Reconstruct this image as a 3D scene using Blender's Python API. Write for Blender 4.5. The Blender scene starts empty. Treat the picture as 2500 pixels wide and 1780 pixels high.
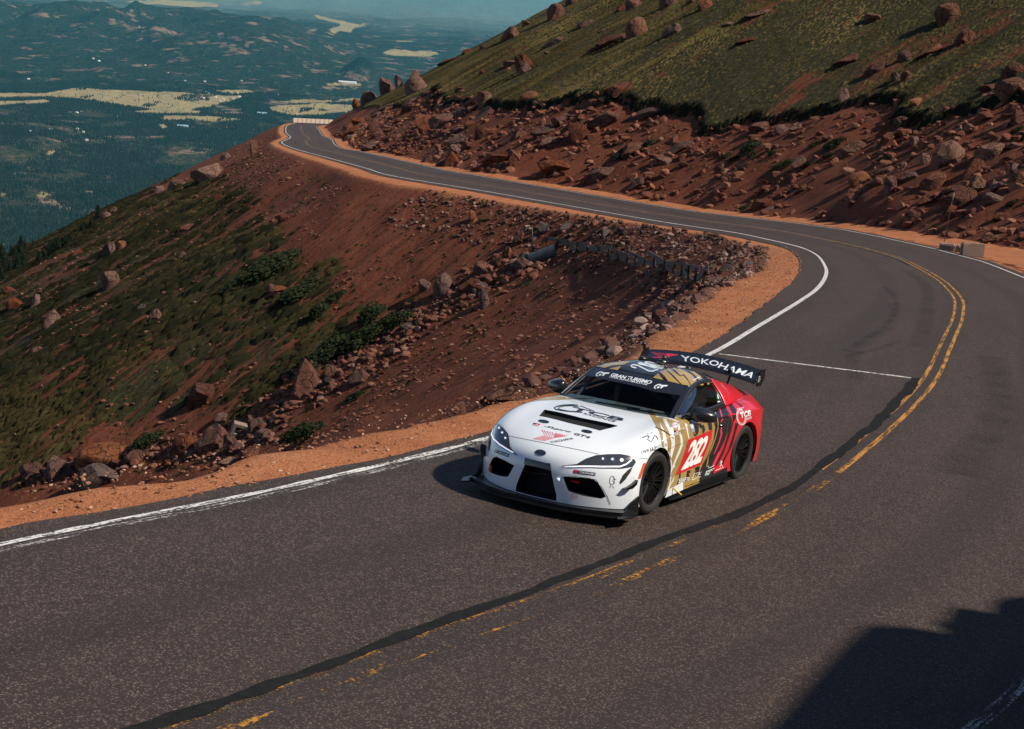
import bpy, bmesh, math, random
import numpy as np
from mathutils import Vector, Matrix
from mathutils.bvhtree import BVHTree

SC = bpy.context.scene
COL = SC.collection
random.seed(7)
RNG = np.random.default_rng(7)

# ---------------------------------------------------------------- camera
CAM = np.array([15.036, 7.557, 5.609])
RIGHT = np.array([-0.5031, 0.8615, 0.0677])
DOWN = np.array([0.1767, 0.1792, -0.9678])
FWD = np.array([-0.8459, -0.4750, -0.2424])
FWD /= np.linalg.norm(FWD)
RIGHT -= FWD * RIGHT.dot(FWD); RIGHT /= np.linalg.norm(RIGHT)
DOWN = np.cross(FWD, RIGHT)
FOCAL = 4000.0                       # in pixels of the 2500 px wide photograph
cam_d = bpy.data.cameras.new('camera')
cam_d.sensor_width = 36.0
cam_d.lens = FOCAL / 2500 * 36
cam_d.clip_start = 0.5
cam_d.clip_end = 150000
cam = bpy.data.objects.new('camera', cam_d)
COL.objects.link(cam)
mw = Matrix.Identity(4)
for i in range(3):
    mw[i][0], mw[i][1], mw[i][2], mw[i][3] = RIGHT[i], -DOWN[i], -FWD[i], CAM[i]
cam.matrix_world = mw
SC.camera = cam

# ---------------------------------------------------------------- sky, sun, exposure
SUN = np.array([-0.32, 1.2, 1.2]); SUN /= np.linalg.norm(SUN)
world = bpy.data.worlds.new('World'); SC.world = world; world.use_nodes = True
wn = world.node_tree.nodes; wl = world.node_tree.links
sky = wn.new('ShaderNodeTexSky'); sky.sky_type = 'NISHITA'; sky.sun_disc = False
sky.sun_elevation = math.asin(SUN[2]); sky.sun_rotation = math.atan2(SUN[0], SUN[1])
sky.altitude = 3500; sky.air_density = 1.0; sky.dust_density = 0.6
wl.new(sky.outputs[0], wn['Background'].inputs[0])
wn['Background'].inputs[1].default_value = 0.085
sl = bpy.data.lights.new('sun', 'SUN'); sl.energy = 4.7; sl.angle = math.radians(2.0)
sl.color = (1.0, 0.905, 0.775)
so = bpy.data.objects.new('sun', sl); COL.objects.link(so)
so.rotation_euler = Vector(SUN).to_track_quat('Z', 'Y').to_euler()
so.location = (0, 0, 60)
SC.view_settings.view_transform = 'Standard'
SC.view_settings.look = 'None'
SC.view_settings.exposure = 0.35
SC.view_settings.gamma = 1.0
SC.view_settings.use_curve_mapping = False
SC.render.engine = 'CYCLES'
SC.cycles.max_bounces = 6
SC.cycles.diffuse_bounces = 2
SC.cycles.glossy_bounces = 3
SC.cycles.transparent_max_bounces = 12
SC.cycles.volume_bounces = 0

# ---------------------------------------------------------------- helpers
def prop(o, label=None, cat=None, group=None, kind=None):
    if label: o['label'] = label
    if cat: o['category'] = cat
    if group: o['group'] = group
    if kind: o['kind'] = kind
    return o

def mesh_np(name, V, F, mat=None, smooth=False, uv=None):
    """V (n,3) array, F (m,3|4) int array -> mesh datablock, fast"""
    V = np.asarray(V, np.float32); F = np.asarray(F, np.int32)
    me = bpy.data.meshes.new(name)
    n = F.shape[1]
    me.vertices.add(len(V)); me.vertices.foreach_set('co', V.ravel())
    me.loops.add(F.size); me.loops.foreach_set('vertex_index', F.ravel())
    me.polygons.add(len(F))
    me.polygons.foreach_set('loop_start', np.arange(0, F.size, n, dtype=np.int32))
    me.polygons.foreach_set('loop_total', np.full(len(F), n, np.int32))
    me.polygons.foreach_set('use_smooth', np.full(len(F), smooth, bool))
    if uv is not None:
        l = me.uv_layers.new(name='UVMap')
        l.data.foreach_set('uv', np.asarray(uv, np.float32)[F.ravel()].ravel())
    me.update(calc_edges=True)
    if mat: me.materials.append(mat)
    return me

def link(name, me, parent=None):
    o = bpy.data.objects.new(name, me); COL.objects.link(o)
    if parent: o.parent = parent
    return o

def empty(name, loc=(0, 0, 0)):
    o = bpy.data.objects.new(name, None); o.location = loc; COL.objects.link(o); o.empty_display_size = .3
    return o

def attr(me, name, vals, typ='FLOAT'):
    a = me.attributes.new(name, typ, 'POINT')
    vals = np.asarray(vals, np.float32)
    a.data.foreach_set('value' if typ == 'FLOAT' else ('color' if typ == 'FLOAT_COLOR' else 'vector'), vals.ravel())

# ---- node material helper
class NM:
    def __init__(s, name):
        s.m = bpy.data.materials.new(name); s.m.use_nodes = True
        s.t = s.m.node_tree; s.b = s.t.nodes['Principled BSDF']; s.out = s.t.nodes['Material Output']
    def n(s, typ, **kw):
        nd = s.t.nodes.new('ShaderNode' + typ)
        for k, v in kw.items():
            if k.startswith('i_'): 
                key = k[2:]
                key = int(key) if key.isdigit() else key
                nd.inputs[key].default_value = v
            else: setattr(nd, k, v)
        return nd
    def l(s, a, b):
        s.t.links.new(a, b)
    def noise(s, vec, scale, detail=4, rough=.6, dim='3D'):
        nd = s.n('TexNoise'); nd.noise_dimensions = dim
        nd.inputs['Scale'].default_value = scale; nd.inputs['Detail'].default_value = detail
        nd.inputs['Roughness'].default_value = rough
        if vec is not None: s.l(vec, nd.inputs['Vector'])
        return nd.outputs['Fac']
    def ramp(s, fac, stops):
        nd = s.n('ValToRGB'); e = nd.color_ramp.elements
        while len(e) < len(stops): e.new(.5)
        for el, (p, c) in zip(e, stops):
            el.position = p; el.color = (c if len(c) == 4 else (*c, 1)) if hasattr(c, '__len__') else (c, c, c, 1)
        s.l(fac, nd.inputs[0]); return nd.outputs[0]
    def mix(s, fac, a, b, blend='MIX'):
        nd = s.n('Mix', data_type='RGBA', blend_type=blend)
        for i, v in ((0, fac), (6, a), (7, b)):
            if hasattr(v, 'is_linked'): s.l(v, nd.inputs[i])
            elif hasattr(v, '__len__'): nd.inputs[i].default_value = (*v, 1) if len(v) == 3 else v
            else: nd.inputs[i].default_value = v
        return nd.outputs[2]
    def math(s, op, a, b=0.0, clamp=False):
        nd = s.n('Math', operation=op, use_clamp=clamp)
        for i, v in ((0, a), (1, b)):
            if hasattr(v, 'is_linked'): s.l(v, nd.inputs[i])
            else: nd.inputs[i].default_value = v
        return nd.outputs[0]
    def bump(s, h, strength=.5, dist=.1):
        nd = s.n('Bump'); nd.inputs['Strength'].default_value = strength; nd.inputs['Distance'].default_value = dist
        s.l(h, nd.inputs['Height']); s.l(nd.outputs[0], s.b.inputs['Normal']); return nd
    def pos(s): return s.n('NewGeometry').outputs['Position']
    def obj(s): return s.n('TexCoord').outputs['Object']
    def uv(s): return s.n('TexCoord').outputs['UV']
    def scale(s, vec, sc):
        nd = s.n('Mapping'); nd.inputs['Scale'].default_value = sc; s.l(vec, nd.inputs[0]); return nd.outputs[0]
    def at(s, name):
        nd = s.n('Attribute'); nd.attribute_name = name; return nd
    def color(s, c):
        if hasattr(c, 'is_linked'): s.l(c, s.b.inputs['Base Color'])
        else: s.b.inputs['Base Color'].default_value = (*c, 1)
    def set(s, **kw):
        for k, v in kw.items(): s.b.inputs[k.replace('_', ' ')].default_value = v
        return s

def plain(name, c, rough=.6, metal=0.0, coat=0.0, spec=.5):
    m = NM(name); m.color(c); m.set(Roughness=rough, Metallic=metal)
    m.b.inputs['Coat Weight'].default_value = coat; m.b.inputs['Coat Roughness'].default_value = .06
    m.b.inputs['Specular IOR Level'].default_value = spec
    return m.m

# ---- numpy value noise
def _hash(ix, iy, seed):
    h = (ix.astype(np.int64) * 374761393 + iy.astype(np.int64) * 668265263 + seed * 974711) & 0x7fffffff
    h = ((h ^ (h >> 13)) * 1274126177) & 0x7fffffff
    h = (h ^ (h >> 16)) & 0xffff
    return h / 65535.0
def vnoise(x, y, seed=0):
    ix = np.floor(x); iy = np.floor(y); fx = x - ix; fy = y - iy
    fx = fx * fx * (3 - 2 * fx); fy = fy * fy * (3 - 2 * fy)
    a = _hash(ix, iy, seed); b = _hash(ix + 1, iy, seed); c = _hash(ix, iy + 1, seed); d = _hash(ix + 1, iy + 1, seed)
    return (a + (b - a) * fx) * (1 - fy) + (c + (d - c) * fx) * fy - .5
def fbm(x, y, oct=4, seed=0, gain=.5):
    r = 0; a = 1.0
    for i in range(oct):
        r = r + a * vnoise(x * 2 ** i + 17.3 * i, y * 2 ** i - 9.1 * i, seed + i); a *= gain
    return r

ORD = ['first', 'second', 'third', 'fourth', 'fifth', 'sixth', 'seventh', 'eighth', 'ninth', 'tenth', 'eleventh', 'twelfth', 'thirteenth', 'fourteenth', 'fifteenth', 'sixteenth', 'seventeenth', 'eighteenth', 'nineteenth']
def pix_ray(u, v):
    d = RIGHT * ((u - 1250) / FOCAL) + DOWN * ((v - 890) / FOCAL) + FWD
    return d / np.linalg.norm(d)
# ---------------------------------------------------------------- road axis (inner edge line), control points in metres
ROAD_PTS = np.array([(95.31, 2.92, 9.07), (55.74, -0.74, 5.27), (30.82, -1.99, 2.89), (15.83, -2.34, 1.47), (5.83, -2.4, 0.52), (2.44, -2.14, 0.2), (-1.73, -2.07, -0.15), (-5.64, -2.45, -0.5), (-11.5, -3.35, -1.08), (-16.41, -4.41, -1.58), (-23.84, -6.1, -2.35), (-28.89, -7.4, -2.95), (-36.72, -9.82, -3.95), (-43.92, -12.35, -4.95), (-55.18, -16.62, -6.55), (-64.31, -20.63, -7.9), (-72.13, -24.92, -9.1), (-84.91, -32.92, -11.1), (-93.6, -40.59, -12.6), (-103.93, -53.2, -14.2), (-110.46, -65.76, -15.1), (-117.02, -81.41, -16.0), (-124.69, -89.88, -16.9), (-138.99, -105.81, -18.6), (-158.46, -124.91, -21.2), (-168.18, -134.29, -22.3), (-175.09, -140.03, -23.1), (-189.95, -151.02, -25.0), (-221.61, -174.23, -29.0), (-270.27, -212.9, -35.0), (-333.98, -260.57, -42.0), (-353.43, -270.84, -43.6), (-374.75, -276.27, -45.2), (-396.71, -274.86, -46.8), (-416.45, -265.15, -48.4), (-429.63, -247.54, -50.0), (-431.67, -225.63, -51.6), (-420.44, -206.71, -53.2), (-399.61, -199.62, -54.8)])
def catmull(Q, step=1.0):
    out = []
    Qe = np.vstack([2 * Q[0] - Q[1], Q, 2 * Q[-1] - Q[-2]])
    for i in range(1, len(Qe) - 2):
        p0, p1, p2, p3 = Qe[i - 1:i + 3]
        t0 = 0; t1 = t0 + np.linalg.norm(p1 - p0) ** .5; t2 = t1 + np.linalg.norm(p2 - p1) ** .5; t3 = t2 + np.linalg.norm(p3 - p2) ** .5
        n = max(2, int(np.linalg.norm(p2 - p1) / step * 4))
        t = np.linspace(t1, t2, n, endpoint=False)[:, None]
        A1 = (t1 - t) / (t1 - t0) * p0 + (t - t0) / (t1 - t0) * p1; A2 = (t2 - t) / (t2 - t1) * p1 + (t - t1) / (t2 - t1) * p2; A3 = (t3 - t) / (t3 - t2) * p2 + (t - t2) / (t3 - t2) * p3
        B1 = (t2 - t) / (t2 - t0) * A1 + (t - t0) / (t2 - t0) * A2; B2 = (t3 - t) / (t3 - t1) * A2 + (t - t1) / (t3 - t1) * A3
        out.append((t2 - t) / (t2 - t1) * B1 + (t - t1) / (t2 - t1) * B2)
    o = np.vstack(out + [Qe[-2:-1]])
    s = np.r_[0, np.cumsum(np.linalg.norm(np.diff(o[:, :2], axis=0), axis=1))]
    S = np.arange(0, s[-1], step)
    return np.c_[[np.interp(S, s, o[:, k]) for k in range(3)]].T, S
RL, RS = catmull(ROAD_PTS)
_k = np.ones(9) / 9
for _ in range(2):
    RLz = np.convolve(np.pad(RL[:, 2], 4, mode='edge'), _k, 'valid')
    RLz[:6] = RL[:6, 2]; RLz[-6:] = RL[-6:, 2]; RL[:, 2] = RLz
RT = np.gradient(RL[:, :2], axis=0)
for _ in range(6): RT[1:-1] = (RT[:-2] + 2 * RT[1:-1] + RT[2:]) / 4
RT /= np.linalg.norm(RT, axis=1)[:, None]
RN = np.c_[RT[:, 1], -RT[:, 0]]                       # towards the uphill side
def tab(xs, ys): return np.interp(RS, xs, ys)
BANK = tab([0, 95, 106, 114, 122, 130, 138, 146, 154, 162, 170, 178, 186, 194, 202, 210, 218, 226, 234, 242, 250, 258, 270, 282, 298, 314, 322, 330, 346, 370, 390, 430, 458, 480, 530, 720],
           [0, 0, .1, .3, .4, .2, .18, .25, .33, .33, .4, .5, .55, .5, .38, .18, .08, .08, .08, .23, .3, .2, .18, .2, .25, 0, .15, .5, .4, .1, -.1, -.1, .4, .4, 0, 0])
W_LINE = 7.4                                           # edge line to edge line
A_IN = tab([0, 90, 97, 107, 113, 116, 123, 137, 166, 181, 195, 212, 227, 244, 275, 330, 720], [.35, .34, .2, .3, .42, .58, .84, .9, 1.0, 1.2, 1.3, 1.4, 1.3, 1.0, .7, .45, .4])
SH_IN = tab([0, 90, 96, 99, 101.5, 106, 111, 117, 122, 125, 134, 146, 168, 184, 202, 214, 226, 240, 252, 273, 298, 319, 420, 720],
            [1.05, 1.05, 1.08, .95, .72, 1.06, 1.58, 2.1, 2.5, 2.4, 2.2, 2.2, 2.3, 2.3, 2.5, 3.2, 3.6, 3.2, 2.7, 2.5, 2.0, 1.6, 1.6, 1.6])
A_OUT = tab([0, 150, 178, 213, 226, 260, 720], [.5, .45, .5, .35, .5, .35, .35])
SH_OUT = tab([0, 130, 148, 155, 165, 180, 195, 215, 260, 320, 720], [1.5, 1.6, 2.6, 4.2, 4.6, 3.2, 2.4, 2.2, 2.0, 1.8, 1.6])
H_CUT = tab([0, 95, 130, 150, 180, 197, 202, 205, 211, 215, 218, 222, 224, 228, 236, 255, 262, 273, 284, 319, 409, 504, 720], [3.5, 4.5, 6.5, 7.5, 8.5, 8.7, 7.45, 7.7, 8.8, 7.6, 6.8, 6.1, 5.3, 6.8, 7.07, 7.2, 6.4, 5.8, 5.9, 7.0, 6.5, 3.9, 4.0])
S_IN = tab([0, 90, 130, 200, 260, 330, 720], [.70, .70, .70, .66, .62, .56, .54])

def road_z(i, t):
    return RL[i, 2] + BANK[i] * t / W_LINE
def road_pt(s, t, dz=0.0):
    """s metres along, t metres towards the uphill side of the inner edge line -> point on the asphalt"""
    s = np.atleast_1d(np.asarray(s, float)); t = np.broadcast_to(np.asarray(t, float), s.shape)
    g = lambda A: np.interp(s, RS, A)
    return np.c_[g(RL[:, 0]) + g(RN[:, 0]) * t, g(RL[:, 1]) + g(RN[:, 1]) * t, g(RL[:, 2]) + g(BANK) * t / W_LINE + dz]

def nearest(X, Y, step=2):
    idx = np.arange(0, len(RL), step)
    I = np.empty(len(X), int)
    for a in range(0, len(X), 20000):
        d = (X[a:a + 20000, None] - RL[idx, 0]) ** 2 + (Y[a:a + 20000, None] - RL[idx, 1]) ** 2
        I[a:a + 20000] = idx[d.argmin(1)]
    dx = X - RL[I, 0]; dy = Y - RL[I, 1]
    ds = dx * RT[I, 0] + dy * RT[I, 1]
    t = dx * RN[I, 0] + dy * RN[I, 1]
    s = np.clip(RS[I] + ds, RS[0], RS[-1])
    dist = np.hypot(dx, dy)
    # beyond the ends / inside bends use true distance with the sign of t
    t = np.where(np.abs(ds) > 3, np.sign(t) * dist, t)
    return I, s, t

def terrain_z(X, Y, rough=True):
    X = np.asarray(X, float); Y = np.asarray(Y, float)
    I, s, t = nearest(X, Y)
    f = lambda A: np.interp(s, RS, A)
    zr = f(RL[:, 2]); zr_t = zr + f(BANK) * t / W_LINE
    ain, shin, aout, shout, hc, sin_ = f(A_IN), f(SH_IN), f(A_OUT), f(SH_OUT), f(H_CUT), f(S_IN)
    # ---- valley side
    din = np.maximum(0, -t - shin)
    # upper envelope over stations keeps the gully continuous
    zin = zr - .14 - sin_ * din
    far = din > 6
    if far.any():
        Xf, Yf = X[far], Y[far]; best = zin[far].copy()
        st = np.arange(60, len(RL), 5)
        for a in range(0, len(Xf), 20000):
            d = np.hypot(Xf[a:a + 20000, None] - RL[st, 0], Yf[a:a + 20000, None] - RL[st, 1]) - SH_IN[st]
            z = RL[st, 2] - .14 - S_IN[st] * np.maximum(d, 0)
            best[a:a + 20000] = np.maximum(best[a:a + 20000], z.max(1))
        w = np.clip((din[far] - 6) / 4, 0, 1)
        zin[far] = zin[far] * (1 - w) + best * w
    # ---- uphill side: shoulder, small ditch, cut face, natural slope
    dout = t - W_LINE - aout
    ditch = -.12 * np.sin(np.clip(dout / shout, 0, 1) * np.pi)
    d2 = np.maximum(0, dout - shout)
    lc = hc / .58
    wob = 1 + .10 * vnoise(s / 6, s * 0, 5) + .12 * vnoise(s / 1.7, s * 0, 6)
    lcw = lc * wob
    cut = .58 * np.minimum(d2, lcw) + .54 * np.maximum(0, d2 - lcw)
    lip = .55 * np.clip((d2 - lcw) / .35, 0, 1)
    zout = zr_t + ditch + cut + lip
    zout = np.where(zout > 22, 22 + 22 * np.tanh((zout - 22) / 22), zout)      # the flank rounds off to a crest
    z = np.where(t < 0, zin, zout)
    z = np.where((t > -shin) & (t < W_LINE + aout + .2), zr_t - .30, z)
    if rough:
        w = np.clip(din / 2.5, 0, 1) + np.clip(d2 / 1.5, 0, 1)
        grass = (d2 > lcw)
        amp = np.where(grass, .5, 1.0)
        z = z + w * amp * (1.1 * fbm(X / 13, Y / 13, 3, 11) + .32 * fbm(X / 2.7, Y / 2.7, 3, 21))
        # ribs running down the fall line on the cut face
        z = z + np.clip(d2 / 2, 0, 1) * np.clip((lcw - d2) / 2, 0, 1) * .6 * fbm(s / 3.5, d2 / 14, 3, 31)
        z = z + np.clip(din / 6, 0, 1) * .28 * fbm(s / 2.5, din / 14, 2, 41)
    return z, s, t, din, d2, lcw

# ---------------------------------------------------------------- hillside mesh
FH = FWD[:2] / np.linalg.norm(FWD[:2]); RH = np.array([FH[1], -FH[0]])
if RH.dot(RIGHT[:2]) < 0: RH = -RH
def axis(parts):
    out = [parts[0][0]]
    for a, b, st0, st1 in parts:
        x = a
        while x < b - 1e-6:
            k = (x - a) / (b - a); x = min(b, x + st0 + (st1 - st0) * k); out.append(x)
    return np.array(out)
GA = axis([(-60, 8, 6, 1.0), (8, 20, .8, .45), (20, 175, .45, .5), (175, 480, .9, 2.2), (480, 3200, 6, 160)])
GB = -axis([(-400, -60, 30, 1.2), (-60, 75, .45, .45), (75, 170, 1.0, 1.6), (170, 2200, 6, 130)])[::-1]
AA, BB = np.meshgrid(GA, GB, indexing='ij')
TX = (CAM[0] + AA * FH[0] + BB * RH[0]).ravel(); TY = (CAM[1] + AA * FH[1] + BB * RH[1]).ravel()
TZ, T_S, T_T, T_DIN, T_D2, T_LC = terrain_z(TX, TY)
TZ = np.maximum(TZ, -1010)
na, nb = len(GA), len(GB)
ii = (np.arange(na - 1)[:, None] * nb + np.arange(nb - 1)[None]).ravel()
TF = np.c_[ii, ii + 1, ii + nb + 1, ii + nb]
TV = np.c_[TX, TY, TZ]
nrm = np.cross(TV[TF[0, 1]] - TV[TF[0, 0]], TV[TF[0, 2]] - TV[TF[0, 0]])
if nrm[2] < 0: TF = TF[:, ::-1]
HILL_BVH = BVHTree.FromPolygons(TV.tolist(), TF.tolist())
def ground(u, v):
    """point of the hillside seen at a photograph pixel, with its normal"""
    h = HILL_BVH.ray_cast(Vector(CAM), Vector(pix_ray(u, v)))
    return (np.array(h[0]), np.array(h[1])) if h[0] is not None else (None, None)
def drop(x, y):
    h = HILL_BVH.ray_cast(Vector((x, y, 400)), Vector((0, 0, -1)))
    return (np.array(h[0]), np.array(h[1])) if h[0] is not None else (None, None)
def to_pix(P):
    q = np.atleast_2d(P) - CAM
    d = q @ FWD
    return np.c_[q @ RIGHT / d * FOCAL + 1250, q @ DOWN / d * FOCAL + 890, d]
def in_poly(px, py, poly):
    poly = np.asarray(poly, float); r = np.zeros(len(px), bool)
    x0, y0 = poly[-1]
    for x1, y1 in poly:
        c = ((y1 > py) != (y0 > py)) & (px < (x0 - x1) * (py - y1) / (y0 - y1 + 1e-12) + x1)
        r ^= c; x0, y0 = x1, y1
    return r
# ---------------------------------------------------------------- land cover of the hillside
veg = np.clip((T_D2 - T_LC - .15) / .3, 0, 1) * (T_T > 0) * np.clip(.86 + .9 * fbm(T_S / 5, T_D2 / 11, 3, 77), .25, 1)          # tundra above the cut
def world_poly(pix):
    out = []
    for u, v in pix:
        p = None
        for k in range(60):
            p, n = ground(u, v + 3 * k)
            if p is not None and np.linalg.norm(p - CAM) < 640: break
        out.append(p[:2])
    return np.array(out)
VEG_POLYS = [  # grassy slope below the far leg, as areas on the ground
    [(455, 448), (520, 470), (575, 500), (640, 580), (720, 640), (790, 690), (800, 740), (860, 790), (960, 760), (990, 800), (900, 870), (760, 900), (690, 960), (600, 1020), (480, 1020), (330, 1030), (180, 1110), (30, 1190), (-300, 1250), (-300, 760), (-60, 705), (60, 640), (200, 570), (330, 500)],
]
vl = np.zeros(len(TX))
for poly in VEG_POLYS: vl[in_poly(TX, TY, world_poly(poly))] = 1
vl[(T_T < 0) & (T_DIN > 75)] = 1; vl[(T_T < 0) & (T_DIN > 28) & (T_S > 330)] = 1
vg = vl.reshape(na, nb)
for _ in range(16):
    vg[1:-1] = (vg[:-2] + 2 * vg[1:-1] + vg[2:]) / 4; vg[:, 1:-1] = (vg[:, :-2] + 2 * vg[:, 1:-1] + vg[:, 2:]) / 4
vl = vg.ravel() * np.clip(T_DIN / 3, 0, 1) * (T_T < 0)
veg_all = np.maximum(veg, vl * .50)

m = NM('hillside_soil')
uvn = m.uv(); P_ = m.pos(); va = m.at('veg').outputs['Fac']
n1 = m.noise(P_, .22, 5, .65); n2 = m.noise(P_, 2.4, 5, .72); n3 = m.noise(P_, 11, 3, .75)
soil = m.ramp(n1, [(.3, (0.1043, 0.02888, 0.01404)), (.55, (0.1497, 0.0456, 0.02274)), (.75, (0.195, 0.0684, 0.03745))])
soil = m.mix(m.math('MULTIPLY', m.ramp(n2, [(.48, 0.), (.72, 1.)]), .6), soil, (0.2087, 0.0798, 0.04682))
rl = m.noise(m.scale(uvn, (1.5, .10, 1)), 1.1, 4, .6)
soil = m.mix(m.ramp(rl, [(.40, .55), (.50, 0.)]), soil, (.075, .026, .015))
soil = m.mix(m.ramp(n3, [(.58, 0.), (.70, .75)]), soil, (0.04536, 0.01596, 0.009363))
st = m.noise(m.scale(uvn, (1.0, .16, 1)), .62, 5, .68); st2 = m.noise(m.scale(uvn, (1, .35, 1)), 2.6, 3, .6)
gcol = m.ramp(m.noise(P_, 1.7, 4, .7), [(.3, (0.0224, 0.0208, 0.0088)), (.5, (0.048, 0.0416, 0.016)), (.72, (0.096, 0.076, 0.032))])
gcol = m.mix(m.ramp(st2, [(.38, .7), (.58, 0.)]), gcol, (0.0224, 0.024, 0.0088))
vm = m.math('ADD', va, m.math('MULTIPLY', m.math('SUBTRACT', st, .5), 2.4))
vmask = m.ramp(vm, [(.47, 0.), (.53, 1.)])
m.color(m.mix(vmask, soil, gcol)); m.set(Roughness=.95); m.b.inputs['Specular IOR Level'].default_value = .12
hgt = m.math('ADD', m.math('ADD', m.math('MULTIPLY', n2, .6), m.math('MULTIPLY', rl, .9)), m.math('ADD', m.math('MULTIPLY', n3, .3), m.math('MULTIPLY', m.math('MULTIPLY', vmask, st2), 1.3)))
m.bump(hgt, .8, .30)
me = mesh_np('hillside', TV, TF, m.m, True, uv=np.c_[T_S, np.where(T_T > 0, T_D2, T_DIN)])
attr(me, 'veg', veg_all)
prop(link('hillside', me), kind='structure')

# ---------------------------------------------------------------- asphalt, shoulders, markings
def ribbon(name, s, t0, t1, dz, mat, nt=1, kind='structure', wob=None):
    """sheet lying on the asphalt between lateral offsets t0(s), t1(s)"""
    s = np.asarray(s, float); t0 = np.broadcast_to(np.asarray(t0, float), s.shape); t1 = np.broadcast_to(np.asarray(t1, float), s.shape)
    rows = [road_pt(s, t0 + (t1 - t0) * k / nt, dz) for k in range(nt + 1)]
    uv = np.vstack([np.c_[s, t0 + (t1 - t0) * k / nt] for k in range(nt + 1)])
    n = len(s); i = np.arange(n - 1)
    F = np.vstack([np.c_[i + k * n, i + k * n + 1, i + (k + 1) * n + 1, i + (k + 1) * n] for k in range(nt)])
    o = link(name, mesh_np(name, np.vstack(rows), F, mat, True, uv=uv)); prop(o, kind=kind)
    return o
SR = np.r_[np.arange(30, 84, 2.), np.arange(84, 135, .25), np.arange(135, 640, 1.)]
fS = lambda A, s: np.interp(s, RS, A)
jag = lambda s, a, sc, sd: a * fbm(s / sc, s * 0 + 3.3, 3, sd)

m = NM('asphalt'); U = m.uv(); P_ = m.pos()
big = m.noise(m.scale(U, (.25, .9, 1)), 1.0, 4, .6); mid = m.noise(P_, 2.2, 4, .65)
vor = m.n('TexVoronoi'); vor.inputs['Scale'].default_value = 80; m.l(P_, vor.inputs['Vector'])
vcol = vor.outputs['Color']; sx = m.n('SeparateColor'); m.l(vcol, sx.inputs[0])
fine = m.noise(P_, 170, 2, .6)
base = m.ramp(big, [(.3, (0.02749, 0.01811, 0.01423)), (.6, (0.03928, 0.02603, 0.02033)), (.8, (0.04975, 0.03338, 0.02541))])
base = m.mix(m.math('MULTIPLY', m.ramp(mid, [(.42, 0.), (.75, 1.)]), .35), base, (0.05106, 0.0362, 0.02846))
base = m.mix(m.ramp(sx.outputs[0], [(.10, .7), (.30, 0.)]), base, (0.01833, 0.01414, 0.01271))
base = m.mix(m.ramp(sx.outputs[1], [(.76, 0.), (.97, .95)]), base, (0.1596, 0.1189, 0.096))
base = m.mix(m.ramp(fine, [(.55, 0.), (.75, .5)]), base, (0.07528, 0.05432, 0.04167))
# faint darker wheel tracks where rubber has been laid down
sv = m.n('SeparateXYZ'); m.l(U, sv.inputs[0])
w1 = m.math('SINE', m.math('MULTIPLY', m.math('ADD', sv.outputs[1], m.math('MULTIPLY', big, .6)), 3.46))
base = m.mix(m.math('MULTIPLY', m.ramp(w1, [(.3, 0.), (1., 1.)]), .34), base, (0.02226, 0.01755, 0.01626))
m.color(base); m.set(Roughness=.76); m.b.inputs['Specular IOR Level'].default_value = .3
m.bump(m.math('ADD', m.math('MULTIPLY', sx.outputs[2], .5), fine), .55, .012)
M_ASPH = m.m
ain = fS(A_IN, SR) + jag(SR, .10, .8, 3); aout = fS(A_OUT, SR) + jag(SR, .10, .9, 4)
ribbon('road', SR, -ain, W_LINE + aout, 0.0, M_ASPH, nt=10)

m = NM('dirt_shoulder'); P_ = m.pos()
d1 = m.noise(P_, .9, 4, .6); d2n = m.noise(P_, 9, 5, .72); d3 = m.noise(P_, 42, 3, .7)
dc = m.ramp(d1, [(.3, (0.3537, 0.1322, 0.05686)), (.55, (0.4609, 0.1823, 0.08295)), (.78, (0.5359, 0.237, 0.1145))])
dc = m.mix(m.ramp(d2n, [(.35, .55), (.5, 0.)]), dc, (0.2787, 0.1003, 0.04344))
dc = m.mix(m.ramp(d3, [(.38, .85), (.48, 0.)]), dc, (0.132, 0.04698, 0.0222))
dc = m.mix(m.ramp(m.noise(P_, 90, 2, .7), [(.36, .7), (.5, 0.)]), dc, (0.176, 0.0648, 0.03108))
dc = m.mix(m.ramp(d3, [(.60, 0.), (.70, .7)]), dc, (0.6431, 0.3281, 0.1817))
m.color(dc); m.set(Roughness=.95); m.b.inputs['Specular IOR Level'].default_value = .1
m.bump(m.math('ADD', d2n, m.math('MULTIPLY', d3, .6)), .8, .05)
M_DIRT = m.m
def shoulder(side):
    s = SR; out = []; ts = []
    if side < 0:
        a = fS(A_IN, s); b = fS(SH_IN, s) + jag(s, .34, 1.6, 8); w = b - a
        prof = [(-a + .4, -.05), (-a + .02, -.028), (-a - w * .3, -.03), (-a - w * .6, -.03), (-a - w * .85, -.035), (-b, -.06), (-b - .18, -.17), (-b - .55, -.50), (-b - 1.1, -1.15)]
    else:
        a = W_LINE + fS(A_OUT, s); w = fS(SH_OUT, s) + jag(s, .5, 3.0, 9)
        prof = [(a - .4, -.05), (a - .02, -.028), (a + w * .25, -.07), (a + w * .5, -.10), (a + w * .75, -.06), (a + w, .03), (a + w + .5, -.05), (a + w + 1.2, -.4)]
    V = []; UVs = []
    for k, (t, dz) in enumerate(prof):
        p = road_pt(s, t, dz)
        if 2 <= k: p[:, 2] += .045 * fbm(p[:, 0] / .7, p[:, 1] / .7, 3, 51)
        V.append(p); UVs.append(np.c_[s, t])
    n = len(s); i = np.arange(n - 1)
    F = np.vstack([np.c_[i + k * n, i + k * n + 1, i + (k + 1) * n + 1, i + (k + 1) * n] for k in range(len(prof) - 1)])
    if side < 0: F = F[:, ::-1]
    o = link('dirt_shoulder', mesh_np('dirt_shoulder', np.vstack(V), F, M_DIRT, True, uv=np.vstack(UVs))); prop(o, kind='structure')
    return V
SHV = shoulder(-1); shoulder(1)

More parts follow.
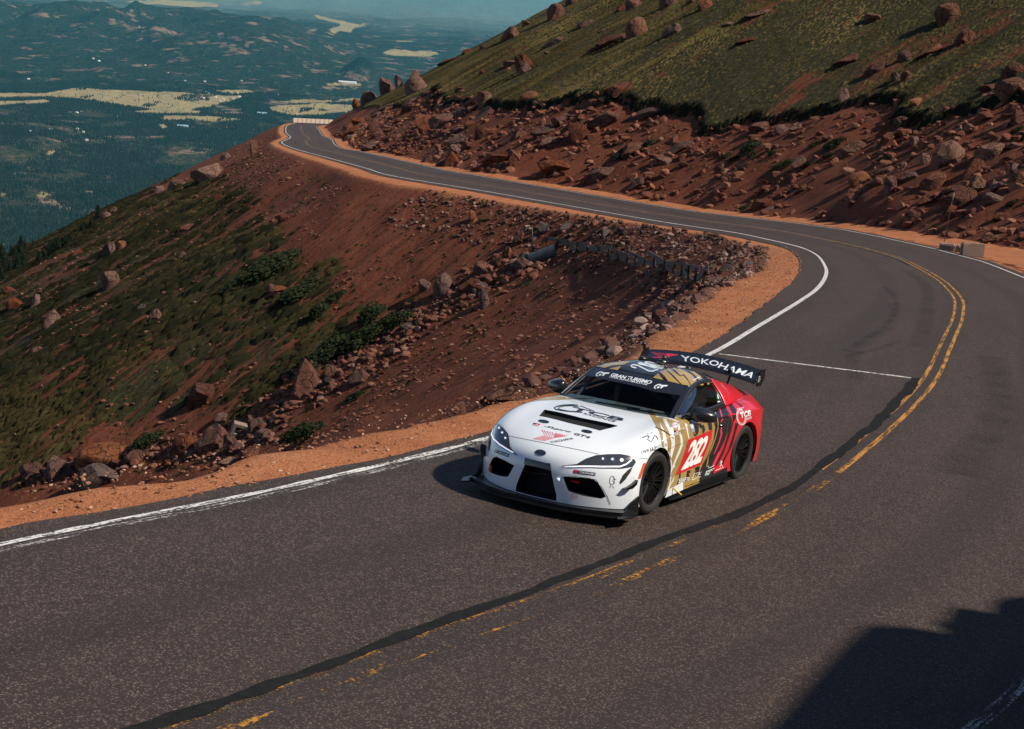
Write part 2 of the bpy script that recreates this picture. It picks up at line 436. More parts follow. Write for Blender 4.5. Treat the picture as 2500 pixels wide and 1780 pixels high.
def paint(name, col, lo, hi, scx=(.8, 9., 1), sc=2.2, fine=26):
    m = NM(name); U = m.uv()
    a = m.noise(m.scale(U, scx), sc, 4, .7); b = m.noise(m.pos(), fine, 3, .7)
    k = m.math('ADD', m.math('MULTIPLY', a, .6), m.math('MULTIPLY', b, .4))
    m.l(m.ramp(k, [(lo, 0.), (hi, 1.)]), m.b.inputs['Alpha'])
    m.color(m.mix(m.noise(m.pos(), 5, 3, .6), tuple(c * .75 for c in col), col)); m.set(Roughness=.75)
    return m.m
P_WHITE = paint('worn_white_paint', (.70, .69, .66), .435, .52)
P_WHITE2 = paint('good_white_paint', (.62, .60, .57), .36, .47)
P_GHOST = paint('ghost_white_paint', (.50, .48, .45), .50, .60)
P_YEL = paint('yellow_paint', (.50, .225, .035), .425, .54, scx=(.5, 6, 1))
P_YELW = paint('worn_yellow_paint', (.46, .205, .025), .535, .60, scx=(.45, 5, 1), sc=1.6, fine=22)
P_YELF = paint('faded_yellow_paint', (.26, .15, .065), .42, .54, scx=(.3, 6, 1))
s = np.arange(40, 103, .25); w = .043 + jag(s, .03, .5, 12)
ribbon('edge_line', s, -w + .0, w + .0, .004, P_WHITE)
s = np.arange(87, 103, .25); ribbon('edge_line', s, .08, .17, .004, P_GHOST)
s = np.arange(103, 160, .25); wd = np.interp(s, [103, 112, 126, 140, 160], [.05, .06, .065, .055, .045])
ribbon('edge_line', s, -wd, wd, .004, P_WHITE2)
s = np.arange(160, 540, 1.); ribbon('edge_line', s, -.07, .07, .006, P_WHITE2)
s = np.arange(40, 540, 1.); ribbon('edge_line', s[s > 100], W_LINE - .045, W_LINE + .045, .005, P_WHITE2); ribbon('edge_line', s[s <= 101], W_LINE - .06, W_LINE + .06, .005, P_GHOST)
tc = lambda s: np.interp(s, [40, 88, 97, 102, 110, 118, 124, 140, 150, 161, 176, 193, 205, 260, 540], [3.64, 3.62, 3.66, 3.69, 3.74, 3.78, 3.74, 3.70, 3.62, 3.4, 3.25, 3.2, 3.2, 3.3, 3.5])
s = np.arange(60, 99.4, .25)
ribbon('centre_line', s, tc(s) - .055, tc(s) + .055, .004, P_YELW); ribbon('centre_line', s, tc(s) + .16, tc(s) + .27, .004, P_YELW)
s = np.arange(99, 150, .25)
ribbon('centre_line', s, tc(s) - .038, tc(s) + .032, .004, P_YEL); ribbon('centre_line', s, tc(s) + .175, tc(s) + .25, .004, P_YEL)
s = np.arange(150, 520, 1.)
ribbon('centre_line', s, tc(s) - .06, tc(s) + .06, .005, P_YELF); ribbon('centre_line', s, tc(s) + .18, tc(s) + .30, .005, P_YELF)
# bar across the downhill lane
q = np.linspace(.12, 3.62, 24); pa = road_pt(q * 0 + 107.41, q, .0045); pb = road_pt(q * 0 + 107.51, q, .0045)
i = np.arange(23); o = link('stop_line', mesh_np('stop_line', np.vstack([pa, pb]), np.c_[i, i + 1, i + 25, i + 24], P_WHITE, uv=np.vstack([np.c_[q * 3, q * 0], np.c_[q * 3, q * 0 + .1]]))); prop(o, kind='structure')
# tar crack seal
m = NM('tar'); m.color(m.ramp(m.noise(m.pos(), 9, 4, .7), [(.3, (.007, .0075, .008)), (.7, (.017, .016, .016))])); m.set(Roughness=.85); m.b.inputs['Specular IOR Level'].default_value = .12
m.bump(m.noise(m.pos(), 60, 3, .7), .5, .01); M_TAR = m.m
s = np.arange(80, 107.6, .1)
c_ = np.interp(s, [80, 87.7, 88.5, 89.7, 90.1, 90.4, 91.5, 93.3, 94.5, 95.6, 96.6, 97.7, 98.5, 100.2, 102.1, 105.1, 107.6], [3.40, 3.46, 3.54, 3.58, 3.57, 3.52, 3.5, 3.46, 3.46, 3.53, 3.62, 3.66, 3.64, 3.62, 3.66, 3.62, 3.62])
c_ = np.convolve(np.pad(c_, 4, mode='edge'), np.ones(9) / 9, 'valid') + jag(s, .05, .55, 14)
w_ = .062 + jag(s, .05, .35, 15) + np.interp(s, [80, 96, 107.6], [.0, 0, .03])
ribbon('tar_seam', s, c_ - w_, c_ + w_, .006, M_TAR)
s = np.arange(146, 172, .5); ribbon('tar_seam', s, tc(s) - .20 + jag(s, .08, 2, 16), tc(s) - .11 + jag(s, .08, 2, 16), .006, M_TAR)
# rubber marks laid down by cars
ROAD_BVH = BVHTree.FromPolygons([tuple(p) for p in np.vstack([road_pt(SR, t) for t in np.linspace(-1.4, 7.9, 4)])],
                                [(int(a), int(a + 1), int(a + len(SR) + 1), int(a + len(SR))) for k in range(3) for a in np.arange(len(SR) - 1) + k * len(SR)])
def road_hit(u, v):
    h = ROAD_BVH.ray_cast(Vector(CAM), Vector(pix_ray(u, v)))[0]
    return None if h is None else np.array(h)
m = NM('rubber_mark'); nz = m.math('ADD', m.math('MULTIPLY', m.noise(m.pos(), 1.2, 3, .6), .5), m.math('MULTIPLY', m.noise(m.pos(), 40, 3, .7), .5))
sv = m.n('SeparateXYZ'); m.l(m.uv(), sv.inputs[0])
edge = m.math('MULTIPLY', m.math('SUBTRACT', 1.0, m.math('ABSOLUTE', sv.outputs[1])), 1.6, True)
m.l(m.math('MULTIPLY', m.math('MULTIPLY', m.ramp(nz, [(.38, .1), (.62, .8)]), edge), .36), m.b.inputs['Alpha'])
m.color((.016, .015, .016)); m.set(Roughness=.7); M_RUB = m.m
m2 = M_RUB
def skid(pix, w):
    P = np.array([road_hit(*p) for p in pix]); P, _ = catmull(P, .3)
    T = np.gradient(P, axis=0); T /= np.linalg.norm(T, axis=1)[:, None]; Nn = np.c_[-T[:, 1], T[:, 0], T[:, 2] * 0]
    rows = []
    for k in (-1, -.4, .4, 1): 
        r = P + Nn * w * k / 2; 
        for j in range(len(r)):
            h = ROAD_BVH.ray_cast(Vector((r[j, 0], r[j, 1], r[j, 2] + 2)), Vector((0, 0, -1)))[0]
            if h is not None: r[j, 2] = h[2]
        r[:, 2] += .0025; rows.append(r)
    n = len(P); i = np.arange(n - 1)
    F = np.vstack([np.c_[i + k * n, i + k * n + 1, i + (k + 1) * n + 1, i + (k + 1) * n] for k in range(3)])
    uv = np.vstack([np.c_[np.arange(n) * .3, np.full(n, k)] for k in (-1, -.4, .4, 1)])
    prop(link('skid_mark', mesh_np('skid_mark', np.vstack(rows), F, M_RUB, uv=uv)), kind='structure')
skid([(2180, 740), (2178, 790), (2120, 830), (2088, 862), (2080, 900), (2100, 935)], .35)
skid([(2090, 885), (2070, 872), (2150, 850), (2200, 830)], .22)
skid([(2420, 870), (2440, 1000), (2380, 1100), (2340, 1170)], .7)
skid([(2050, 895), (2110, 898), (2200, 912), (2245, 925)], .07)
skid([(2210, 660), (2262, 700), (2258, 790), (2240, 850)], .5)
skid([(2160, 700), (2190, 740), (2150, 800), (2060, 860)], .25)
skid([(860, 372), (960, 400), (1100, 428), (1250, 452)], .9)
skid([(1250, 445), (1420, 478), (1600, 512), (1750, 538)], .8)
# ---------------------------------------------------------------- valley, 1 km below
def val_z(a, b):
    """height of the valley floor at a metres along and b metres to the right of the view"""
    z = -1045 + 90 * fbm(a / 2600, b / 1500, 3, 61) + 40 * fbm(a / 700, b / 420, 3, 71)
    # long forested ridge beyond the meadows
    up = np.clip((a - 11300) / 4300, 0, 1); dn = np.clip((20500 - a) / 4500, 0, 1)
    side = 1 / (1 + np.exp((b / a + .125) * 55))
    z = z + (up * up * (3 - 2 * up)) * dn * side * (290 + 300 * fbm(a / 1700, b / 700, 4, 81))
    z = z + np.clip((a - 19000) / 12000, 0, 1) * (70 * fbm(a / 5200, b / 2600, 3, 91))
    # lone wooded knoll
    r = np.hypot((a - 13000) / 420, (b + 1330) / 165)
    z = z + 150 * np.clip(1 - r, 0, 1) ** .8
    # foot of the mountain rising towards the road
    z = z + 210 * np.clip((5600 - a) / 3200, 0, 1) ** 1.5
    # meadows are flat
    fl = np.exp(-((a - 10400) / 750) ** 2)
    return z * (1 - fl) + (-1052 + 8 * fbm(a / 900, b / 900, 2, 62)) * fl
va_ = axis([(2300, 9000, 45, 60), (9000, 14000, 45, 70), (14000, 26000, 90, 260), (26000, 75000, 400, 3000)])
vt_ = np.linspace(-.48, .40, 620)
VA, VT = np.meshgrid(va_, vt_, indexing='ij')
VB = VA * VT
VZ = val_z(VA, VB)
VP = np.c_[(CAM[0] + VA * FH[0] + VB * RH[0]).ravel(), (CAM[1] + VA * FH[1] + VB * RH[1]).ravel(), VZ.ravel()]
n1_, n2_ = VA.shape
ii = (np.arange(n1_ - 1)[:, None] * n2_ + np.arange(n2_ - 1)[None]).ravel()
VF = np.c_[ii, ii + n2_, ii + n2_ + 1, ii + 1]
if np.cross(VP[VF[0, 1]] - VP[VF[0, 0]], VP[VF[0, 2]] - VP[VF[0, 0]])[2] < 0: VF = VF[:, ::-1]
def val_hit(u, v, z0=None):
    d = pix_ray(u, v); t = (-1045 - CAM[2]) / d[2] if d[2] < 0 else 60000
    for _ in range(8):
        P = CAM + d * t; q = P[:2] - CAM[:2]
        z = float(val_z(np.array([q @ FH]), np.array([q @ RH]))[0])
        t += .7 * ((z - P[2]) / d[2])
        t = min(max(t, 2500), 70000)
    return CAM + d * t
MEADOWS = [
    [(-60, 226), (110, 228), (200, 214), (330, 222), (420, 224), (520, 232), (600, 236), (560, 250), (500, 262), (440, 276), (372, 268), (300, 258), (230, 246), (120, 238), (0, 240), (-60, 242)],
    [(-60, 246), (60, 246), (110, 243), (130, 250), (70, 257), (-60, 260)],
    [(380, 284), (470, 282), (560, 287), (600, 294), (520, 297), (400, 293)],
    [(290, 274), (400, 269), (500, 271), (480, 279), (380, 278)],
    [(655, 262), (700, 256), (790, 252), (860, 256), (880, 270), (800, 282), (720, 284), (664, 272)],
    [(640, 248), (730, 243), (880, 240), (880, 247), (700, 251)],
    [(510, 222), (600, 220), (640, 226), (560, 230)],
    [(84, 472), (120, 470), (140, 478), (100, 484)], [(0, 473), (18, 472), (20, 480), (0, 480)],
    [(98, 374), (128, 366), (146, 372), (118, 382)],
    [(384, 306), (400, 304), (412, 312), (396, 316)],
    [(205, 468), (225, 466), (228, 472), (210, 474)], [(340, 468), (366, 466), (360, 474), (342, 475)],
    [(745, 86), (790, 78), (812, 84), (870, 64), (930, 60), (860, 58), (800, 44), (760, 34), (780, 46), (800, 52), (836, 60), (800, 72), (770, 74)],
    [(930, 128), (960, 120), (1040, 124), (1080, 130), (1040, 138), (960, 136)],
    [(280, 4), (420, 0), (520, 6), (540, 16), (420, 14)], [(560, 10), (640, 2), (640, 10)],
    [(960, 98), (1010, 97), (1010, 102), (970, 102)],
    [(790, 204), (830, 203), (880, 204), (880, 209), (800, 209)],
]
cover = np.zeros(len(VP))
WM = []
for poly in MEADOWS:
    W = np.array([val_hit(*p)[:2] for p in poly]); WM.append(W)
    cover[in_poly(VP[:, 0], VP[:, 1], W)] = 1
far_ = np.clip((VA - 9500) / 2000, 0, 1)
cg = cover.reshape(n1_, n2_)
cg2 = cg.copy(); cg2[:, 1:-1] = (cg[:, :-2] + 2 * cg[:, 1:-1] + cg[:, 2:]) / 4; cg2[1:-1] = (cg2[:-2] + 2 * cg2[1:-1] + cg2[2:]) / 4
m = NM('valley_forest')
P_ = m.pos(); ca = m.at('cover').outputs['Fac']
f1 = m.noise(P_, .045, 3, .7); f2 = m.noise(P_, .004, 4, .6); f3 = m.noise(P_, .012, 3, .6); f4 = m.noise(P_, .0009, 3, .6)
fc = m.ramp(f1, [(.35, (.012, .019, .011)), (.50, (.030, .037, .020)), (.66, (.11, .085, .054))])
fc = m.mix(m.ramp(m.math('ADD', m.math('MULTIPLY', f2, .6), m.math('MULTIPLY', f3, .4)), [(.545, 0.), (.62, .85)]), fc, (.25, .165, .115))
fd = m.mix(m.ramp(m.math('ADD', m.math('MULTIPLY', f2, .6), m.math('MULTIPLY', f3, .4)), [(.555, 0.), (.62, .8)]), m.ramp(f1, [(.36, (.006, .012, .009)), (.52, (.017, .030, .019)), (.68, (.05, .062, .036))]), (.25, .165, .115))
fd = m.mix(m.ramp(m.math('ADD', m.at('plain').outputs['Fac'], m.math('MULTIPLY', m.math('SUBTRACT', f4, .5), .8)), [(.2, 0.), (.9, .85)]), fd, (.14, .19, .165))  # far plain tinted pale and cool, extra haze put into its colour
fd = m.mix(m.at('knoll').outputs['Fac'], fd, (.010, .019, .013))
fc = m.mix(m.at('dense').outputs['Fac'], fc, fd)
mc = m.ramp(f2, [(.3, (.26, .215, .095)), (.55, (.36, .28, .14)), (.7, (.22, .20, .09))])
mm = m.math('ADD', ca, m.math('MULTIPLY', m.math('SUBTRACT', m.math('ADD', m.math('MULTIPLY', f3, .5), m.math('MULTIPLY', f1, .5)), .5), 1.5))
m.color(m.mix(m.ramp(mm, [(.36, 0.), (.64, 1.)]), fc, mc)); m.set(Roughness=1.); m.b.inputs['Specular IOR Level'].default_value = 0
m.bump(m.math('ADD', f1, m.math('MULTIPLY', f3, 2.0)), 1.0, 22)
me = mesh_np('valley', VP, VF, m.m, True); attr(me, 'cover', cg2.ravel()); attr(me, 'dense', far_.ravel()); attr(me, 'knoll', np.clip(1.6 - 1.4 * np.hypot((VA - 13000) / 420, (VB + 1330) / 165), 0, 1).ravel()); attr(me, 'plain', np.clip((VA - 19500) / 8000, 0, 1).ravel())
prop(link('valley', me), kind='structure')

# ---- forest in the nearer half of the valley: every tree real geometry, one mass
def bare(a, b):
    return fbm(a / 330, b / 210, 3, 101) + .55 * fbm(a / 80, b / 70, 2, 102)
NT = 240000
ta = np.sqrt(RNG.uniform(4200 ** 2, 11500 ** 2, NT)); tt = RNG.uniform(-.36, -.06, NT); tb = ta * tt
keep = bare(ta, tb) + .5 * fbm(ta / 900, tb / 420, 2, 111) + .30 * RNG.random(NT) < .36
twx = CAM[0] + ta * FH[0] + tb * RH[0]; twy = CAM[1] + ta * FH[1] + tb * RH[1]
inm = np.zeros(NT, bool)
for W in WM: inm |= in_poly(twx, twy, W)
keep &= ~inm | (RNG.random(NT) < np.where(fbm(ta / 260, tb / 90, 2, 121) > .27, .5, .006))
ta, tb, twx, twy = ta[keep], tb[keep], twx[keep], twy[keep]
tz = val_z(ta, tb); th = RNG.uniform(8, 17, len(ta)); tr = th * RNG.uniform(.17, .27, len(ta))
ang = RNG.uniform(0, 6.28, len(ta)); K = 5
cir = np.array([[math.cos(k * 2 * math.pi / K), math.sin(k * 2 * math.pi / K)] for k in range(K)])
V = np.zeros((len(ta), K + 1, 3))
ca_, sa_ = np.cos(ang)[:, None], np.sin(ang)[:, None]
V[:, :K, 0] = twx[:, None] + tr[:, None] * (cir[:, 0] * ca_ - cir[:, 1] * sa_)
V[:, :K, 1] = twy[:, None] + tr[:, None] * (cir[:, 0] * sa_ + cir[:, 1] * ca_)
V[:, :K, 2] = (tz + th * .12)[:, None]
V[:, K, 0] = twx; V[:, K, 1] = twy; V[:, K, 2] = tz + th
base = (np.arange(len(ta)) * (K + 1))[:, None]
F = np.stack([np.c_[base + k, base + (k + 1) % K, base + K] for k in range(K)], 1).reshape(-1, 3)
m = NM('conifer_forest'); tv = m.at('tint').outputs['Fac']
m.color(m.ramp(tv, [(0., (.004, .010, .006)), (.6, (.012, .024, .013)), (1., (.04, .052, .026))])); m.set(Roughness=.9)
m.b.inputs['Specular IOR Level'].default_value = .1
me = mesh_np('conifer_forest', V.reshape(-1, 3), F, m.m); attr(me, 'tint', np.repeat(RNG.random(len(ta)) ** 1.6, K + 1))
prop(link('conifer_forest', me), label='dark conifer forest covering the valley floor far below', cat='forest', kind='stuff')

# ---- haze
hb = bmesh.new(); bmesh.ops.create_cube(hb, size=1)
hm = bpy.data.meshes.new('haze'); hb.to_mesh(hm); hb.free()
ho = link('haze', hm); ho.scale = (180000, 180000, 1360); ho.location = (-20000, -10000, 52 - 680)
prop(ho, kind='stuff')
mh = bpy.data.materials.new('haze'); mh.use_nodes = True; t = mh.node_tree; t.nodes.clear()
out = t.nodes.new('ShaderNodeOutputMaterial'); pv = t.nodes.new('ShaderNodeVolumePrincipled')
pv.inputs['Color'].default_value = (.17, .72, 1.0, 1); pv.inputs['Density'].default_value = 1.2e-5
pv.inputs['Anisotropy'].default_value = 0.0
t.links.new(pv.outputs[0], out.inputs['Volume']); hm.materials.append(mh)
# ================================================================ the race car (built in its own frame: x forward, y left, z up)
CARM = np.array([[.9952, -.0006, -.0978], [0, 1, -.006], [.0978, .006, .9952]])
car = empty('race_car'); 
mc4 = Matrix.Identity(4)
for i in range(3):
    for j in range(3): mc4[i][j] = CARM[i, j]
car.matrix_world = mc4
prop(car, 'white, gold and red race coupe numbered 282 with a tall rear wing', 'race car')
CCAM = CARM.T @ CAM; CR, CD, CF = CARM.T @ RIGHT, CARM.T @ DOWN, CARM.T @ FWD
def car_ray(u, v):
    d = CR * ((u - 1250) / FOCAL) + CD * ((v - 890) / FOCAL) + CF
    return d / np.linalg.norm(d)
def car_pix(P):
    q = np.atleast_2d(P) - CCAM; d = q @ CF
    return np.c_[q @ CR / d * FOCAL + 1250, q @ CD / d * FOCAL + 890]

# ---- materials
C_WHITE = plain('car_white', (.74, .79, .83), .30, coat=.8)
C_BLACK = plain('car_gloss_black', (.012, .013, .015), .30, coat=.7)
C_CARBON = plain('carbon_black', (.005, .0055, .006), .36, coat=.15, spec=.3)
C_MATTE = plain('matte_black', (.008, .008, .009), .75)
C_RUBBER = plain('tyre_rubber', (.010, .010, .0105), .75)
C_RIM = plain('rim_black', (.012, .012, .013), .30, .4)
C_CHROME = plain('bright_metal', (.75, .75, .77), .18, 1.0)
C_RED = plain('car_red', (.60, .012, .022), .30, coat=.8)
C_PINK = plain('car_bright_red', (.78, .035, .075), .30, coat=.8)
C_LAMPW = plain('lamp_white', (.95, .95, 1.0), .12)
C_LAMPW.node_tree.nodes['Principled BSDF'].inputs['Emission Color'].default_value = (.92, .90, 1, 1); C_LAMPW.node_tree.nodes['Principled BSDF'].inputs['Emission Strength'].default_value = .55
C_ORANGE = plain('amber_reflector', (.65, .10, .015), .35)
C_TOWRED = plain('tow_strap_red', (.75, .02, .012), .55)
C_GREEN = plain('sticker_green', (.02, .30, .10), .5)
C_GREY = plain('print_grey', (.35, .36, .37), .5)
C_NAVY = plain('print_navy', (.012, .022, .035), .45)
C_YELLOW = plain('strap_yellow', (.75, .45, .03), .6)
C_TAIL = plain('tail_lamp', (.30, .01, .012), .15, coat=.5)
m = NM('car_gold'); m.color(m.ramp(m.noise(m.obj(), 3, 3, .5), [(.3, (.46, .29, .075)), (.7, (.62, .42, .14))])); m.set(Roughness=.30, Metallic=.35)
m.b.inputs['Coat Weight'].default_value = .6; C_GOLD = m.m
m = NM('headlamp_lens'); m.color((.040, .045, .052)); m.set(Roughness=.12); m.b.inputs['Coat Weight'].default_value = 1.; C_LENS = m.m
gm = bpy.data.materials.new('tinted_glass'); gm.use_nodes = True; t = gm.node_tree; t.nodes.clear()
o_ = t.nodes.new('ShaderNodeOutputMaterial'); tr_ = t.nodes.new('ShaderNodeBsdfTransparent'); gl_ = t.nodes.new('ShaderNodeBsdfGlossy'); mx_ = t.nodes.new('ShaderNodeMixShader'); fr_ = t.nodes.new('ShaderNodeFresnel')
tr_.inputs[0].default_value = (.34, .39, .41, 1); gl_.inputs['Roughness'].default_value = .03; fr_.inputs[0].default_value = 1.45
mu_ = t.nodes.new('ShaderNodeMath'); mu_.operation = 'MULTIPLY'; mu_.inputs[1].default_value = .30; t.links.new(fr_.outputs[0], mu_.inputs[0]); t.links.new(mu_.outputs[0], mx_.inputs[0]); t.links.new(tr_.outputs[0], mx_.inputs[1]); t.links.new(gl_.outputs[0], mx_.inputs[2]); t.links.new(mx_.outputs[0], o_.inputs[0])
C_GLASS = gm

def mesh_bm(name, bm, mats, smooth=True, parent=None, sharp=None):
    me = bpy.data.meshes.new(name); bm.normal_update(); bm.to_mesh(me); bm.free()
    for mt in (mats if isinstance(mats, (list, tuple)) else [mats]): me.materials.append(mt)
    me.polygons.foreach_set('use_smooth', np.full(len(me.polygons), smooth, bool))
    if sharp: me.set_sharp_from_angle(angle=math.radians(sharp))
    return link(name, me, parent)

def evaluated(o):
    dg = bpy.context.evaluated_depsgraph_get(); dg.update()
    return bpy.data.meshes.new_from_object(o.evaluated_get(dg))

# ---- lower body: control cage for the left half
T_ = [  # nose-to-tail stations: C, M, V, K, S
 [(.925, 0, .13), (.905, .30, .13), (.80, .56, .13), (.66, .75, .13), (.50, .885, .13)],
 [(.945, 0, .30), (.92, .30, .30), (.83, .56, .30), (.69, .755, .30), (.47, .905, .30)],
 [(.945, 0, .45), (.92, .30, .45), (.825, .57, .45), (.67, .755, .46), (.45, .905, .46)],
 [(.935, 0, .545), (.895, .30, .545), (.79, .56, .55), (.63, .755, .555), (.425, .89, .56)],
 [(.895, 0, .615), (.84, .30, .615), (.71, .56, .63), (.56, .75, .645), (.40, .865, .645)],
 [(.78, 0, .695), (.72, .31, .70), (.60, .56, .705), (.45, .755, .735), (.29, .885, .690)],
 [(.48, 0, .795), (.45, .33, .80), (.36, .56, .785), (.25, .775, .805), (.14, .905, .735)],
 [(.10, 0, .865), (.08, .35, .868), (.04, .58, .845), (-.01, .785, .872), (-.02, .910, .775)],
 [(-.30, 0, .905), (-.30, .37, .905), (-.32, .59, .885), (-.36, .765, .910), (-.36, .900, .825)],
 [(-.62, 0, .925), (-.66, .40, .920), (-.72, .60, .910), (-.76, .735, .908), (-.74, .865, .845)],
 [(-1.2, 0, .92), (-1.2, .4, .92), (-1.2, .62, .915), (-1.2, .74, .905), (-1.2, .850, .840)],
 [(-1.7, 0, .93), (-1.7, .4, .93), (-1.7, .62, .925), (-1.7, .75, .915), (-1.7, .865, .845)],
 [(-2.1, 0, .95), (-2.1, .4, .95), (-2.1, .62, .945), (-2.1, .77, .930), (-2.1, .905, .850)],
 [(-2.5, 0, .965), (-2.5, .4, .965), (-2.5, .62, .955), (-2.5, .80, .945), (-2.5, .930, .850)],
 [(-2.85, 0, .965), (-2.85, .4, .965), (-2.85, .62, .945), (-2.85, .80, .920), (-2.85, .922, .830)],
 [(-3.12, 0, .975), (-3.12, .4, .97), (-3.12, .60, .945), (-3.10, .77, .885), (-3.06, .885, .80)],
 [(-3.34, 0, 1.0), (-3.31, .4, .985), (-3.25, .60, .945), (-3.19, .745, .865), (-3.12, .845, .775)],
 [(-3.33, 0, .90), (-3.30, .4, .88), (-3.25, .61, .84), (-3.19, .755, .78), (-3.11, .86, .69)],
 [(-3.36, 0, .60), (-3.33, .4, .60), (-3.28, .62, .58), (-3.21, .77, .56), (-3.10, .875, .53)],
 [(-3.38, 0, .36), (-3.35, .4, .36), (-3.29, .62, .36), (-3.21, .78, .36), (-3.09, .885, .36)],
 [(-3.30, 0, .19), (-3.28, .4, .19), (-3.24, .62, .19), (-3.18, .77, .19), (-3.08, .875, .19)],
]
SIDE = {  # top station index -> rows below S: (x, y, z)
 5: [(.30, .912, .60), (.305, .915, .44), (.31, .915, .29), (.32, .905, .13)],
 6: [(.14, .922, .62), (.14, .925, .45), (.14, .925, .29), (.14, .915, .13)],
 7: [(-.02, .930, .63), (-.02, .935, .45), (-.02, .935, .29), (-.02, .925, .13)],
 8: [(-.36, .915, .64), (-.36, .925, .46), (-.36, .925, .29), (-.36, .915, .13)],
 9: [(-.74, .882, .65), (-.74, .880, .47), (-.74, .888, .29), (-.74, .905, .14)],
 10: [(-1.2, .872, .65), (-1.2, .862, .47), (-1.2, .868, .29), (-1.2, .900, .15)],
 11: [(-1.7, .888, .65), (-1.7, .872, .47), (-1.7, .872, .29), (-1.7, .900, .16)],
 12: [(-2.1, .922, .66), (-2.1, .912, .48), (-2.1, .905, .30), (-2.1, .912, .17)],
 13: [(-2.5, .945, .67), (-2.5, .948, .49), (-2.5, .942, .31), (-2.5, .930, .18)],
 14: [(-2.85, .938, .66), (-2.85, .942, .49), (-2.85, .938, .32), (-2.85, .925, .19)],
 15: [(-3.02, .905, .64), (-3.01, .915, .49), (-3.00, .915, .34), (-2.99, .905, .19)],
}
def body_cage():
    bm = bmesh.new(); cache = {}
    def V(p, side):
        q = (round(p[0], 4), round(p[1] * side, 4), round(p[2], 4))
        if q not in cache: cache[q] = bm.verts.new(q)
        return cache[q]
    def quad(ps, side):
        vs = [V(p, side) for p in ps]
        if side < 0: vs = vs[::-1]
        try: bm.faces.new(vs)
        except ValueError: pass
    for side in (1, -1):
        for a in range(len(T_) - 1):
            for j in range(4):
                quad([T_[a][j], T_[a][j + 1], T_[a + 1][j + 1], T_[a + 1][j]][::-1], side)
        cols = [[T_[k][4] for k in (4, 3, 2, 1, 0)]]
        for k in range(5, 16): cols.append([T_[k][4]] + SIDE[k])
        cols.append([T_[k][4] for k in (16, 17, 18, 19, 20)])
        for c0, c1 in zip(cols[:-1], cols[1:]):
            for r in range(4): quad([c0[r], c0[r + 1], c1[r + 1], c1[r]], side)
    return bm
bm = body_cage()
cr = bm.edges.layers.float.new('crease_edge')
tmp = mesh_bm('body', bm, [C_WHITE, C_MATTE])
md = tmp.modifiers.new('s', 'SUBSURF'); md.levels = 3; md.render_levels = 3
me = evaluated(tmp); bpy.data.objects.remove(tmp)
bm = bmesh.new(); bm.from_mesh(me)
be = [e for e in bm.edges if len(e.link_faces) == 1]
bmesh.ops.holes_fill(bm, edges=be, sides=0)
bmesh.ops.recalc_face_normals(bm, faces=bm.faces)
body = mesh_bm('body', bm, [C_WHITE, C_MATTE], True, None)
SOLID_BVH = BVHTree.FromPolygons([v.co[:] for v in body.data.vertices], [p.vertices[:] for p in body.data.polygons])

def on(bvh, u, v, mirror=False):
    d = car_ray(u, v); o = CCAM.copy()
    h = bvh.ray_cast(Vector(o), Vector(d))
    return (None, None) if h[0] is None else (np.array(h[0]), np.array(h[1]))

# ---- openings cut into the body
def cutter(bm):
    bmesh.ops.recalc_face_normals(bm, faces=bm.faces)
    o = mesh_bm('cutter', bm, [C_WHITE, C_MATTE], False)
    for p in o.data.polygons: p.material_index = 1
    return o
def prism_from(points, axis, depth_in, depth_out, shrink=1.0):
    """polygon of surface points -> prism along axis (unit vector pointing out)"""
    P = np.array(points); ax = np.array(axis, float); ax /= np.linalg.norm(ax)
    c = P.mean(0); bm = bmesh.new()
    A = [bm.verts.new(p + ax * depth_out) for p in P]; B = [bm.verts.new(c + (p - c) * shrink - ax * depth_in) for p in P]
    bm.faces.new(A); bm.faces.new(B[::-1]); n = len(P)
    for i in range(n): bm.faces.new([A[i], B[i], B[(i + 1) % n], A[(i + 1) % n]])
    return bm
GRILLE = [(.135, .515), (.145, .49), (.20, .33), (.245, .20), (.25, .135)]          # (y, z) left edge
gp = [(1.1, y, z) for y, z in GRILLE] + [(1.1, -y, z) for y, z in GRILLE[::-1]]
INT_PIX = [(1372, 1163), (1410, 1164), (1448, 1168), (1462, 1178), (1472, 1194), (1481, 1214), (1470, 1219), (1430, 1213), (1398, 1205), (1385, 1199), (1378, 1181)]
ip = [on(SOLID_BVH, *p)[0] for p in INT_PIX]
cuts = []
bm = bmesh.new(); A = [bm.verts.new((1.1, p[1], p[2])) for p in gp]; B = [bm.verts.new((.70, p[1] * .93, p[2] * .95 + .015)) for p in gp]
bm.faces.new(A); bm.faces.new(B[::-1])
for i in range(len(gp)): bm.faces.new([A[i], B[i], B[(i + 1) % len(gp)], A[(i + 1) % len(gp)]])
cuts.append(cutter(bm))
for sgn in (1, -1):
    P = [(p[0], p[1] * sgn, p[2]) for p in ip]
    if sgn < 0: P = P[::-1]
    cuts.append(cutter(prism_from(P, (.90, .42 * sgn, 0), .22, .12, .86)))
for x in (0.0, -2.47):
    for sgn in (1, -1):
        bm = bmesh.new()
        R_ = .375 if x == 0 else .372
        bmesh.ops.create_cone(bm, cap_ends=True, segments=56, radius1=R_, radius2=R_, depth=.5, matrix=Matrix.Translation((x, sgn * .87, .345)) @ Matrix.Rotation(math.pi / 2, 4, 'X'))
        cuts.append(cutter(bm))
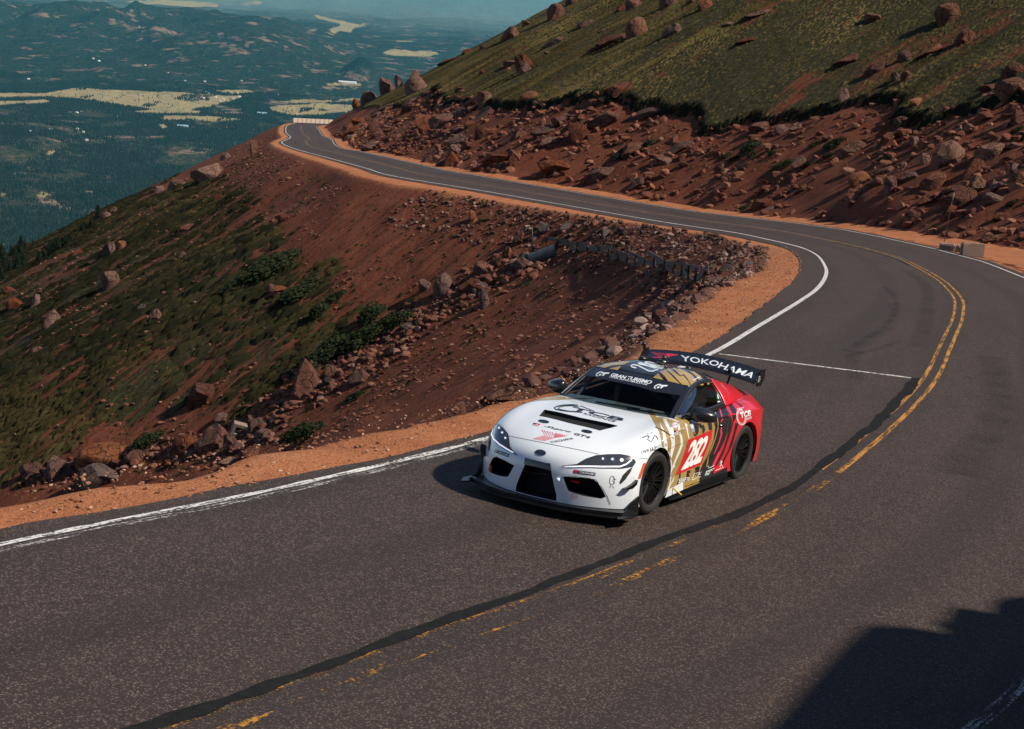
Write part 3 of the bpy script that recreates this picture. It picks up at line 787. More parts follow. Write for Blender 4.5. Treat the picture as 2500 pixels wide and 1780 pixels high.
# outlet in the bonnet, shallow
VENT_PIX = [(1326, 999), (1420, 1020), (1515, 1041), (1491, 1047), (1467, 1053), (1390, 1034), (1312, 1015.5), (1319, 1007)]
vp = [on(SOLID_BVH, *p)[0] for p in VENT_PIX]
cuts.append(cutter(prism_from(vp, (.10, 0, 1), .035, .10, .94)))
bm = bmesh.new(); bmesh.ops.create_cube(bm, size=1, matrix=Matrix.Translation((-1.62, 0, .90)) @ Matrix.Diagonal((1.30, 1.34, 1.15, 1)))
cuts.append(cutter(bm))
for c in cuts:
    md = body.modifiers.new('b', 'BOOLEAN'); md.operation = 'DIFFERENCE'; md.object = c; md.solver = 'EXACT'
me = evaluated(body)
old = body.data; body.modifiers.clear(); body.data = me; bpy.data.meshes.remove(old)
for c in cuts: bpy.data.objects.remove(c)
body.parent = car
# base paint under the prints: white nose, gold and black doors, red tail
me.materials.append(C_GOLD); me.materials.append(C_BLACK); me.materials.append(C_RED)
for p in me.polygons:
    if p.material_index == 0:
        x, y, z = p.center
        if x < -2.05 and (abs(y) > .5 or x < -2.3): p.material_index = 4
        elif x < -1.25 and abs(y) > .66: p.material_index = 3
        elif x < -.78 and abs(y) > .70: p.material_index = 2
me.set_sharp_from_angle(angle=math.radians(42))
print('body faces', len(me.polygons), [m_.name for m_ in me.materials], sum(p.material_index == 1 for p in me.polygons))
BODY_BVH = BVHTree.FromPolygons([v.co[:] for v in me.vertices], [p.vertices[:] for p in me.polygons])

# ---- greenhouse: one lofted surface from cowl to tail, split into glass, pillars and roof
G_ = np.array([  # stations front to rear: centre, quarter, rail, belt
 [(-.585, 0, .915), (-.61, .37, .918), (-.765, .700, .905), (-.78, .735, .895)],
 [(-.93, 0, 1.090), (-.955, .345, 1.085), (-1.04, .655, 1.055), (-1.04, .765, .900)],
 [(-1.285, 0, 1.235), (-1.295, .31, 1.235), (-1.345, .605, 1.190), (-1.36, .775, .902)],
 [(-1.62, 0, 1.268), (-1.62, .31, 1.288), (-1.62, .575, 1.222), (-1.65, .780, .908)],
 [(-1.97, 0, 1.258), (-1.97, .31, 1.280), (-1.95, .550, 1.208), (-1.95, .775, .925)],
 [(-2.36, 0, 1.195), (-2.36, .305, 1.210), (-2.34, .525, 1.140), (-2.30, .760, .940)],
 [(-2.76, 0, 1.095), (-2.76, .295, 1.100), (-2.74, .505, 1.055), (-2.68, .690, .945)],
 [(-3.14, 0, .985), (-3.14, .28, .985), (-3.12, .48, .965), (-3.08, .600, .930)],
])
def cr1(P, t):
    """Catmull-Rom through rows of P at parameter t"""
    n = len(P); i = int(min(max(math.floor(t), 0), n - 2)); f = t - i
    p1, p2 = P[i], P[i + 1]; p0 = P[i - 1] if i > 0 else 2 * p1 - p2; p3 = P[i + 2] if i + 2 < n else 2 * p2 - p1
    return .5 * ((2 * p1) + (-p0 + p2) * f + (2 * p0 - 5 * p1 + 4 * p2 - p3) * f * f + (-p0 + 3 * p1 - 3 * p2 + p3) * f ** 3)
def top_pt(v, u):
    """v along (0..7), u -1..1 across between the rails"""
    c = np.array([cr1(G_[:, k], v) for k in range(3)]); a = abs(u)
    full = np.array([c[2] * [1, -1, 1], c[1] * [1, -1, 1], c[0], c[1], c[2]])
    p = cr1(full, 2 + 2 * a); return p * [1, 1 if u >= 0 else -1, 1]
def side_pt(v, w, sgn=1):
    """w 0 rail .. 1 belt, tumblehome bulge"""
    a = cr1(G_[:, 2], v); b = cr1(G_[:, 3], v); p = a + (b - a) * w
    p = p + np.array([0, .022 * math.sin(math.pi * w), 0]); return p * [1, sgn, 1]
def patch(name, fn, us, vs, mat, off=0.0, thick=0.0, parent=None, flip=False):
    P = np.array([[fn(v, u) for u in us] for v in vs]); nv, nu = len(vs), len(us)
    i = (np.arange(nv - 1)[:, None] * nu + np.arange(nu - 1)[None]).ravel()
    F = np.c_[i, i + 1, i + nu + 1, i + nu]
    if flip: F = F[:, ::-1]
    V = P.reshape(-1, 3)
    if off:
        me = mesh_np(name, V, F, None, True); N_ = np.zeros(len(V) * 3, np.float32); me.vertices.foreach_get('normal', N_); V = V + N_.reshape(-1, 3) * off; bpy.data.meshes.remove(me)
    o = link(name, mesh_np(name, V, F, mat, True), parent)
    if thick:
        md = o.modifiers.new('t', 'SOLIDIFY'); md.thickness = thick; md.offset = -1
    return o
L = np.linspace
patch('windscreen', top_pt, L(-.95, .95, 25), L(0.02, 1.98, 25), C_GLASS, parent=car)
patch('roof', top_pt, L(-1, 1, 33), L(1.94, 4.55, 33), C_BLACK, .004, .03, car)
patch('rear_window', top_pt, L(-.92, .92, 17), L(4.5, 6.7, 21), C_GLASS, parent=car)
patch('tail_panel', top_pt, L(-1, 1, 21), L(6.65, 7, 6), C_RED, .003, 0, car)
for sgn in (1, -1):
    fl = sgn > 0
    patch('pillar', lambda v, u: top_pt(v, u * sgn), L(.93, 1.0, 5), L(0, 2.0, 25), C_BLACK, .004 , .02, car, not fl)
    patch('rear_pillar', lambda v, u: top_pt(v, u * sgn), L(.90, 1.0, 5), L(4.5, 7.0, 25), C_RED, .004, .02, car, not fl)
    fn = lambda v, w: side_pt(v, w, sgn)
    # pillar and rail surround, then glass, then the quarter panel behind it
    patch('side_frame', fn, L(0, .13, 4), L(0.0, 4.9, 45), C_BLACK, .004, .02, car, fl)
    patch('side_frame', fn, L(.86, 1.02, 4), L(0.4, 4.9, 45), C_BLACK, .004, .02, car, fl)
    patch('side_window', fn, L(.10, .90, 9), L(.4, 4.35, 35), C_GLASS, -.004, 0, car, fl)
    q_ = patch('quarter_panel', fn, L(0, 1.04, 13), L(4.25, 7.0, 30), C_RED, .003, .02, car, fl)
    prop(q_)
TOPV, TOPF = [], []
def add_to(V, F, fn, us, vs):
    b = len(V); nv, nu = len(vs), len(us)
    for v in vs:
        for u in us: V.append(tuple(fn(v, u)))
    for a in range(nv - 1):
        for c in range(nu - 1): F.append((b + a * nu + c, b + a * nu + c + 1, b + (a + 1) * nu + c + 1, b + (a + 1) * nu + c))
add_to(TOPV, TOPF, top_pt, L(-1, 1, 33), L(0, 7, 70)); 
for sgn in (1, -1): add_to(TOPV, TOPF, lambda v, w: side_pt(v, w, sgn), L(0, 1.03, 10), L(0, 7, 60))
nb0 = len(TOPV)
ALLV = TOPV + [v.co[:] for v in me.vertices]; ALLF = TOPF + [tuple(nb0 + i for i in p.vertices) for p in me.polygons]
ALL_BVH = BVHTree.FromPolygons(ALLV, ALLF)
# ---------------------------------------------------------------- prints and trim laid on the car's skin
def A_(*p): return [(1130 + x / 2.962, 820 + y / 2.962) for x, y in p]
def B_(*p): return [(1140 + x / 4.9587, 1000 + y / 4.9587) for x, y in p]
def R_(*p): return [(1430 + x / 7.358, 840 + y / 7.358) for x, y in p]
def H_(*p): return [(1300 + x / 8.773, 970 + y / 8.773) for x, y in p]
def D_(*p): return [(1600 + x / 6.765, 980 + y / 6.765) for x, y in p]
def W_(*p): return [(1660 + x / 8.118, 840 + y / 8.118) for x, y in p]

PIECES = []
def lay(name, V2, F2, mat, off=.003, bvh=None, parent=None, maxlen=7.0, rot=None, maxedge=.16):
    """flat faces given in view directions of the photograph, laid on the skin they land on"""
    bvh = bvh or ALL_BVH
    bm = bmesh.new(); vs = [bm.verts.new((x, y, 0)) for x, y in V2]
    for f in F2:
        try: bm.faces.new([vs[i] for i in f])
        except ValueError: pass
    bmesh.ops.remove_doubles(bm, verts=bm.verts, dist=1e-4)
    for _ in range(6):
        le = [e for e in bm.edges if e.calc_length() > maxlen]
        if not le: break
        bmesh.ops.subdivide_edges(bm, edges=le, cuts=1, use_grid_fill=False)
        bmesh.ops.triangulate(bm, faces=[f for f in bm.faces if len(f.verts) > 3])
    dead = []
    for v in bm.verts:
        d = Vector(car_ray(v.co.x, v.co.y)); h = bvh.ray_cast(Vector(CCAM), d)
        if h[0] is None: dead.append(v); continue
        n = h[1] if h[1].dot(d) < 0 else -h[1]
        v.co = h[0] + n * off
    bmesh.ops.delete(bm, geom=dead, context='VERTS')
    bad = [f for f in bm.faces if max(e.calc_length() for e in f.edges) > maxedge]
    bmesh.ops.delete(bm, geom=bad, context='FACES')
    for f in bm.faces:
        f.normal_update()
        if f.normal.dot(Vector(CCAM) - f.calc_center_median()) < 0: f.normal_flip()
    if name == 'livery_stripe':      # a stripe cut in two by the wheel arch is two pieces
        left = set(bm.verts); isl = []
        while left:
            st_ = [left.pop()]; cur = set(st_)
            while st_:
                for e in st_.pop().link_edges:
                    for w in e.verts:
                        if w in left: left.discard(w); cur.add(w); st_.append(w)
            isl.append(cur)
        if len(isl) > 1:
            isl.sort(key=len); out = None
            for cur in isl:
                keep = set(v.index for v in cur); b2 = bm.copy(); b2.verts.ensure_lookup_table()
                idx = {i for i, v in enumerate(bm.verts) if v in cur}
                bmesh.ops.delete(b2, geom=[v for i, v in enumerate(b2.verts) if i not in idx], context='VERTS'); out = mesh_bm(name, b2, mat, True, parent or car); PIECES.append(out)
            bm.free(); return out
    return mesh_bm(name, bm, mat, True, parent or car)
from mathutils.geometry import tessellate_polygon
def decal(name, poly, mat, off=.003, mirror=False, **kw):
    tri = tessellate_polygon([[Vector((x, y, 0)) for x, y in poly]])
    PIECES.clear(); o = lay(name, poly, [tuple(t) for t in tri], mat, off, **kw)
    if mirror:
        for q in (list(PIECES) or [o]):
            me = q.data.copy(); me.transform(Matrix.Diagonal((1, -1, 1, 1))); me.flip_normals(); link(name, me, q.parent)
    return o
def line(name, pts, w, mat, off=.0035, closed=False, **kw):
    P = np.array(pts, float)
    if closed: P = np.vstack([P, P[:1]])
    T = np.gradient(P, axis=0); T /= np.linalg.norm(T, axis=1)[:, None] + 1e-9; N = np.c_[-T[:, 1], T[:, 0]] * np.broadcast_to(np.asarray(w, float), (len(P),))[:, None] / 2
    n = len(P); V2 = np.vstack([P + N, P - N]); F2 = [(i, i + 1, n + i + 1, n + i) for i in range(n - 1)]
    return lay(name, [tuple(v) for v in V2], F2, mat, off, **kw)
def lines(name, segs, w, mat, off=.0035, **kw):
    V2, F2 = [], []
    for pts in segs:
        P = np.array(pts, float); T = np.gradient(P, axis=0); T /= np.linalg.norm(T, axis=1)[:, None] + 1e-9; N = np.c_[-T[:, 1], T[:, 0]] * w / 2
        b = len(V2); n = len(P); V2 += [tuple(v) for v in np.vstack([P + N, P - N])]; F2 += [(b + i, b + i + 1, b + n + i + 1, b + n + i) for i in range(n - 1)]
    return lay(name, V2, F2, mat, off, **kw)
def polys(name, ps, mat, off=.0035, **kw):
    V2, F2 = [], []
    for p in ps:
        b = len(V2); V2 += list(p); F2 += [tuple(b + i for i in t) for t in tessellate_polygon([[Vector((x, y, 0)) for x, y in p]])]
    return lay(name, V2, F2, mat, off, **kw)
def text2d(txt, bold=0.0, shear=0.0, spacing=1.0):
    c = bpy.data.curves.new('t', 'FONT'); c.body = txt; c.offset = bold; c.shear = shear; c.space_character = spacing; c.resolution_u = 3
    o = bpy.data.objects.new('t', c); COL.objects.link(o)
    me = evaluated(o); bpy.data.objects.remove(o); bpy.data.curves.remove(c)
    V = np.array([v.co[:2] for v in me.vertices]); F = [tuple(p.vertices) for p in me.polygons]; bpy.data.meshes.remove(me)
    V -= V.min(0); V /= V.max(0); return V, F
def homography(q):
    """unit square (0,0)bottom-left -> quad TL,TR,BR,BL in view directions"""
    src = [(0, 1), (1, 1), (1, 0), (0, 0)]; A = []
    for (x, y), (u, v) in zip(src, q):
        A += [[x, y, 1, 0, 0, 0, -u * x, -u * y, -u], [0, 0, 0, x, y, 1, -v * x, -v * y, -v]]
    return np.linalg.svd(np.array(A))[2][-1].reshape(3, 3)
def text(name, txt, quad, mat, off=.0045, bold=0.0, shear=0.0, spacing=1.0, **kw):
    V, F = text2d(txt, bold, shear, spacing); Hm = homography(quad)
    q = np.c_[V, np.ones(len(V))] @ Hm.T; q = q[:, :2] / q[:, 2:]
    return lay(name, [tuple(v) for v in q], F, mat, off, maxlen=kw.pop('maxlen', 9.0), **kw)
def ellipse(c, rx, ry, rot=0, n=28, a0=0, a1=2 * math.pi):
    t = np.linspace(a0, a1, n, endpoint=abs(a1 - a0) < 6.28); x = rx * np.cos(t); y = ry * np.sin(t); r = math.radians(rot)
    return [(c[0] + X * math.cos(r) - Y * math.sin(r), c[1] + X * math.sin(r) + Y * math.cos(r)) for X, Y in zip(x, y)]

# ---- livery fields on the flank (mirrored to the far side)
K1, K2, K3, K4 = .0016, .0024, .0032, .0042
NOB = dict(bvh=BODY_BVH)
GOLDF = D_((0, 265), (100, 258), (360, 335), (560, 365), (700, 335), (950, 330), (985, 420), (960, 640), (860, 900), (760, 1070), (720, 1200), (560, 1260), (380, 1370), (230, 1450), (115, 1600), (150, 1450), (190, 1250), (215, 1040), (200, 900), (205, 700), (150, 480), (60, 330))
BLACKF = D_((960, 330), (970, 180), (1060, 110), (1140, 20), (1180, 140), (1240, 220), (1270, 330), (1200, 500), (1060, 820), (960, 1010), (940, 1060), (970, 1160), (830, 1200), (730, 1225), (770, 1060), (870, 890), (960, 640), (985, 430))
REDF = D_((1120, -60), (1180, 10), (1300, -20), (1480, -10), (1590, 10), (1640, 110), (1660, 500), (1640, 760), (1610, 830), (1580, 600), (1500, 380), (1400, 520), (1290, 820), (1240, 1060), (1130, 1110), (960, 1190), (950, 1040), (1060, 820), (1200, 500), (1260, 330), (1200, 250), (1180, 140), (1140, 20))
REDTAIL = D_((1200, -10), (1480, -40), (1600, 10), (1650, 150), (1668, 520), (1640, 800), (1600, 840), (1570, 520), (1480, 340), (1380, 300), (1250, 100))
decal('livery_panel', GOLDF, C_GOLD, K1, True, **NOB)
decal('livery_panel', BLACKF, C_BLACK, K1 + .0004, True, **NOB)
decal('livery_panel', REDF, C_RED, K1 + .0002, True, **NOB)
# stripes
for p, mt in [
    (D_((-160, 60), (-120, 62), (-40, 170), (60, 330), (110, 480), (135, 660), (140, 850), (120, 840), (95, 640), (60, 500), (-30, 330), (-110, 190)), C_GOLD),
    (D_((120, 290), (180, 288), (235, 430), (290, 430), (320, 610), (320, 740), (275, 900), (235, 1040), (215, 1030), (250, 820), (265, 700), (225, 500), (170, 400)), C_WHITE),
    (D_((385, 365), (405, 420), (415, 500), (445, 600), (455, 710), (400, 860), (310, 1050), (330, 1060), (285, 1110), (205, 1320), (190, 1340), (200, 1250), (270, 1110), (272, 1085), (350, 880), (415, 720), (410, 620), (375, 480), (378, 380)), C_WHITE),
    (D_((480, 360), (520, 375), (530, 450), (560, 610), (545, 620), (510, 470)), C_WHITE),
    (D_((315, 1240), (290, 1320), (240, 1400), (140, 1560), (110, 1600), (230, 1390), (275, 1310), (305, 1240)), C_WHITE),
    (D_((705, 340), (750, 338), (760, 390), (800, 390), (820, 470), (800, 525), (775, 525), (770, 450), (730, 440)), C_NAVY),
    (D_((845, 335), (925, 332), (940, 470), (880, 478), (870, 400)), C_NAVY),
    (D_((560, 350), (605, 345), (620, 470), (650, 540), (690, 545), (670, 575), (630, 570), (625, 500), (580, 440)), C_NAVY),
    (D_((980, 175), (995, 178), (1035, 300), (1045, 420), (1000, 600), (935, 780), (880, 900), (872, 1000), (850, 1080), (835, 1080), (860, 940), (905, 800), (985, 600), (1030, 420), (1018, 300)), C_GOLD),
    (D_((945, 330), (968, 360), (960, 520), (920, 640), (860, 760), (790, 920), (770, 1060), (720, 1160), (730, 1070), (780, 900), (850, 740), (925, 560)), C_GOLD),
    (D_((1052, 125), (1070, 122), (1120, 290), (1085, 345), (1075, 330), (1100, 290)), C_PINK),
    (D_((1080, 430), (1098, 430), (1095, 500), (1105, 520), (1060, 680), (975, 870), (962, 868), (1045, 660), (1080, 530), (1072, 510)), C_PINK),
    (D_((1040, 830), (1075, 830), (1000, 1000), (960, 1060), (940, 1045), (985, 950)), C_PINK),
    (D_((1180, 10), (1260, 30), (1330, 140), (1340, 260), (1290, 340), (1250, 500), (1130, 850), (1040, 1020), (985, 1110), (1000, 1020), (1120, 780), (1215, 450), (1275, 330), (1265, 190), (1210, 80)), C_BLACK),
    (D_((1320, 360), (1375, 360), (1330, 500), (1270, 720), (1150, 960), (1110, 1060), (1070, 1040), (1200, 800), (1275, 560)), C_BLACK),
    (D_((1300, 0), (1330, 10), (1420, 60), (1455, 140), (1430, 140), (1400, 80)), C_NAVY),
    (D_((395, 1190), (420, 1188), (410, 1280), (370, 1370), (350, 1372), (380, 1270)), C_BLACK),
    (D_((520, 1150), (580, 1135), (575, 1180), (550, 1190), (560, 1230), (520, 1300), (490, 1330), (510, 1220), (515, 1190)), C_BLACK),
    (D_((650, 1095), (730, 1060), (735, 1120), (690, 1230), (640, 1240), (655, 1150)), C_BLACK)]:
    decal('livery_stripe', p, mt, K2, True, **NOB)
decal('number_panel', D_((540, 635), (945, 462), (925, 600), (790, 930), (760, 1040), (590, 1110), (320, 1230), (400, 1060), (445, 930), (510, 760)), C_RED, K3, True, **NOB)
text('race_number', '282', D_((600, 650), (905, 545), (735, 1010), (415, 1150)), plain('number_white', (.78, .78, .74), .4), K4, bold=.035, spacing=.86, **NOB)
# lettering along the sill
text('lettering', 'SHIFTS', D_((380, 1275), (555, 1250), (555, 1305), (372, 1350)), C_WHITE, K4, bold=.02, **NOB)
text('lettering', 'JTX', D_((615, 1195), (765, 1160), (735, 1225), (590, 1270)), C_WHITE, K4, bold=.01, shear=.1, **NOB)
lines('lettering', [D_((595, 1290), (745, 1240)), D_((590, 1302), (650, 1285))], 1.0, C_WHITE, K4, **NOB)
lines('lettering', [D_((855, 1080), (880, 1060), (870, 1105), (900, 1090)), D_((900, 1095), (965, 1055)), D_((830, 1160), (965, 1105)), D_((825, 1178), (940, 1135)), D_((815, 1200), (900, 1180)), D_((810, 1218), (880, 1205))], 1.3, C_WHITE, K4, **NOB)
lines('lettering', [D_((1060, 1080), (1100, 985)), D_((1068, 1000), (1105, 1075)), D_((1085, 975), (1075, 1030)), D_((985, 1142), (1125, 1085))], 1.3, C_WHITE, K4, **NOB)
# club badge on the haunch
for rx, ry, w in ((11.2, 18.5, 1.6), (8.6, 15.2, 1.0)):
    line('badge_ring', ellipse(D_((1415, 262))[0], rx, ry, -8, 34, 5.3, 5.3 - 5.2), w, C_WHITE, K4, **NOB)
lines('badge_ring', [D_((1350 + 22 * k, 140 - 5 * k), (1362 + 22 * k, 118 - 4 * k)) for k in range(5)], 1.6, C_WHITE, K4, **NOB)
text('lettering', 'TCB', D_((1390, 190), (1570, 140), (1572, 232), (1405, 280)), C_WHITE, K4 + .001, bold=.04, shear=.1, **NOB)
text('lettering', 'RACING', D_((1500, 270), (1580, 240), (1585, 280), (1508, 312)), C_WHITE, K4 + .001, bold=.02, shear=.1, **NOB)
# wing and club stickers
decal('round_sticker', ellipse(D_((325, 395))[0], 8, 8.2), C_WHITE, K3, **NOB)
line('round_sticker', ellipse(D_((325, 395))[0], 7, 7.3), 1.0, C_RED, K4, closed=True, **NOB)
text('lettering', 'GTA', D_((290, 385), (355, 372), (360, 402), (296, 415)), C_NAVY, K4, **NOB)
decal('badge', D_((300, 485), (335, 478), (340, 515), (305, 522)), C_NAVY, K3, **NOB); decal('badge', D_((335, 478), (368, 470), (372, 505), (340, 515)), C_RED, K3, **NOB)
text('lettering', 'GR', D_((306, 522), (378, 505), (384, 545), (312, 562)), C_WHITE, K4, bold=.04, **NOB)
lines('lettering', [D_((385, 480 + 18 * k), (445, 465 + 18 * k)) for k in range(4)], .7, C_NAVY, K4, **NOB)
decal('square_sticker', D_((555, 385), (650, 368), (690, 480), (610, 508)), plain('sticker_blue', (.25, .32, .52), .5), K4, **NOB)
polys('square_sticker', [D_((570, 395), (610, 388), (630, 440), (590, 450)), D_((640, 450), (665, 445), (675, 475), (650, 480))], C_WHITE, K4 + .001, **NOB)
# grey company mark and name on the wing
m = plain('print_black', (.014, .014, .016), .5); C_PRINT = m
lines('lettering', [A_((1297, 738), (1330, 724), (1348, 728)), A_((1348, 728), (1335, 752), (1362, 766), (1378, 742), (1385, 722), (1398, 726), (1410, 750)), A_((1335, 712), (1341, 709)), A_((1362, 704), (1368, 702))], 1.9, C_PRINT, K3, **NOB)
text('lettering', 'ONWARD', A_((1288, 833), (1392, 797), (1398, 824), (1292, 860)), C_PRINT, K3, spacing=1.15, **NOB)
text('lettering', 'MOTION', A_((1395, 796), (1475, 773), (1478, 797), (1400, 823)), C_GREY, K3, spacing=1.15, **NOB)
# bonnet prints
text('lettering', 'TCB', H_((875, 205), (2030, 470), (1900, 515), (800, 262)), C_NAVY, K3, bold=.03, shear=0, spacing=.95, **NOB)
text('lettering', 'RACING', H_((1120, 340), (1815, 510), (1740, 535), (1085, 362)), C_NAVY, K3, bold=.02, **NOB)
for q, w in ((H_((980, 172), (830, 162), (650, 172), (520, 198), (465, 230), (500, 262), (610, 285), (780, 305), (990, 312)), 2.6), (H_((1010, 215), (860, 185), (700, 190), (575, 212), (545, 235), (590, 262), (720, 288), (900, 318), (1075, 330)), 1.6)):
    line('badge_ring', q, w, C_NAVY, K3, **NOB)
lines('badge_ring', [H_((1020 + 62 * k, 185 + 24 * k), (1085 + 62 * k, 205 + 26 * k)) for k in range(5)], 1.5, C_NAVY, K3, **NOB)
for c in ((245, 522), (1168, 738)):
    o = decal('bonnet_latch', ellipse(H_(c)[0], 13.5, 3.7, 10), C_BLACK, .006, **NOB)
decal('badge', H_((20, 552), (90, 562), (75, 605), (0, 595)), C_PRINT, K3, **NOB); decal('badge', H_((90, 562), (182, 578), (120, 622), (50, 608)), C_PINK, K3, **NOB)
text('lettering', 'GR', H_((15, 578), (150, 600), (115, 618), (-10, 600)), C_WHITE, K4, bold=.04, **NOB)
text('lettering', 'Supra', H_((290, 605), (850, 735), (800, 770), (225, 640)), C_PRINT, K3, bold=.012, shear=.5, **NOB)
text('lettering', 'GT4', H_((915, 765), (1255, 850), (1215, 890), (870, 800)), C_PRINT, K3, bold=.03, shear=.1, **NOB)
SY = []
for k in range(5):   # the striped Y: five strokes each side meeting at the middle
    t = k / 4
    SY.append(H_((205 + 215 * t, 700 + 50 * t), (275 + 195 * t, 822 + 46 * t), (20 + 215 * t, 895 + 42 * t)))
for k in range(5):
    t = k / 4
    SY.append(H_((470 + 8 * t, 790 + 74 * t), (530 + 215 * t, 770 + 58 * t)))
lines('lettering', SY, 1.35, C_PINK, K3, **NOB)
text('lettering', 'YOKOHAMA', H_((360, 950), (855, 862), (880, 905), (405, 990)), C_PRINT, K3, **NOB)
# nose badge: overlapping ovals
c0 = A_((562, 845))[0]
decal('nose_badge', ellipse(c0, 13.6, 7.4, 8), C_NAVY, K3, **NOB)
line('nose_badge', ellipse(c0, 12.8, 6.8, 8), 1.0, C_CHROME, K4, closed=True, **NOB); line('nose_badge', ellipse((c0[0], c0[1] - 2.6), 8.5, 2.9, 8), .8, C_CHROME, K4, closed=True, **NOB)
line('nose_badge', ellipse((c0[0] - .2, c0[1] + .3), 3.4, 5.6, 0), .8, C_CHROME, K4, closed=True, **NOB)
# maker plates under the headlamps
for q in (A_((803, 968), (960, 990), (957, 1013), (800, 991)), A_((236, 820), (337, 855), (329, 878), (228, 842))):
    decal('sponsor_plate', q, C_PRINT, K3, **NOB)
    Hm = homography(q); g = lambda x, y: tuple((np.array([x, y, 1]) @ Hm.T)[:2] / (np.array([x, y, 1]) @ Hm.T)[2])
    decal('sponsor_plate', [g(.03, .92), g(.22, .92), g(.14, .1), g(.04, .1)], C_RED, K4, **NOB)
    text('lettering', 'YOKOHAMA', [g(.25, .8), g(.97, .8), g(.97, .2), g(.25, .2)], C_WHITE, K4, bold=.01, **NOB)
text('lettering', 'TOW', A_((785, 1153), (825, 1158), (823, 1170), (783, 1165)), C_RED, K3, **NOB); line('lettering', ellipse(A_((803, 1162))[0], 8.6, 5.2, 5), .8, C_RED, K3, closed=True, **NOB)
line('lettering', ellipse(A_((1078, 1045))[0], 5.6, 10.5, 6), 1.1, C_PRINT, K3, closed=True, **NOB)
lines('lettering', [A_((1085, 1020), (1098, 1030), (1082, 1045), (1100, 1060), (1085, 1075)), A_((1070, 1080), (1062, 1100)), A_((1080, 1082), (1092, 1102)), A_((1095, 1035), (1110, 1040))], .9, C_PRINT, K3, **NOB)
decal('side_marker', A_((1304, 920), (1323, 917), (1284, 1031), (1264, 1033)), C_ORANGE, K4, True, **NOB)
# shut lines
for q in (H_((-700, 790), (-500, 830), (0, 930), (500, 1030), (1000, 1130), (1420, 1222)), A_((1345, 888), (1255, 888)), A_((1385, 885), (1470, 870), (1490, 810)),
          D_((200, 800), (320, 740), (460, 690), (520, 650), (500, 880), (440, 1080), (400, 1250), (370, 1370)), D_((1260, 630), (1340, 575)), D_((1200, 250), (1195, 330), (1130, 640), (1030, 850), (880, 960))):
    line('shut_line', q, .8, C_MATTE if True else 0, .0028, **NOB)
line('shut_line', D_((1195, 300), (1185, 420), (1140, 640), (1030, 850)), .7, C_CHROME, .0050, **NOB)
for q in (B_((630, 690), (720, 760), (1040, 790)), B_((1050, 790), (1150, 780), (1530, 800))): line('shut_line', q, .6, C_GREY, .0028, **NOB)
line('bonnet_crease', D_((-5, 425), (120, 480), (240, 560), (300, 620)), [1., 2.6, 2.2, .8], C_MATTE, K4, **NOB)

# ---- headlamps: housing, light strip and three projectors each
def headlamp(poly, strip, dots, rad):
    h = decal('headlight', poly, C_LENS, .004, **NOB)
    line('headlight_rim', [p for p in poly] , 1.0, C_BLACK, .007, closed=True, parent=h, **NOB)
    line('light_strip', strip, [1.0] + [3.2] * (len(strip) - 2) + [2.2], C_LAMPW, .012, parent=h, **NOB)
    for d, r in zip(dots, rad):
        p = decal('projector', ellipse(d, r * 1.6, r * 1.5), C_CHROME, .0075, parent=h, **NOB)
        decal('projector_core', ellipse((d[0] - .3, d[1] - .3), r * .65, r * .65), C_LAMPW, .0105, parent=h, **NOB)
    return h
headlamp(B_((1150, 683), (1330, 664), (1440, 600), (1560, 560), (1700, 548), (1850, 545), (1960, 560), (2025, 600), (2040, 640), (2005, 690), (1870, 712), (1600, 708), (1350, 692)),
         B_((1180, 688), (1400, 690), (1650, 694), (1850, 692), (1920, 665), (1990, 612)), B_((1645, 600), (1760, 604), (1870, 612)), (3.3, 3.3, 2.8))
headlamp(B_((612, 556), (560, 508), (522, 450), (512, 360), (500, 300), (440, 225), (385, 185), (350, 182), (318, 220), (298, 290), (305, 345), (370, 420), (450, 475), (540, 520)),
         B_((330, 235), (308, 300), (330, 360), (400, 425), (480, 475), (570, 525)), B_((395, 228), (432, 285), (470, 350)), (2.6, 2.8, 2.8))
# vents, grille frame, canards
for sgn_p in (A_((1228, 948), (1212, 985), (1172, 1042), (1140, 1072), (1132, 1060), (1158, 1006), (1195, 968)), A_((202, 730), (203, 775), (192, 832), (186, 830), (188, 770))):
    decal('side_vent', sgn_p, C_MATTE, .004, **NOB)
for q in (B_((1150, 815), (1300, 812), (1480, 830), (1560, 850), (1640, 950), (1700, 1060), (1735, 1150)),): line('intake_lip', q, 1.6, C_BLACK, .004, **NOB)
for q in (B_((705, 582), (850, 630), (1012, 652), (1015, 740), (690, 660), (700, 610)),): decal('grille_top', q, C_BLACK, .004, bvh=SOLID_BVH)

# ---- windscreen banner and prints
TOP_BVH = BVHTree.FromPolygons(TOPV, TOPF)
NT_ = dict(bvh=TOP_BVH)
decal('banner', R_((-25, 520), (105, 400), (180, 405), (640, 480), (1210, 590), (1700, 720), (1905, 768), (1790, 915), (1690, 925), (1250, 860), (900, 760), (420, 660), (200, 600), (0, 575)), C_BLACK, .003, **NT_)
text('lettering', 'GRAN TURISMO', R_((478, 528), (1205, 668), (1165, 730), (440, 585)), C_WHITE, .0055, bold=.028, shear=.12, spacing=.92, **NT_)
text('lettering', 'THE REAL DRIVING SIMULATOR', R_((428, 585), (1112, 722), (1105, 750), (418, 605)), C_WHITE, .0055, bold=.01, shear=.1, **NT_)
for dx, dy in ((0, 0), (1043, 225)):
    P = lambda *p: R_(*[(x + dx, y + dy) for x, y in p])
    lines('lettering', [P((305, 508), (250, 512), (200, 540), (188, 565), (215, 582))], 2.6, C_WHITE, .0055, **NT_)
    polys('lettering', [P((248, 545), (285, 545), (270, 575), (230, 575)), P((290, 515), (435, 520), (405, 545), (355, 542), (320, 578), (290, 575), (318, 540), (280, 535))], C_WHITE, .0055, **NT_)
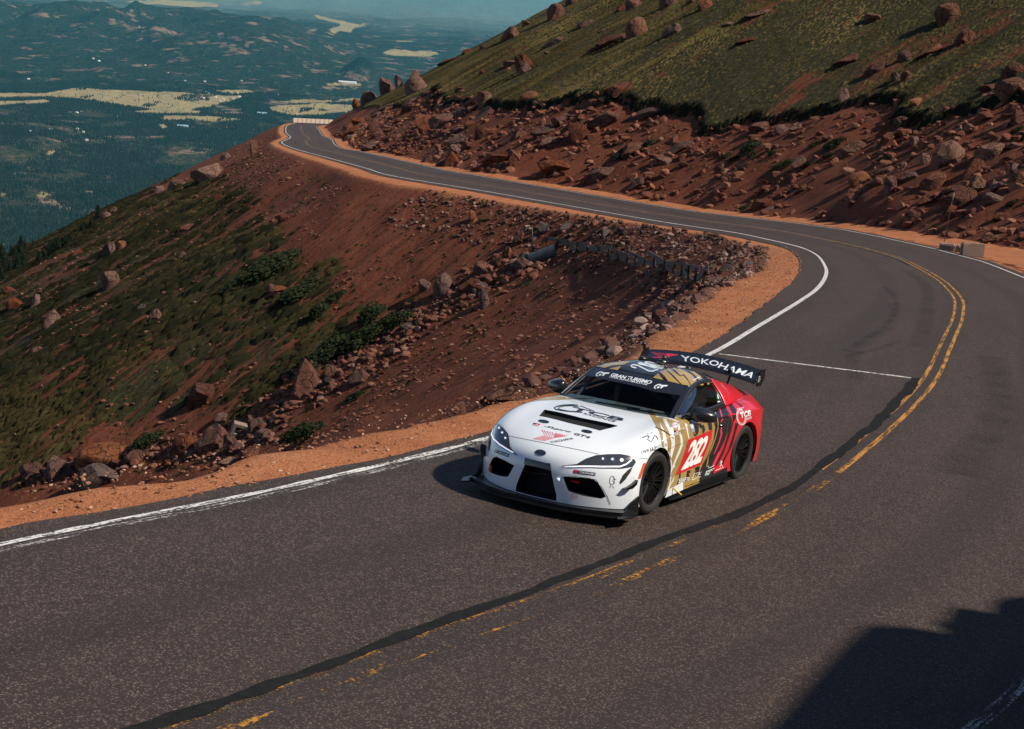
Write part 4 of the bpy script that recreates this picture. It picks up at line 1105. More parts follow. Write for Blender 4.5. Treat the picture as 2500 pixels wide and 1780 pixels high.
# roof: gold shards around the dark number disc
for p in (R_((105, 390), (220, 320), (330, 275), (520, 248), (760, 262), (840, 290), (700, 300), (480, 300), (300, 335), (190, 405)),
          R_((190, 405), (320, 350), (480, 320), (800, 325), (690, 380), (480, 395), (340, 440)), R_((410, 450), (640, 402), (575, 480)),
          R_((1205, 612), (1300, 538), (1395, 655)), R_((1330, 510), (1430, 465), (1560, 600), (1690, 725), (1475, 675), (1420, 590)),
          R_((1445, 462), (1510, 448), (1600, 520), (1690, 590), (1750, 575), (1840, 680), (1880, 758), (1725, 735), (1570, 570)),
          R_((1545, 445), (1640, 425), (1780, 490), (1900, 560), (1985, 660), (1995, 760), (1905, 765), (1830, 640), (1760, 550), (1695, 575), (1620, 490)),
          R_((1860, 490), (1950, 505), (2060, 580), (2105, 660), (2105, 745), (2040, 745), (2035, 660), (1980, 590)), R_((2165, 600), (2195, 600), (2215, 730), (2180, 735))):
    decal('roof_shard', p, C_GOLD, .007, **NT_)
text('race_number', '282', R_((1310, 470), (800, 400), (1070, 335), (1530, 410)), C_WHITE, .0085, bold=.03, spacing=.9, **NT_) if False else None
lines('race_number', [R_((905, 440), (830, 425), (808, 400), (850, 382), (930, 395), (1080, 470), (1130, 495), (1205, 500), (1300, 465)), R_((1100, 345), (1080, 350), (1180, 395), (1400, 440), (1370, 455), (1230, 430), (960, 370), (935, 355), (1000, 352), (1130, 410), (1250, 448)),
                      R_((1330, 410), (1200, 388), (1060, 350), (1060, 335), (1140, 335), (1290, 375), (1420, 420), (1535, 410))], 3.0, C_WHITE, .0085, **NT_)
lines('lettering', [R_((1920, 665), (2045, 600)), R_((2110, 660), (2220, 630))], 2.2, C_WHITE, .0095, **NT_)
# quarter panel: red over black
for p, mt, k in ((W_((700, 688), (800, 705), (905, 770), (1010, 840), (1085, 930), (1140, 1040), (1010, 1010), (960, 900), (880, 830), (870, 900), (840, 960), (800, 870), (760, 790)), C_RED, .0065),
                 (W_((870, 850), (960, 900), (1010, 1010), (1150, 1045), (1250, 1100), (1100, 1150), (975, 1130), (900, 1000)), C_RED, .0065),
                 (W_((760, 730), (800, 750), (850, 850), (840, 950), (810, 880), (800, 800)), C_BLACK, .008), (W_((880, 860), (940, 920), (975, 1060), (970, 1135), (935, 1090), (890, 990)), C_WHITE, .008)):
    decal('livery_panel', p, mt, k)
line('lettering', ellipse(W_((925, 1000))[0], 2.2, 5.0, -10, 20), .9, C_PRINT, .0095, closed=True)
decal('scrutineering_sticker', W_((700, 930), (760, 1000), (795, 1150), (735, 1165), (715, 1060)), C_GREEN, .004, **NT_)
polys('scrutineering_sticker', [W_((725, 1000), (745, 1010), (765, 1080), (745, 1090)), W_((735, 1140), (788, 1128), (792, 1148), (738, 1160))], C_WHITE, .006, **NT_)
decal('scrutineering_sticker', W_((795, 945), (815, 960), (830, 1070), (815, 1060)), C_GREY, .004, **NT_)
# ---------------------------------------------------------------- solid parts
def tube(bm, pts, r, seg=8, cap=True):
    P = [Vector(p) for p in pts]; rings = []
    for i, p in enumerate(P):
        t = (P[min(i + 1, len(P) - 1)] - P[max(i - 1, 0)]).normalized()
        a = t.cross(Vector((0, 0, 1)) if abs(t.z) < .9 else Vector((1, 0, 0))).normalized(); b = t.cross(a)
        rr = r[i] if hasattr(r, '__len__') else r
        rings.append([bm.verts.new(p + (a * math.cos(2 * math.pi * k / seg) + b * math.sin(2 * math.pi * k / seg)) * rr) for k in range(seg)])
    for r0, r1 in zip(rings[:-1], rings[1:]):
        for k in range(seg): bm.faces.new([r0[k], r0[(k + 1) % seg], r1[(k + 1) % seg], r1[k]])
    if cap: bm.faces.new(rings[0][::-1]); bm.faces.new(rings[-1])
def box(bm, c, s, rot=None, bev=0.0):
    mt = Matrix.Translation(c) @ (rot.to_4x4() if rot else Matrix.Identity(4)) @ Matrix.Diagonal((*s, 1))
    r = bmesh.ops.create_cube(bm, size=1, matrix=mt)
    if bev:
        es = list({e for v in r['verts'] for e in v.link_edges}); bmesh.ops.bevel(bm, geom=es, offset=bev, segments=2, affect='EDGES')
def lathe(bm, prof, seg=48, axis='Y'):
    rings = []
    for r, y in prof:
        rings.append([bm.verts.new((r * math.cos(2 * math.pi * k / seg), y, r * math.sin(2 * math.pi * k / seg))) for k in range(seg)])
    for a, b in zip(rings[:-1], rings[1:]):
        for k in range(seg): bm.faces.new([a[k], a[(k + 1) % seg], b[(k + 1) % seg], b[k]])
def prism(bm, poly, z0, z1):
    a = [bm.verts.new((x, y, z0)) for x, y in poly]; b = [bm.verts.new((x, y, z1)) for x, y in poly]; n = len(poly)
    bm.faces.new(a[::-1]); bm.faces.new(b)
    for i in range(n): bm.faces.new([a[i], a[(i + 1) % n], b[(i + 1) % n], b[i]])

# ---- wheels
def make_wheel(loc, flip, steer=0.0):
    w = empty('wheel', loc); w.parent = car
    w.rotation_euler = (0, random.uniform(0, 6), steer + (math.pi if flip else 0))
    return w
def wheel_meshes():
    T = []
    bm = bmesh.new(); lathe(bm, [(.232, -.13), (.262, -.145), (.300, -.148), (.322, -.135), (.334, -.11), (.3365, -.06), (.3370, 0), (.3365, .06), (.334, .11), (.322, .135), (.300, .148), (.262, .146), (.238, .132), (.232, .12)], 64)
    bmesh.ops.recalc_face_normals(bm, faces=bm.faces); T.append(('tyre', bm, C_RUBBER, 30))
    bm = bmesh.new(); lathe(bm, [(.205, -.12), (.21, .0), (.215, .09), (.222, .118), (.236, .128), (.239, .120), (.232, .105)], 64)
    for k in range(15):     # paired slim spokes
        for dp in (-.055, .055):
            a = 2 * math.pi * k / 15 + dp; b = 2 * math.pi * k / 15 + dp * 1.35
            p0 = Vector((.045 * math.cos(a), .085, .045 * math.sin(a))); p1 = Vector((.14 * math.cos(b), .098, .14 * math.sin(b))); p2 = Vector((.222 * math.cos(b), .112, .222 * math.sin(b)))
            tube(bm, [p0, p1, p2], [.011, .0075, .0075], 5)
    lathe(bm, [(.001, .088), (.03, .092), (.052, .090), (.058, .075), (.058, .03)], 20)
    for k in range(5):
        a = 2 * math.pi * k / 5; bmesh.ops.create_cone(bm, cap_ends=True, segments=8, radius1=.009, radius2=.008, depth=.03, matrix=Matrix.Translation((.036 * math.cos(a), .10, .036 * math.sin(a))) @ Matrix.Rotation(math.pi / 2, 4, 'X'))
    bmesh.ops.recalc_face_normals(bm, faces=bm.faces); T.append(('rim', bm, C_RIM, 35))
    bm = bmesh.new(); lathe(bm, [(.05, .02), (.175, .02), (.178, .0), (.175, -.02), (.05, -.02)], 40); bmesh.ops.recalc_face_normals(bm, faces=bm.faces); T.append(('brake_disc', bm, plain('disc_steel', (.10, .09, .085), .4, .8), 35))
    return T
first = None
for x, y, flip, st in ((0, .765, False, -.06), (0, -.765, True, -.06), (-2.47, .77, False, 0), (-2.47, -.77, True, 0)):
    w = make_wheel((x, y, .337), flip, st)
    if first is None:
        first = []
        for n_, bm, mt, sh in wheel_meshes(): first.append((n_, mesh_bm(n_, bm, mt, True, w, sh).data))
    else:
        for n_, d in first: link(n_, d, w)
# ---- front splitter, two tiers, with upturned ends
bm = bmesh.new()
half = [(1.035, 0), (1.015, .30), (.95, .56), (.84, .80), (.755, .915), (.70, .945), (.42, .955), (.40, .84), (.40, .30), (.40, 0)]
poly = half + [(x, -y) for x, y in half[::-1] if y]
prism(bm, poly, .072, .086)
half2 = [(.985, 0), (.965, .30), (.895, .56), (.77, .79), (.70, .895), (.45, .92), (.42, .80), (.42, 0)]
prism(bm, half2 + [(x, -y) for x, y in half2[::-1] if y], .0862, .125)
bmesh.ops.recalc_face_normals(bm, faces=bm.faces); mesh_bm('splitter', bm, C_CARBON, False, car)
for sg in (1, -1):
    bm = bmesh.new()
    vs = [(.76, .925 * sg, .0875), (.42, .955 * sg, .0875), (.42, .935 * sg, .265), (.50, .925 * sg, .23), (.60, .905 * sg, .15)]
    a = [bm.verts.new(v) for v in vs]; b = [bm.verts.new((v[0], v[1] - .014 * sg, v[2])) for v in vs]
    bm.faces.new(a); bm.faces.new(b[::-1])
    for i in range(5): bm.faces.new([a[i], a[(i + 1) % 5], b[(i + 1) % 5], b[i]])
    bmesh.ops.recalc_face_normals(bm, faces=bm.faces); mesh_bm('splitter_fence', bm, C_CARBON, False, car)
for sg in (1, -1):     # corner dive planes
    cp = [on(SOLID_BVH, *q)[0] for q in A_((1152, 1102), (1180, 1092), (1215, 1070), (1246, 1040), (1238, 1074), (1210, 1102), (1180, 1111))]
    bm = bmesh.new(); cv = np.array([.035, .05, .012])
    fa = [bm.verts.new((q - cv * .2) * [1, sg, 1]) for q in cp]; fb = [bm.verts.new((q + cv) * [1, sg, 1]) for q in cp]; bm.faces.new(fa); bm.faces.new(fb[::-1])
    for i in range(len(cp)): bm.faces.new([fa[i], fa[(i + 1) % len(cp)], fb[(i + 1) % len(cp)], fb[i]])
    bmesh.ops.recalc_face_normals(bm, faces=bm.faces); mesh_bm('dive_plane', bm, C_CARBON, False, car)
    # corner splitter blade end
    bm = bmesh.new(); prism(bm, [(.86, .93 * sg), (.70, 1.0 * sg), (.55, .99 * sg), (.60, .90 * sg), (.78, .88 * sg)], .087, .0985); bmesh.ops.recalc_face_normals(bm, faces=bm.faces); mesh_bm('splitter_blade', bm, C_CARBON, False, car)
    # side skirt
    bm = bmesh.new(); sk = [(-.40, .86), (-.40, .935), (-.75, .955), (-1.5, .955), (-2.08, .965), (-2.10, .86)]
    prism(bm, [(x, y * sg) for x, y in sk], .085, .105); prism(bm, [(x, y * sg) for x, y in [(-.42, .84), (-.42, .905), (-1.2, .898), (-2.06, .915), (-2.06, .84)]], .1052, .17)
    bmesh.ops.recalc_face_normals(bm, faces=bm.faces); mesh_bm('side_skirt', bm, C_CARBON, False, car)
# ---- grille and intake meshes inside the openings
bm = bmesh.new()
for k in range(9): box(bm, (.80, 0, .17 + .04 * k), (.01, .50 - .022 * k, .006))
mesh_bm('grille_slat', bm, C_MATTE, False, car)
o = decal('tow_strap', B_((1262, 862), (1300, 852), (1352, 858), (1366, 878), (1340, 892), (1290, 886)), C_TOWRED, .0)
bpy.data.objects.remove(o)
for p, mt, sz in ((B_((1312, 872))[0], C_TOWRED, (.03, .10, .022)), (B_((285, 715))[0], C_ORANGE, (.02, .03, .07))):
    d = car_ray(*p); t = (.83 - CCAM[0]) / d[0]; c = CCAM + d * t
    bm = bmesh.new(); box(bm, c, sz, None, .006); mesh_bm('tow_strap', bm, mt, True, car)
d = car_ray(*A_((688, 1040))[0]); c = on(BODY_BVH, *A_((688, 1040))[0])[0]
bm = bmesh.new(); bmesh.ops.create_uvsphere(bm, u_segments=14, v_segments=10, radius=.022, matrix=Matrix.Translation(c)); mesh_bm('sensor', bm, C_WHITE, True, car)
# ---- mirrors
for sg in (1, -1):
    bm = bmesh.new(); bmesh.ops.create_uvsphere(bm, u_segments=24, v_segments=16, radius=1)
    for v in bm.verts:
        x, y, z = v.co; 
        y2 = math.copysign(abs(y) ** .75, y); z2 = math.copysign(abs(z) ** .7, z)
        v.co = (x * .095 if x > 0 else x * .055, y2 * .135, z2 * .080 * (1 - .22 * y2))
        v.co = Vector((-1.08 + v.co.x - .10 * (v.co.y / .125) * .5, (.925 + v.co.y) * sg, .945 + v.co.z + .012 * v.co.y / .125 * -1))
    bmesh.ops.recalc_face_normals(bm, faces=bm.faces); mr = mesh_bm('mirror', bm, C_BLACK, True, car)
    bm = bmesh.new(); tube(bm, [(-.98, .74 * sg, .905), (-1.02, .80 * sg, .90), (-1.06, .86 * sg, .915)], [.03, .022, .02], 8); mesh_bm('mirror_arm', bm, C_BLACK, True, mr)
    bm = bmesh.new(); bmesh.ops.create_circle(bm, cap_ends=True, segments=24, radius=1, matrix=Matrix.Translation((-1.131, .925 * sg, .945)) @ Matrix.Rotation(-math.pi / 2, 4, 'Y') @ Matrix.Diagonal((.055, .105, 1, 1))); mesh_bm('mirror_glass', bm, C_CHROME, True, mr)
# ---- rear wing
wz = lambda y: .062 * (1 - (y / .78) ** 2)
wing = empty('rear_wing', (0, 0, 0)); wing.parent = car
prof = [(0, 0), (.02, .026), (.07, .048), (.15, .073), (.23, .100), (.300, .135), (.303, .130), (.23, .078), (.15, .045), (.07, .012), (.02, -.008)]   # from leading edge rearwards
bm = bmesh.new(); rows = []
for y in np.linspace(-.775, .775, 33): rows.append([bm.verts.new((-2.88 - px, y, 1.105 + pz + wz(y))) for px, pz in prof])
for r0, r1 in zip(rows[:-1], rows[1:]):
    for k in range(len(prof)): bm.faces.new([r0[k], r0[(k + 1) % len(prof)], r1[(k + 1) % len(prof)], r1[k]])
bmesh.ops.recalc_face_normals(bm, faces=bm.faces); wp = mesh_bm('wing_plane', bm, plain('wing_black', (.010, .012, .016), .28, coat=.6), True, wing, 50)
bm = bmesh.new(); box(bm, (-3.17, 0, 1.30), (.012, 1.2, .02)); bm.free()
WING_BVH = BVHTree.FromPolygons([v.co[:] for v in wp.data.vertices], [p.vertices[:] for p in wp.data.polygons])
NW = dict(bvh=WING_BVH, parent=wing)
for sg in (1, -1):
    bm = bmesh.new(); pl = [(-2.96, 1.07), (-2.97, 1.16), (-3.07, 1.262), (-3.20, 1.268), (-3.20, 1.14), (-3.11, 1.06)]
    a = [bm.verts.new((x, .777 * sg, z)) for x, z in pl]; b = [bm.verts.new((x, .789 * sg, z)) for x, z in pl]
    bm.faces.new(a); bm.faces.new(b[::-1])
    for i in range(6): bm.faces.new([a[i], b[i], b[(i + 1) % 6], a[(i + 1) % 6]])
    bmesh.ops.recalc_face_normals(bm, faces=bm.faces); ep = mesh_bm('endplate', bm, C_CARBON, False, wing)
    if sg > 0: EPB = BVHTree.FromPolygons([v.co[:] for v in ep.data.vertices], [p.vertices[:] for p in ep.data.polygons])
    bm = bmesh.new(); tube(bm, [(-2.86, .44 * sg, .955), (-2.90, .44 * sg, 1.06), (-2.99, .44 * sg, 1.155 + wz(.44))], [.016, .013, .012], 8); box(bm, (-2.86, .44 * sg, .965), (.14, .05, .02)); mesh_bm('wing_strut', bm, C_CARBON, True, wing, 40)
    bm = bmesh.new(); bmesh.ops.create_uvsphere(bm, u_segments=12, v_segments=8, radius=.032, matrix=Matrix.Translation((-2.93, .44 * sg, 1.165 + wz(.44)))); tube(bm, [(-2.93, .44 * sg, 1.12 + wz(.44)), (-2.93, .44 * sg, 1.17 + wz(.44))], .02); mesh_bm('wing_clamp', bm, C_BLACK, True, wing)
bm = bmesh.new(); box(bm, (-3.02, -.765, 1.29), (.03, .035, .06), None, .005); box(bm, (-3.0, -.765, 1.325), (.06, .05, .045), None, .006); mesh_bm('camera_mount', bm, C_BLACK, True, wing)
text('lettering', 'YOKO', W_((15, 220), (790, 345), (750, 445), (30, 335)), C_WHITE, .003, bold=.012, **NW)
text('lettering', 'HAMA', W_((820, 365), (1520, 590), (1415, 680), (745, 470)), C_WHITE, .003, bold=.012, **NW)
WY = [R_((1180 + 66 * k, 145 + 6 * k), (1330 + 45 * k, 228), (1200 + 50 * k, 246 + 3 * k)) for k in range(5)] + [R_((1440 + 8 * k, 185 + 14 * k), (1530 + 44 * k, 178 + 5 * k)) for k in range(4)]
lines('lettering', WY, 1.4, C_PINK, .003, **NW)
decal('badge', W_((1430, 690), (1470, 655), (1465, 725), (1432, 740)), C_PRINT, .002, bvh=EPB, parent=wing); decal('badge', W_((1465, 658), (1520, 628), (1515, 690), (1462, 720)), C_RED, .002, bvh=EPB, parent=wing)
text('lettering', 'GR', W_((1435, 725), (1520, 680), (1515, 735), (1432, 775)), C_WHITE, .003, bold=.04, bvh=EPB, parent=wing)
lines('lettering', [W_((1525, 640 + 30 * k), (1590, 605 + 33 * k)) for k in range(4)] + [W_((1440, 800), (1570, 740))], 1.1, C_WHITE, .003, bvh=EPB, parent=wing)
# ---- roof and sill fittings
bm = bmesh.new(); box(bm, (-1.98, -.04, 1.305), (.14, .10, .05), None, .01); box(bm, (-2.02, -.04, 1.345), (.06, .045, .06), None, .008); mesh_bm('roof_camera', bm, C_BLACK, True, car)
bm = bmesh.new(); box(bm, (-2.18, .22, 1.262), (.10, .05, .03), None, .008); mesh_bm('antenna', bm, C_BLACK, True, car)
bm = bmesh.new(); box(bm, (-2.0, -.30, 1.30), (.12, .08, .04), None, .01); mesh_bm('roof_vent', bm, C_BLACK, True, car)
c = on(ALL_BVH, *D_((1095, 385))[0])[0]
bm = bmesh.new(); box(bm, c + np.array([0, .012, 0]), (.17, .022, .026), None, .008); mesh_bm('door_handle', bm, C_BLACK, True, car)
c = on(ALL_BVH, *D_((285, 1440))[0])[0]
if c is not None:
    bm = bmesh.new(); tube(bm, [c + np.array([0, -.01, .01]), c + np.array([-.02, .06, -.03]), c + np.array([-.05, .09, -.06])], .010, 6); mesh_bm('pull_strap', bm, C_YELLOW, True, car)
# ---- tail: lamps, diffuser, pipes
for sg in (1, -1):
    bm = bmesh.new(); box(bm, (-3.285, .58 * sg, .72), (.05, .36, .05), Matrix.Rotation(-.28 * sg, 3, 'Z'), .01); mesh_bm('tail_lamp', bm, C_TAIL, True, car)
    bm = bmesh.new(); tube(bm, [(-3.2, .55 * sg, .24), (-3.40, .55 * sg, .24)], .05, 14); mesh_bm('exhaust_pipe', bm, C_CHROME, True, car)
bm = bmesh.new()
for k in range(-3, 4): box(bm, (-3.25, .14 * k, .17), (.34, .012, .13))
box(bm, (-3.2, 0, .235), (.4, 1.3, .012)); mesh_bm('diffuser', bm, C_CARBON, False, car)
# ---- cockpit: seats, dash, wheel, cage
bm = bmesh.new(); box(bm, (-.93, 0, .80), (.25, 1.30, .16), None, .03); mesh_bm('dashboard', bm, C_MATTE, True, car)
seat_black = plain('seat_black', (.02, .02, .022), .7)
for y in (.36,):
    bm = bmesh.new(); box(bm, (-1.55, y, .42), (.50, .46, .14), None, .04); box(bm, (-1.86, y, .72), (.12, .48, .62), Matrix.Rotation(-.25, 3, 'Y'), .04); box(bm, (-1.97, y, 1.0), (.10, .42, .22), Matrix.Rotation(-.2, 3, 'Y'), .03); mesh_bm('seat', bm, seat_black, True, car)
bm = bmesh.new(); bmesh.ops.create_circle(bm, segments=8, radius=.01); bm.free()
bm = bmesh.new(); ring = [(-1.17 + .02 * math.sin(a), .36 + .165 * math.cos(a), .84 + .16 * math.sin(a)) for a in np.linspace(0, 2 * math.pi, 25)]; tube(bm, ring, .014, 6, False); tube(bm, [(-1.17, .21, .84), (-1.17, .51, .84)], .012, 6); mesh_bm('steering_wheel', bm, C_MATTE, True, car)
bm = bmesh.new(); cg = .021
for sg in (1, -1):
    tube(bm, [(-.84, .60 * sg, .45), (-.95, .60 * sg, .90), (-1.36, .54 * sg, 1.165), (-1.95, .50 * sg, 1.19), (-2.0, .56 * sg, .45)], cg, 8); tube(bm, [(-1.97, .50 * sg, 1.18), (-2.9, .42 * sg, .95)], cg, 8)
    tube(bm, [(-.95, .62 * sg, .60), (-1.98, .62 * sg, .78)], cg, 8)
tube(bm, [(-1.36, -.54, 1.165), (-1.36, .54, 1.165)], cg, 8); tube(bm, [(-1.96, -.50, 1.19), (-1.96, .50, 1.19)], cg, 8); tube(bm, [(-1.96, -.50, 1.19), (-1.99, .56, .5)], cg, 8)
bmesh.ops.recalc_face_normals(bm, faces=bm.faces); mesh_bm('roll_cage', bm, plain('cage_grey', (.30, .31, .32), .4), True, car)
for p_, a_ in (((-.70, .05, .935), .25), ((-.74, .42, .93), .3)):
    bm = bmesh.new(); box(bm, p_, (.02, .5, .012), Matrix.Rotation(a_, 3, 'Z')); mesh_bm('wiper', bm, C_MATTE, False, car)

# ---------------------------------------------------------------- the driver
bm = bmesh.new()
J = dict(pel=(-1.66, .36, .52), bel=(-1.70, .36, .66), che=(-1.74, .36, .84), nec=(-1.73, .36, .96), hea=(-1.71, .36, 1.03), top=(-1.71, .36, 1.11),
         shl=(-1.72, .54, .88), ell=(-1.50, .60, .74), hal=(-1.20, .50, .86), shr=(-1.72, .18, .88), elr=(-1.50, .12, .74), har=(-1.20, .22, .86),
         hpl=(-1.64, .45, .52), knl=(-1.22, .47, .62), ftl=(-1.02, .45, .46), hpr=(-1.64, .27, .52), knr=(-1.22, .25, .62), ftr=(-1.02, .27, .46))
RAD = dict(pel=.13, bel=.13, che=.15, nec=.06, hea=.095, top=.07, shl=.075, ell=.05, hal=.035, shr=.075, elr=.05, har=.035, hpl=.09, knl=.065, ftl=.045, hpr=.09, knr=.065, ftr=.045)
keys = list(J); vv = {k: bm.verts.new(J[k]) for k in keys}
for a, b in (('pel', 'bel'), ('bel', 'che'), ('che', 'nec'), ('nec', 'hea'), ('hea', 'top'), ('che', 'shl'), ('shl', 'ell'), ('ell', 'hal'), ('che', 'shr'), ('shr', 'elr'), ('elr', 'har'), ('pel', 'hpl'), ('hpl', 'knl'), ('knl', 'ftl'), ('pel', 'hpr'), ('hpr', 'knr'), ('knr', 'ftr')): bm.edges.new((vv[a], vv[b]))
suit = plain('race_suit', (.09, .09, .10), .8)
ob = mesh_bm('person', bm, suit, True)
md = ob.modifiers.new('k', 'SKIN'); sv_ = ob.data.skin_vertices[0].data
for k, d_ in zip(keys, sv_): d_.radius = (RAD[k],) * 2
sv_[0].use_root = True
ob.modifiers.new('s', 'SUBSURF').levels = 1
md_ = evaluated(ob); bpy.data.objects.remove(ob)
for p in md_.polygons: p.use_smooth = True
person = link('person', md_); person.matrix_world = mc4
prop(person, 'driver in dark race suit and helmet seated at the wheel inside the race car', 'person')
bm = bmesh.new(); bmesh.ops.create_uvsphere(bm, u_segments=24, v_segments=16, radius=.135, matrix=Matrix.Translation((-1.70, .36, 1.06)) @ Matrix.Diagonal((1.05, .92, 1, 1))); hel = mesh_bm('helmet', bm, plain('helmet_white', (.62, .62, .60), .25, coat=.6), True, person)
bm = bmesh.new(); bmesh.ops.create_uvsphere(bm, u_segments=24, v_segments=16, radius=.138, matrix=Matrix.Translation((-1.695, .36, 1.06)) @ Matrix.Diagonal((1.05, .92, 1, 1)))
bmesh.ops.delete(bm, geom=[v for v in bm.verts if v.co.x < -1.66 or abs(v.co.z - 1.075) > .045], context='VERTS'); mesh_bm('visor', bm, C_LENS, True, hel)
# ================================================================ rocks
def rock_mesh(name, seed, sub, kind, mat, jitter=.055):
    r = np.random.default_rng(seed)
    bm = bmesh.new(); bmesh.ops.create_icosphere(bm, subdivisions=sub, radius=1)
    V = np.array([v.co[:] for v in bm.verts])
    ncut = {'round': 11, 'block': 15, 'slab': 15, 'point': 15}[kind]
    for _ in range(ncut):
        n = r.normal(size=3); n /= np.linalg.norm(n); h = r.uniform(.40, .80) if kind != 'round' else r.uniform(.62, .92)
        d = V @ n; k = d > h; V[k] -= np.outer((d[k] - h) * .96, n)
    if kind == 'block':
        V = np.sign(V) * np.abs(V) ** .8
    if kind == 'point':
        V[:, :2] *= (1.1 - .26 * np.clip(V[:, 2:3], -1, 1)) * .9; V[:, 0] += .25 * V[:, 2]
    amp = jitter if sub > 1 else jitter * 1.2
    ph = r.uniform(0, 50, 3)
    V *= 1 + amp * (fbm(V[:, 0] * 1.7 + ph[0], V[:, 1] * 1.7 + V[:, 2] * 1.3 + ph[1], 3, seed))[:, None]
    if sub >= 3:  # cracks and chips
        V *= 1 + .065 * (fbm(V[:, 0] * 4 + V[:, 2] * 3, V[:, 1] * 4 - V[:, 2] * 4, 3, seed + 5))[:, None]
    V -= (V.max(0) + V.min(0)) / 2; V /= (V.max(0) - V.min(0))
    for v, c in zip(bm.verts, V): v.co = c
    me = bpy.data.meshes.new(name); bm.to_mesh(me); bm.free(); me.materials.append(mat)
    me.polygons.foreach_set('use_smooth', np.full(len(me.polygons), sub >= 2, bool))
    if sub >= 2: me.set_sharp_from_angle(angle=math.radians(20))
    return me
def rock_mat(name, cols, stain):   # granite with darker weathering
    m = NM(name); o = m.obj(); oi = m.n('ObjectInfo')
    vec = m.n('VectorMath', operation='ADD'); m.l(m.pos(), vec.inputs[0]); m.l(oi.outputs['Random'], vec.inputs[1])
    P = vec.outputs[0]
    n1 = m.noise(P, .9, 5, .65); n2 = m.noise(P, 5.0, 5, .72); n3 = m.noise(P, 20, 3, .7)
    c = m.ramp(n1, [(.3, cols[0]), (.5, cols[1]), (.7, cols[2])])
    c = m.mix(m.math('MULTIPLY', m.ramp(n2, [(.45, 0.), (.65, 1.)]), .55), c, stain)
    c = m.mix(m.ramp(n3, [(.60, 0.), (.75, .5)]), c, tuple(min(1, x * 1.5) for x in cols[2]))
    c = m.mix(m.math('MULTIPLY', m.ramp(m.noise(P, 2.3, 4, .75), [(.58, 0.), (.66, 1.)]), .45), c, (.20, .165, .13))
    wp = m.n('VectorMath', operation='MULTIPLY_ADD'); dn_ = m.n('TexNoise'); dn_.inputs['Scale'].default_value = 1.6; m.l(P, dn_.inputs['Vector']); m.l(dn_.outputs['Color'], wp.inputs[0]); wp.inputs[1].default_value = (.9, .9, .9); m.l(P, wp.inputs[2])
    vo = m.n('TexVoronoi', feature='DISTANCE_TO_EDGE'); vo.inputs['Scale'].default_value = .85; m.l(wp.outputs[0], vo.inputs['Vector'])
    ck = m.ramp(vo.outputs['Distance'], [(0., 1.), (.045, 0.)])
    c = m.mix(m.math('MULTIPLY', ck, .75), c, (.035, .016, .012))
    hs = m.n('HueSaturation'); m.l(c, hs.inputs['Color'])
    m.l(m.math('ADD', m.math('MULTIPLY', oi.outputs['Random'], .55), .72), hs.inputs['Value'])
    m.l(m.math('ADD', m.math('MULTIPLY', m.math('FRACT', m.math('MULTIPLY', oi.outputs['Random'], 7.13)), .45), .70), hs.inputs['Saturation'])
    m.color(hs.outputs[0]); m.set(Roughness=.92); m.b.inputs['Specular IOR Level'].default_value = .2
    m.bump(m.math('ADD', m.math('MULTIPLY', n2, .9), m.math('SUBTRACT', m.math('MULTIPLY', n3, .4), m.math('MULTIPLY', ck, .8))), .95, .28)
    return m.m
RED = rock_mat('red_granite', [(0.1218, 0.03931, 0.02187), (0.1764, 0.06048, 0.03316), (0.2352, 0.09072, 0.05151)], (0.063, 0.02419, 0.01623))
PALE = rock_mat('pale_granite', [(0.1626, 0.06256, 0.03293), (0.2218, 0.09447, 0.05174), (0.2883, 0.1373, 0.08232)], (0.0961, 0.03703, 0.02234))
GREY = rock_mat('grey_stone', [(0.08232, 0.05201, 0.0457), (0.1235, 0.08308, 0.07258), (0.1811, 0.1228, 0.1042)], (0.06997, 0.03179, 0.02285))
LIB = {}
for kind in ('round', 'block', 'slab', 'point'):
    for mt, mn in ((RED, 'r'), (PALE, 'p'), (GREY, 'g')):
        base = [rock_mesh('boulder', 100 + 17 * i + len(kind) * 3, 4, kind, mt) for i in range(5 if mn == 'r' else 3)] if mn == 'r' else None
        if base is None:
            base = []
            for b in LIB[kind, 'r'][:3 if mn == 'p' else 4]:
                c = b.copy(); c.materials.clear(); c.materials.append(mt); base.append(c)
        LIB[kind, mn] = base
ROCKS = []
def put_rock(P, n, size, kind='block', col='r', yaw=0.0, tilt=(0, 0), sink=.22, label=None, group=None, cat='boulder', variant=None, name='boulder'):
    L = LIB[kind, col]; me = L[(variant if variant is not None else int(RNG.integers(99))) % len(L)]
    o = link(name, me)
    o.scale = size
    Rz = Matrix.Rotation(yaw, 4, 'Z') @ Matrix.Rotation(tilt[0], 4, 'X') @ Matrix.Rotation(tilt[1], 4, 'Y')
    o.rotation_euler = Rz.to_euler()
    o.location = (P[0], P[1], P[2] + size[2] * (.5 - sink))
    prop(o, label, cat, group)
    ROCKS.append(o); return o
VIEWYAW = math.atan2(RH[1], RH[0])
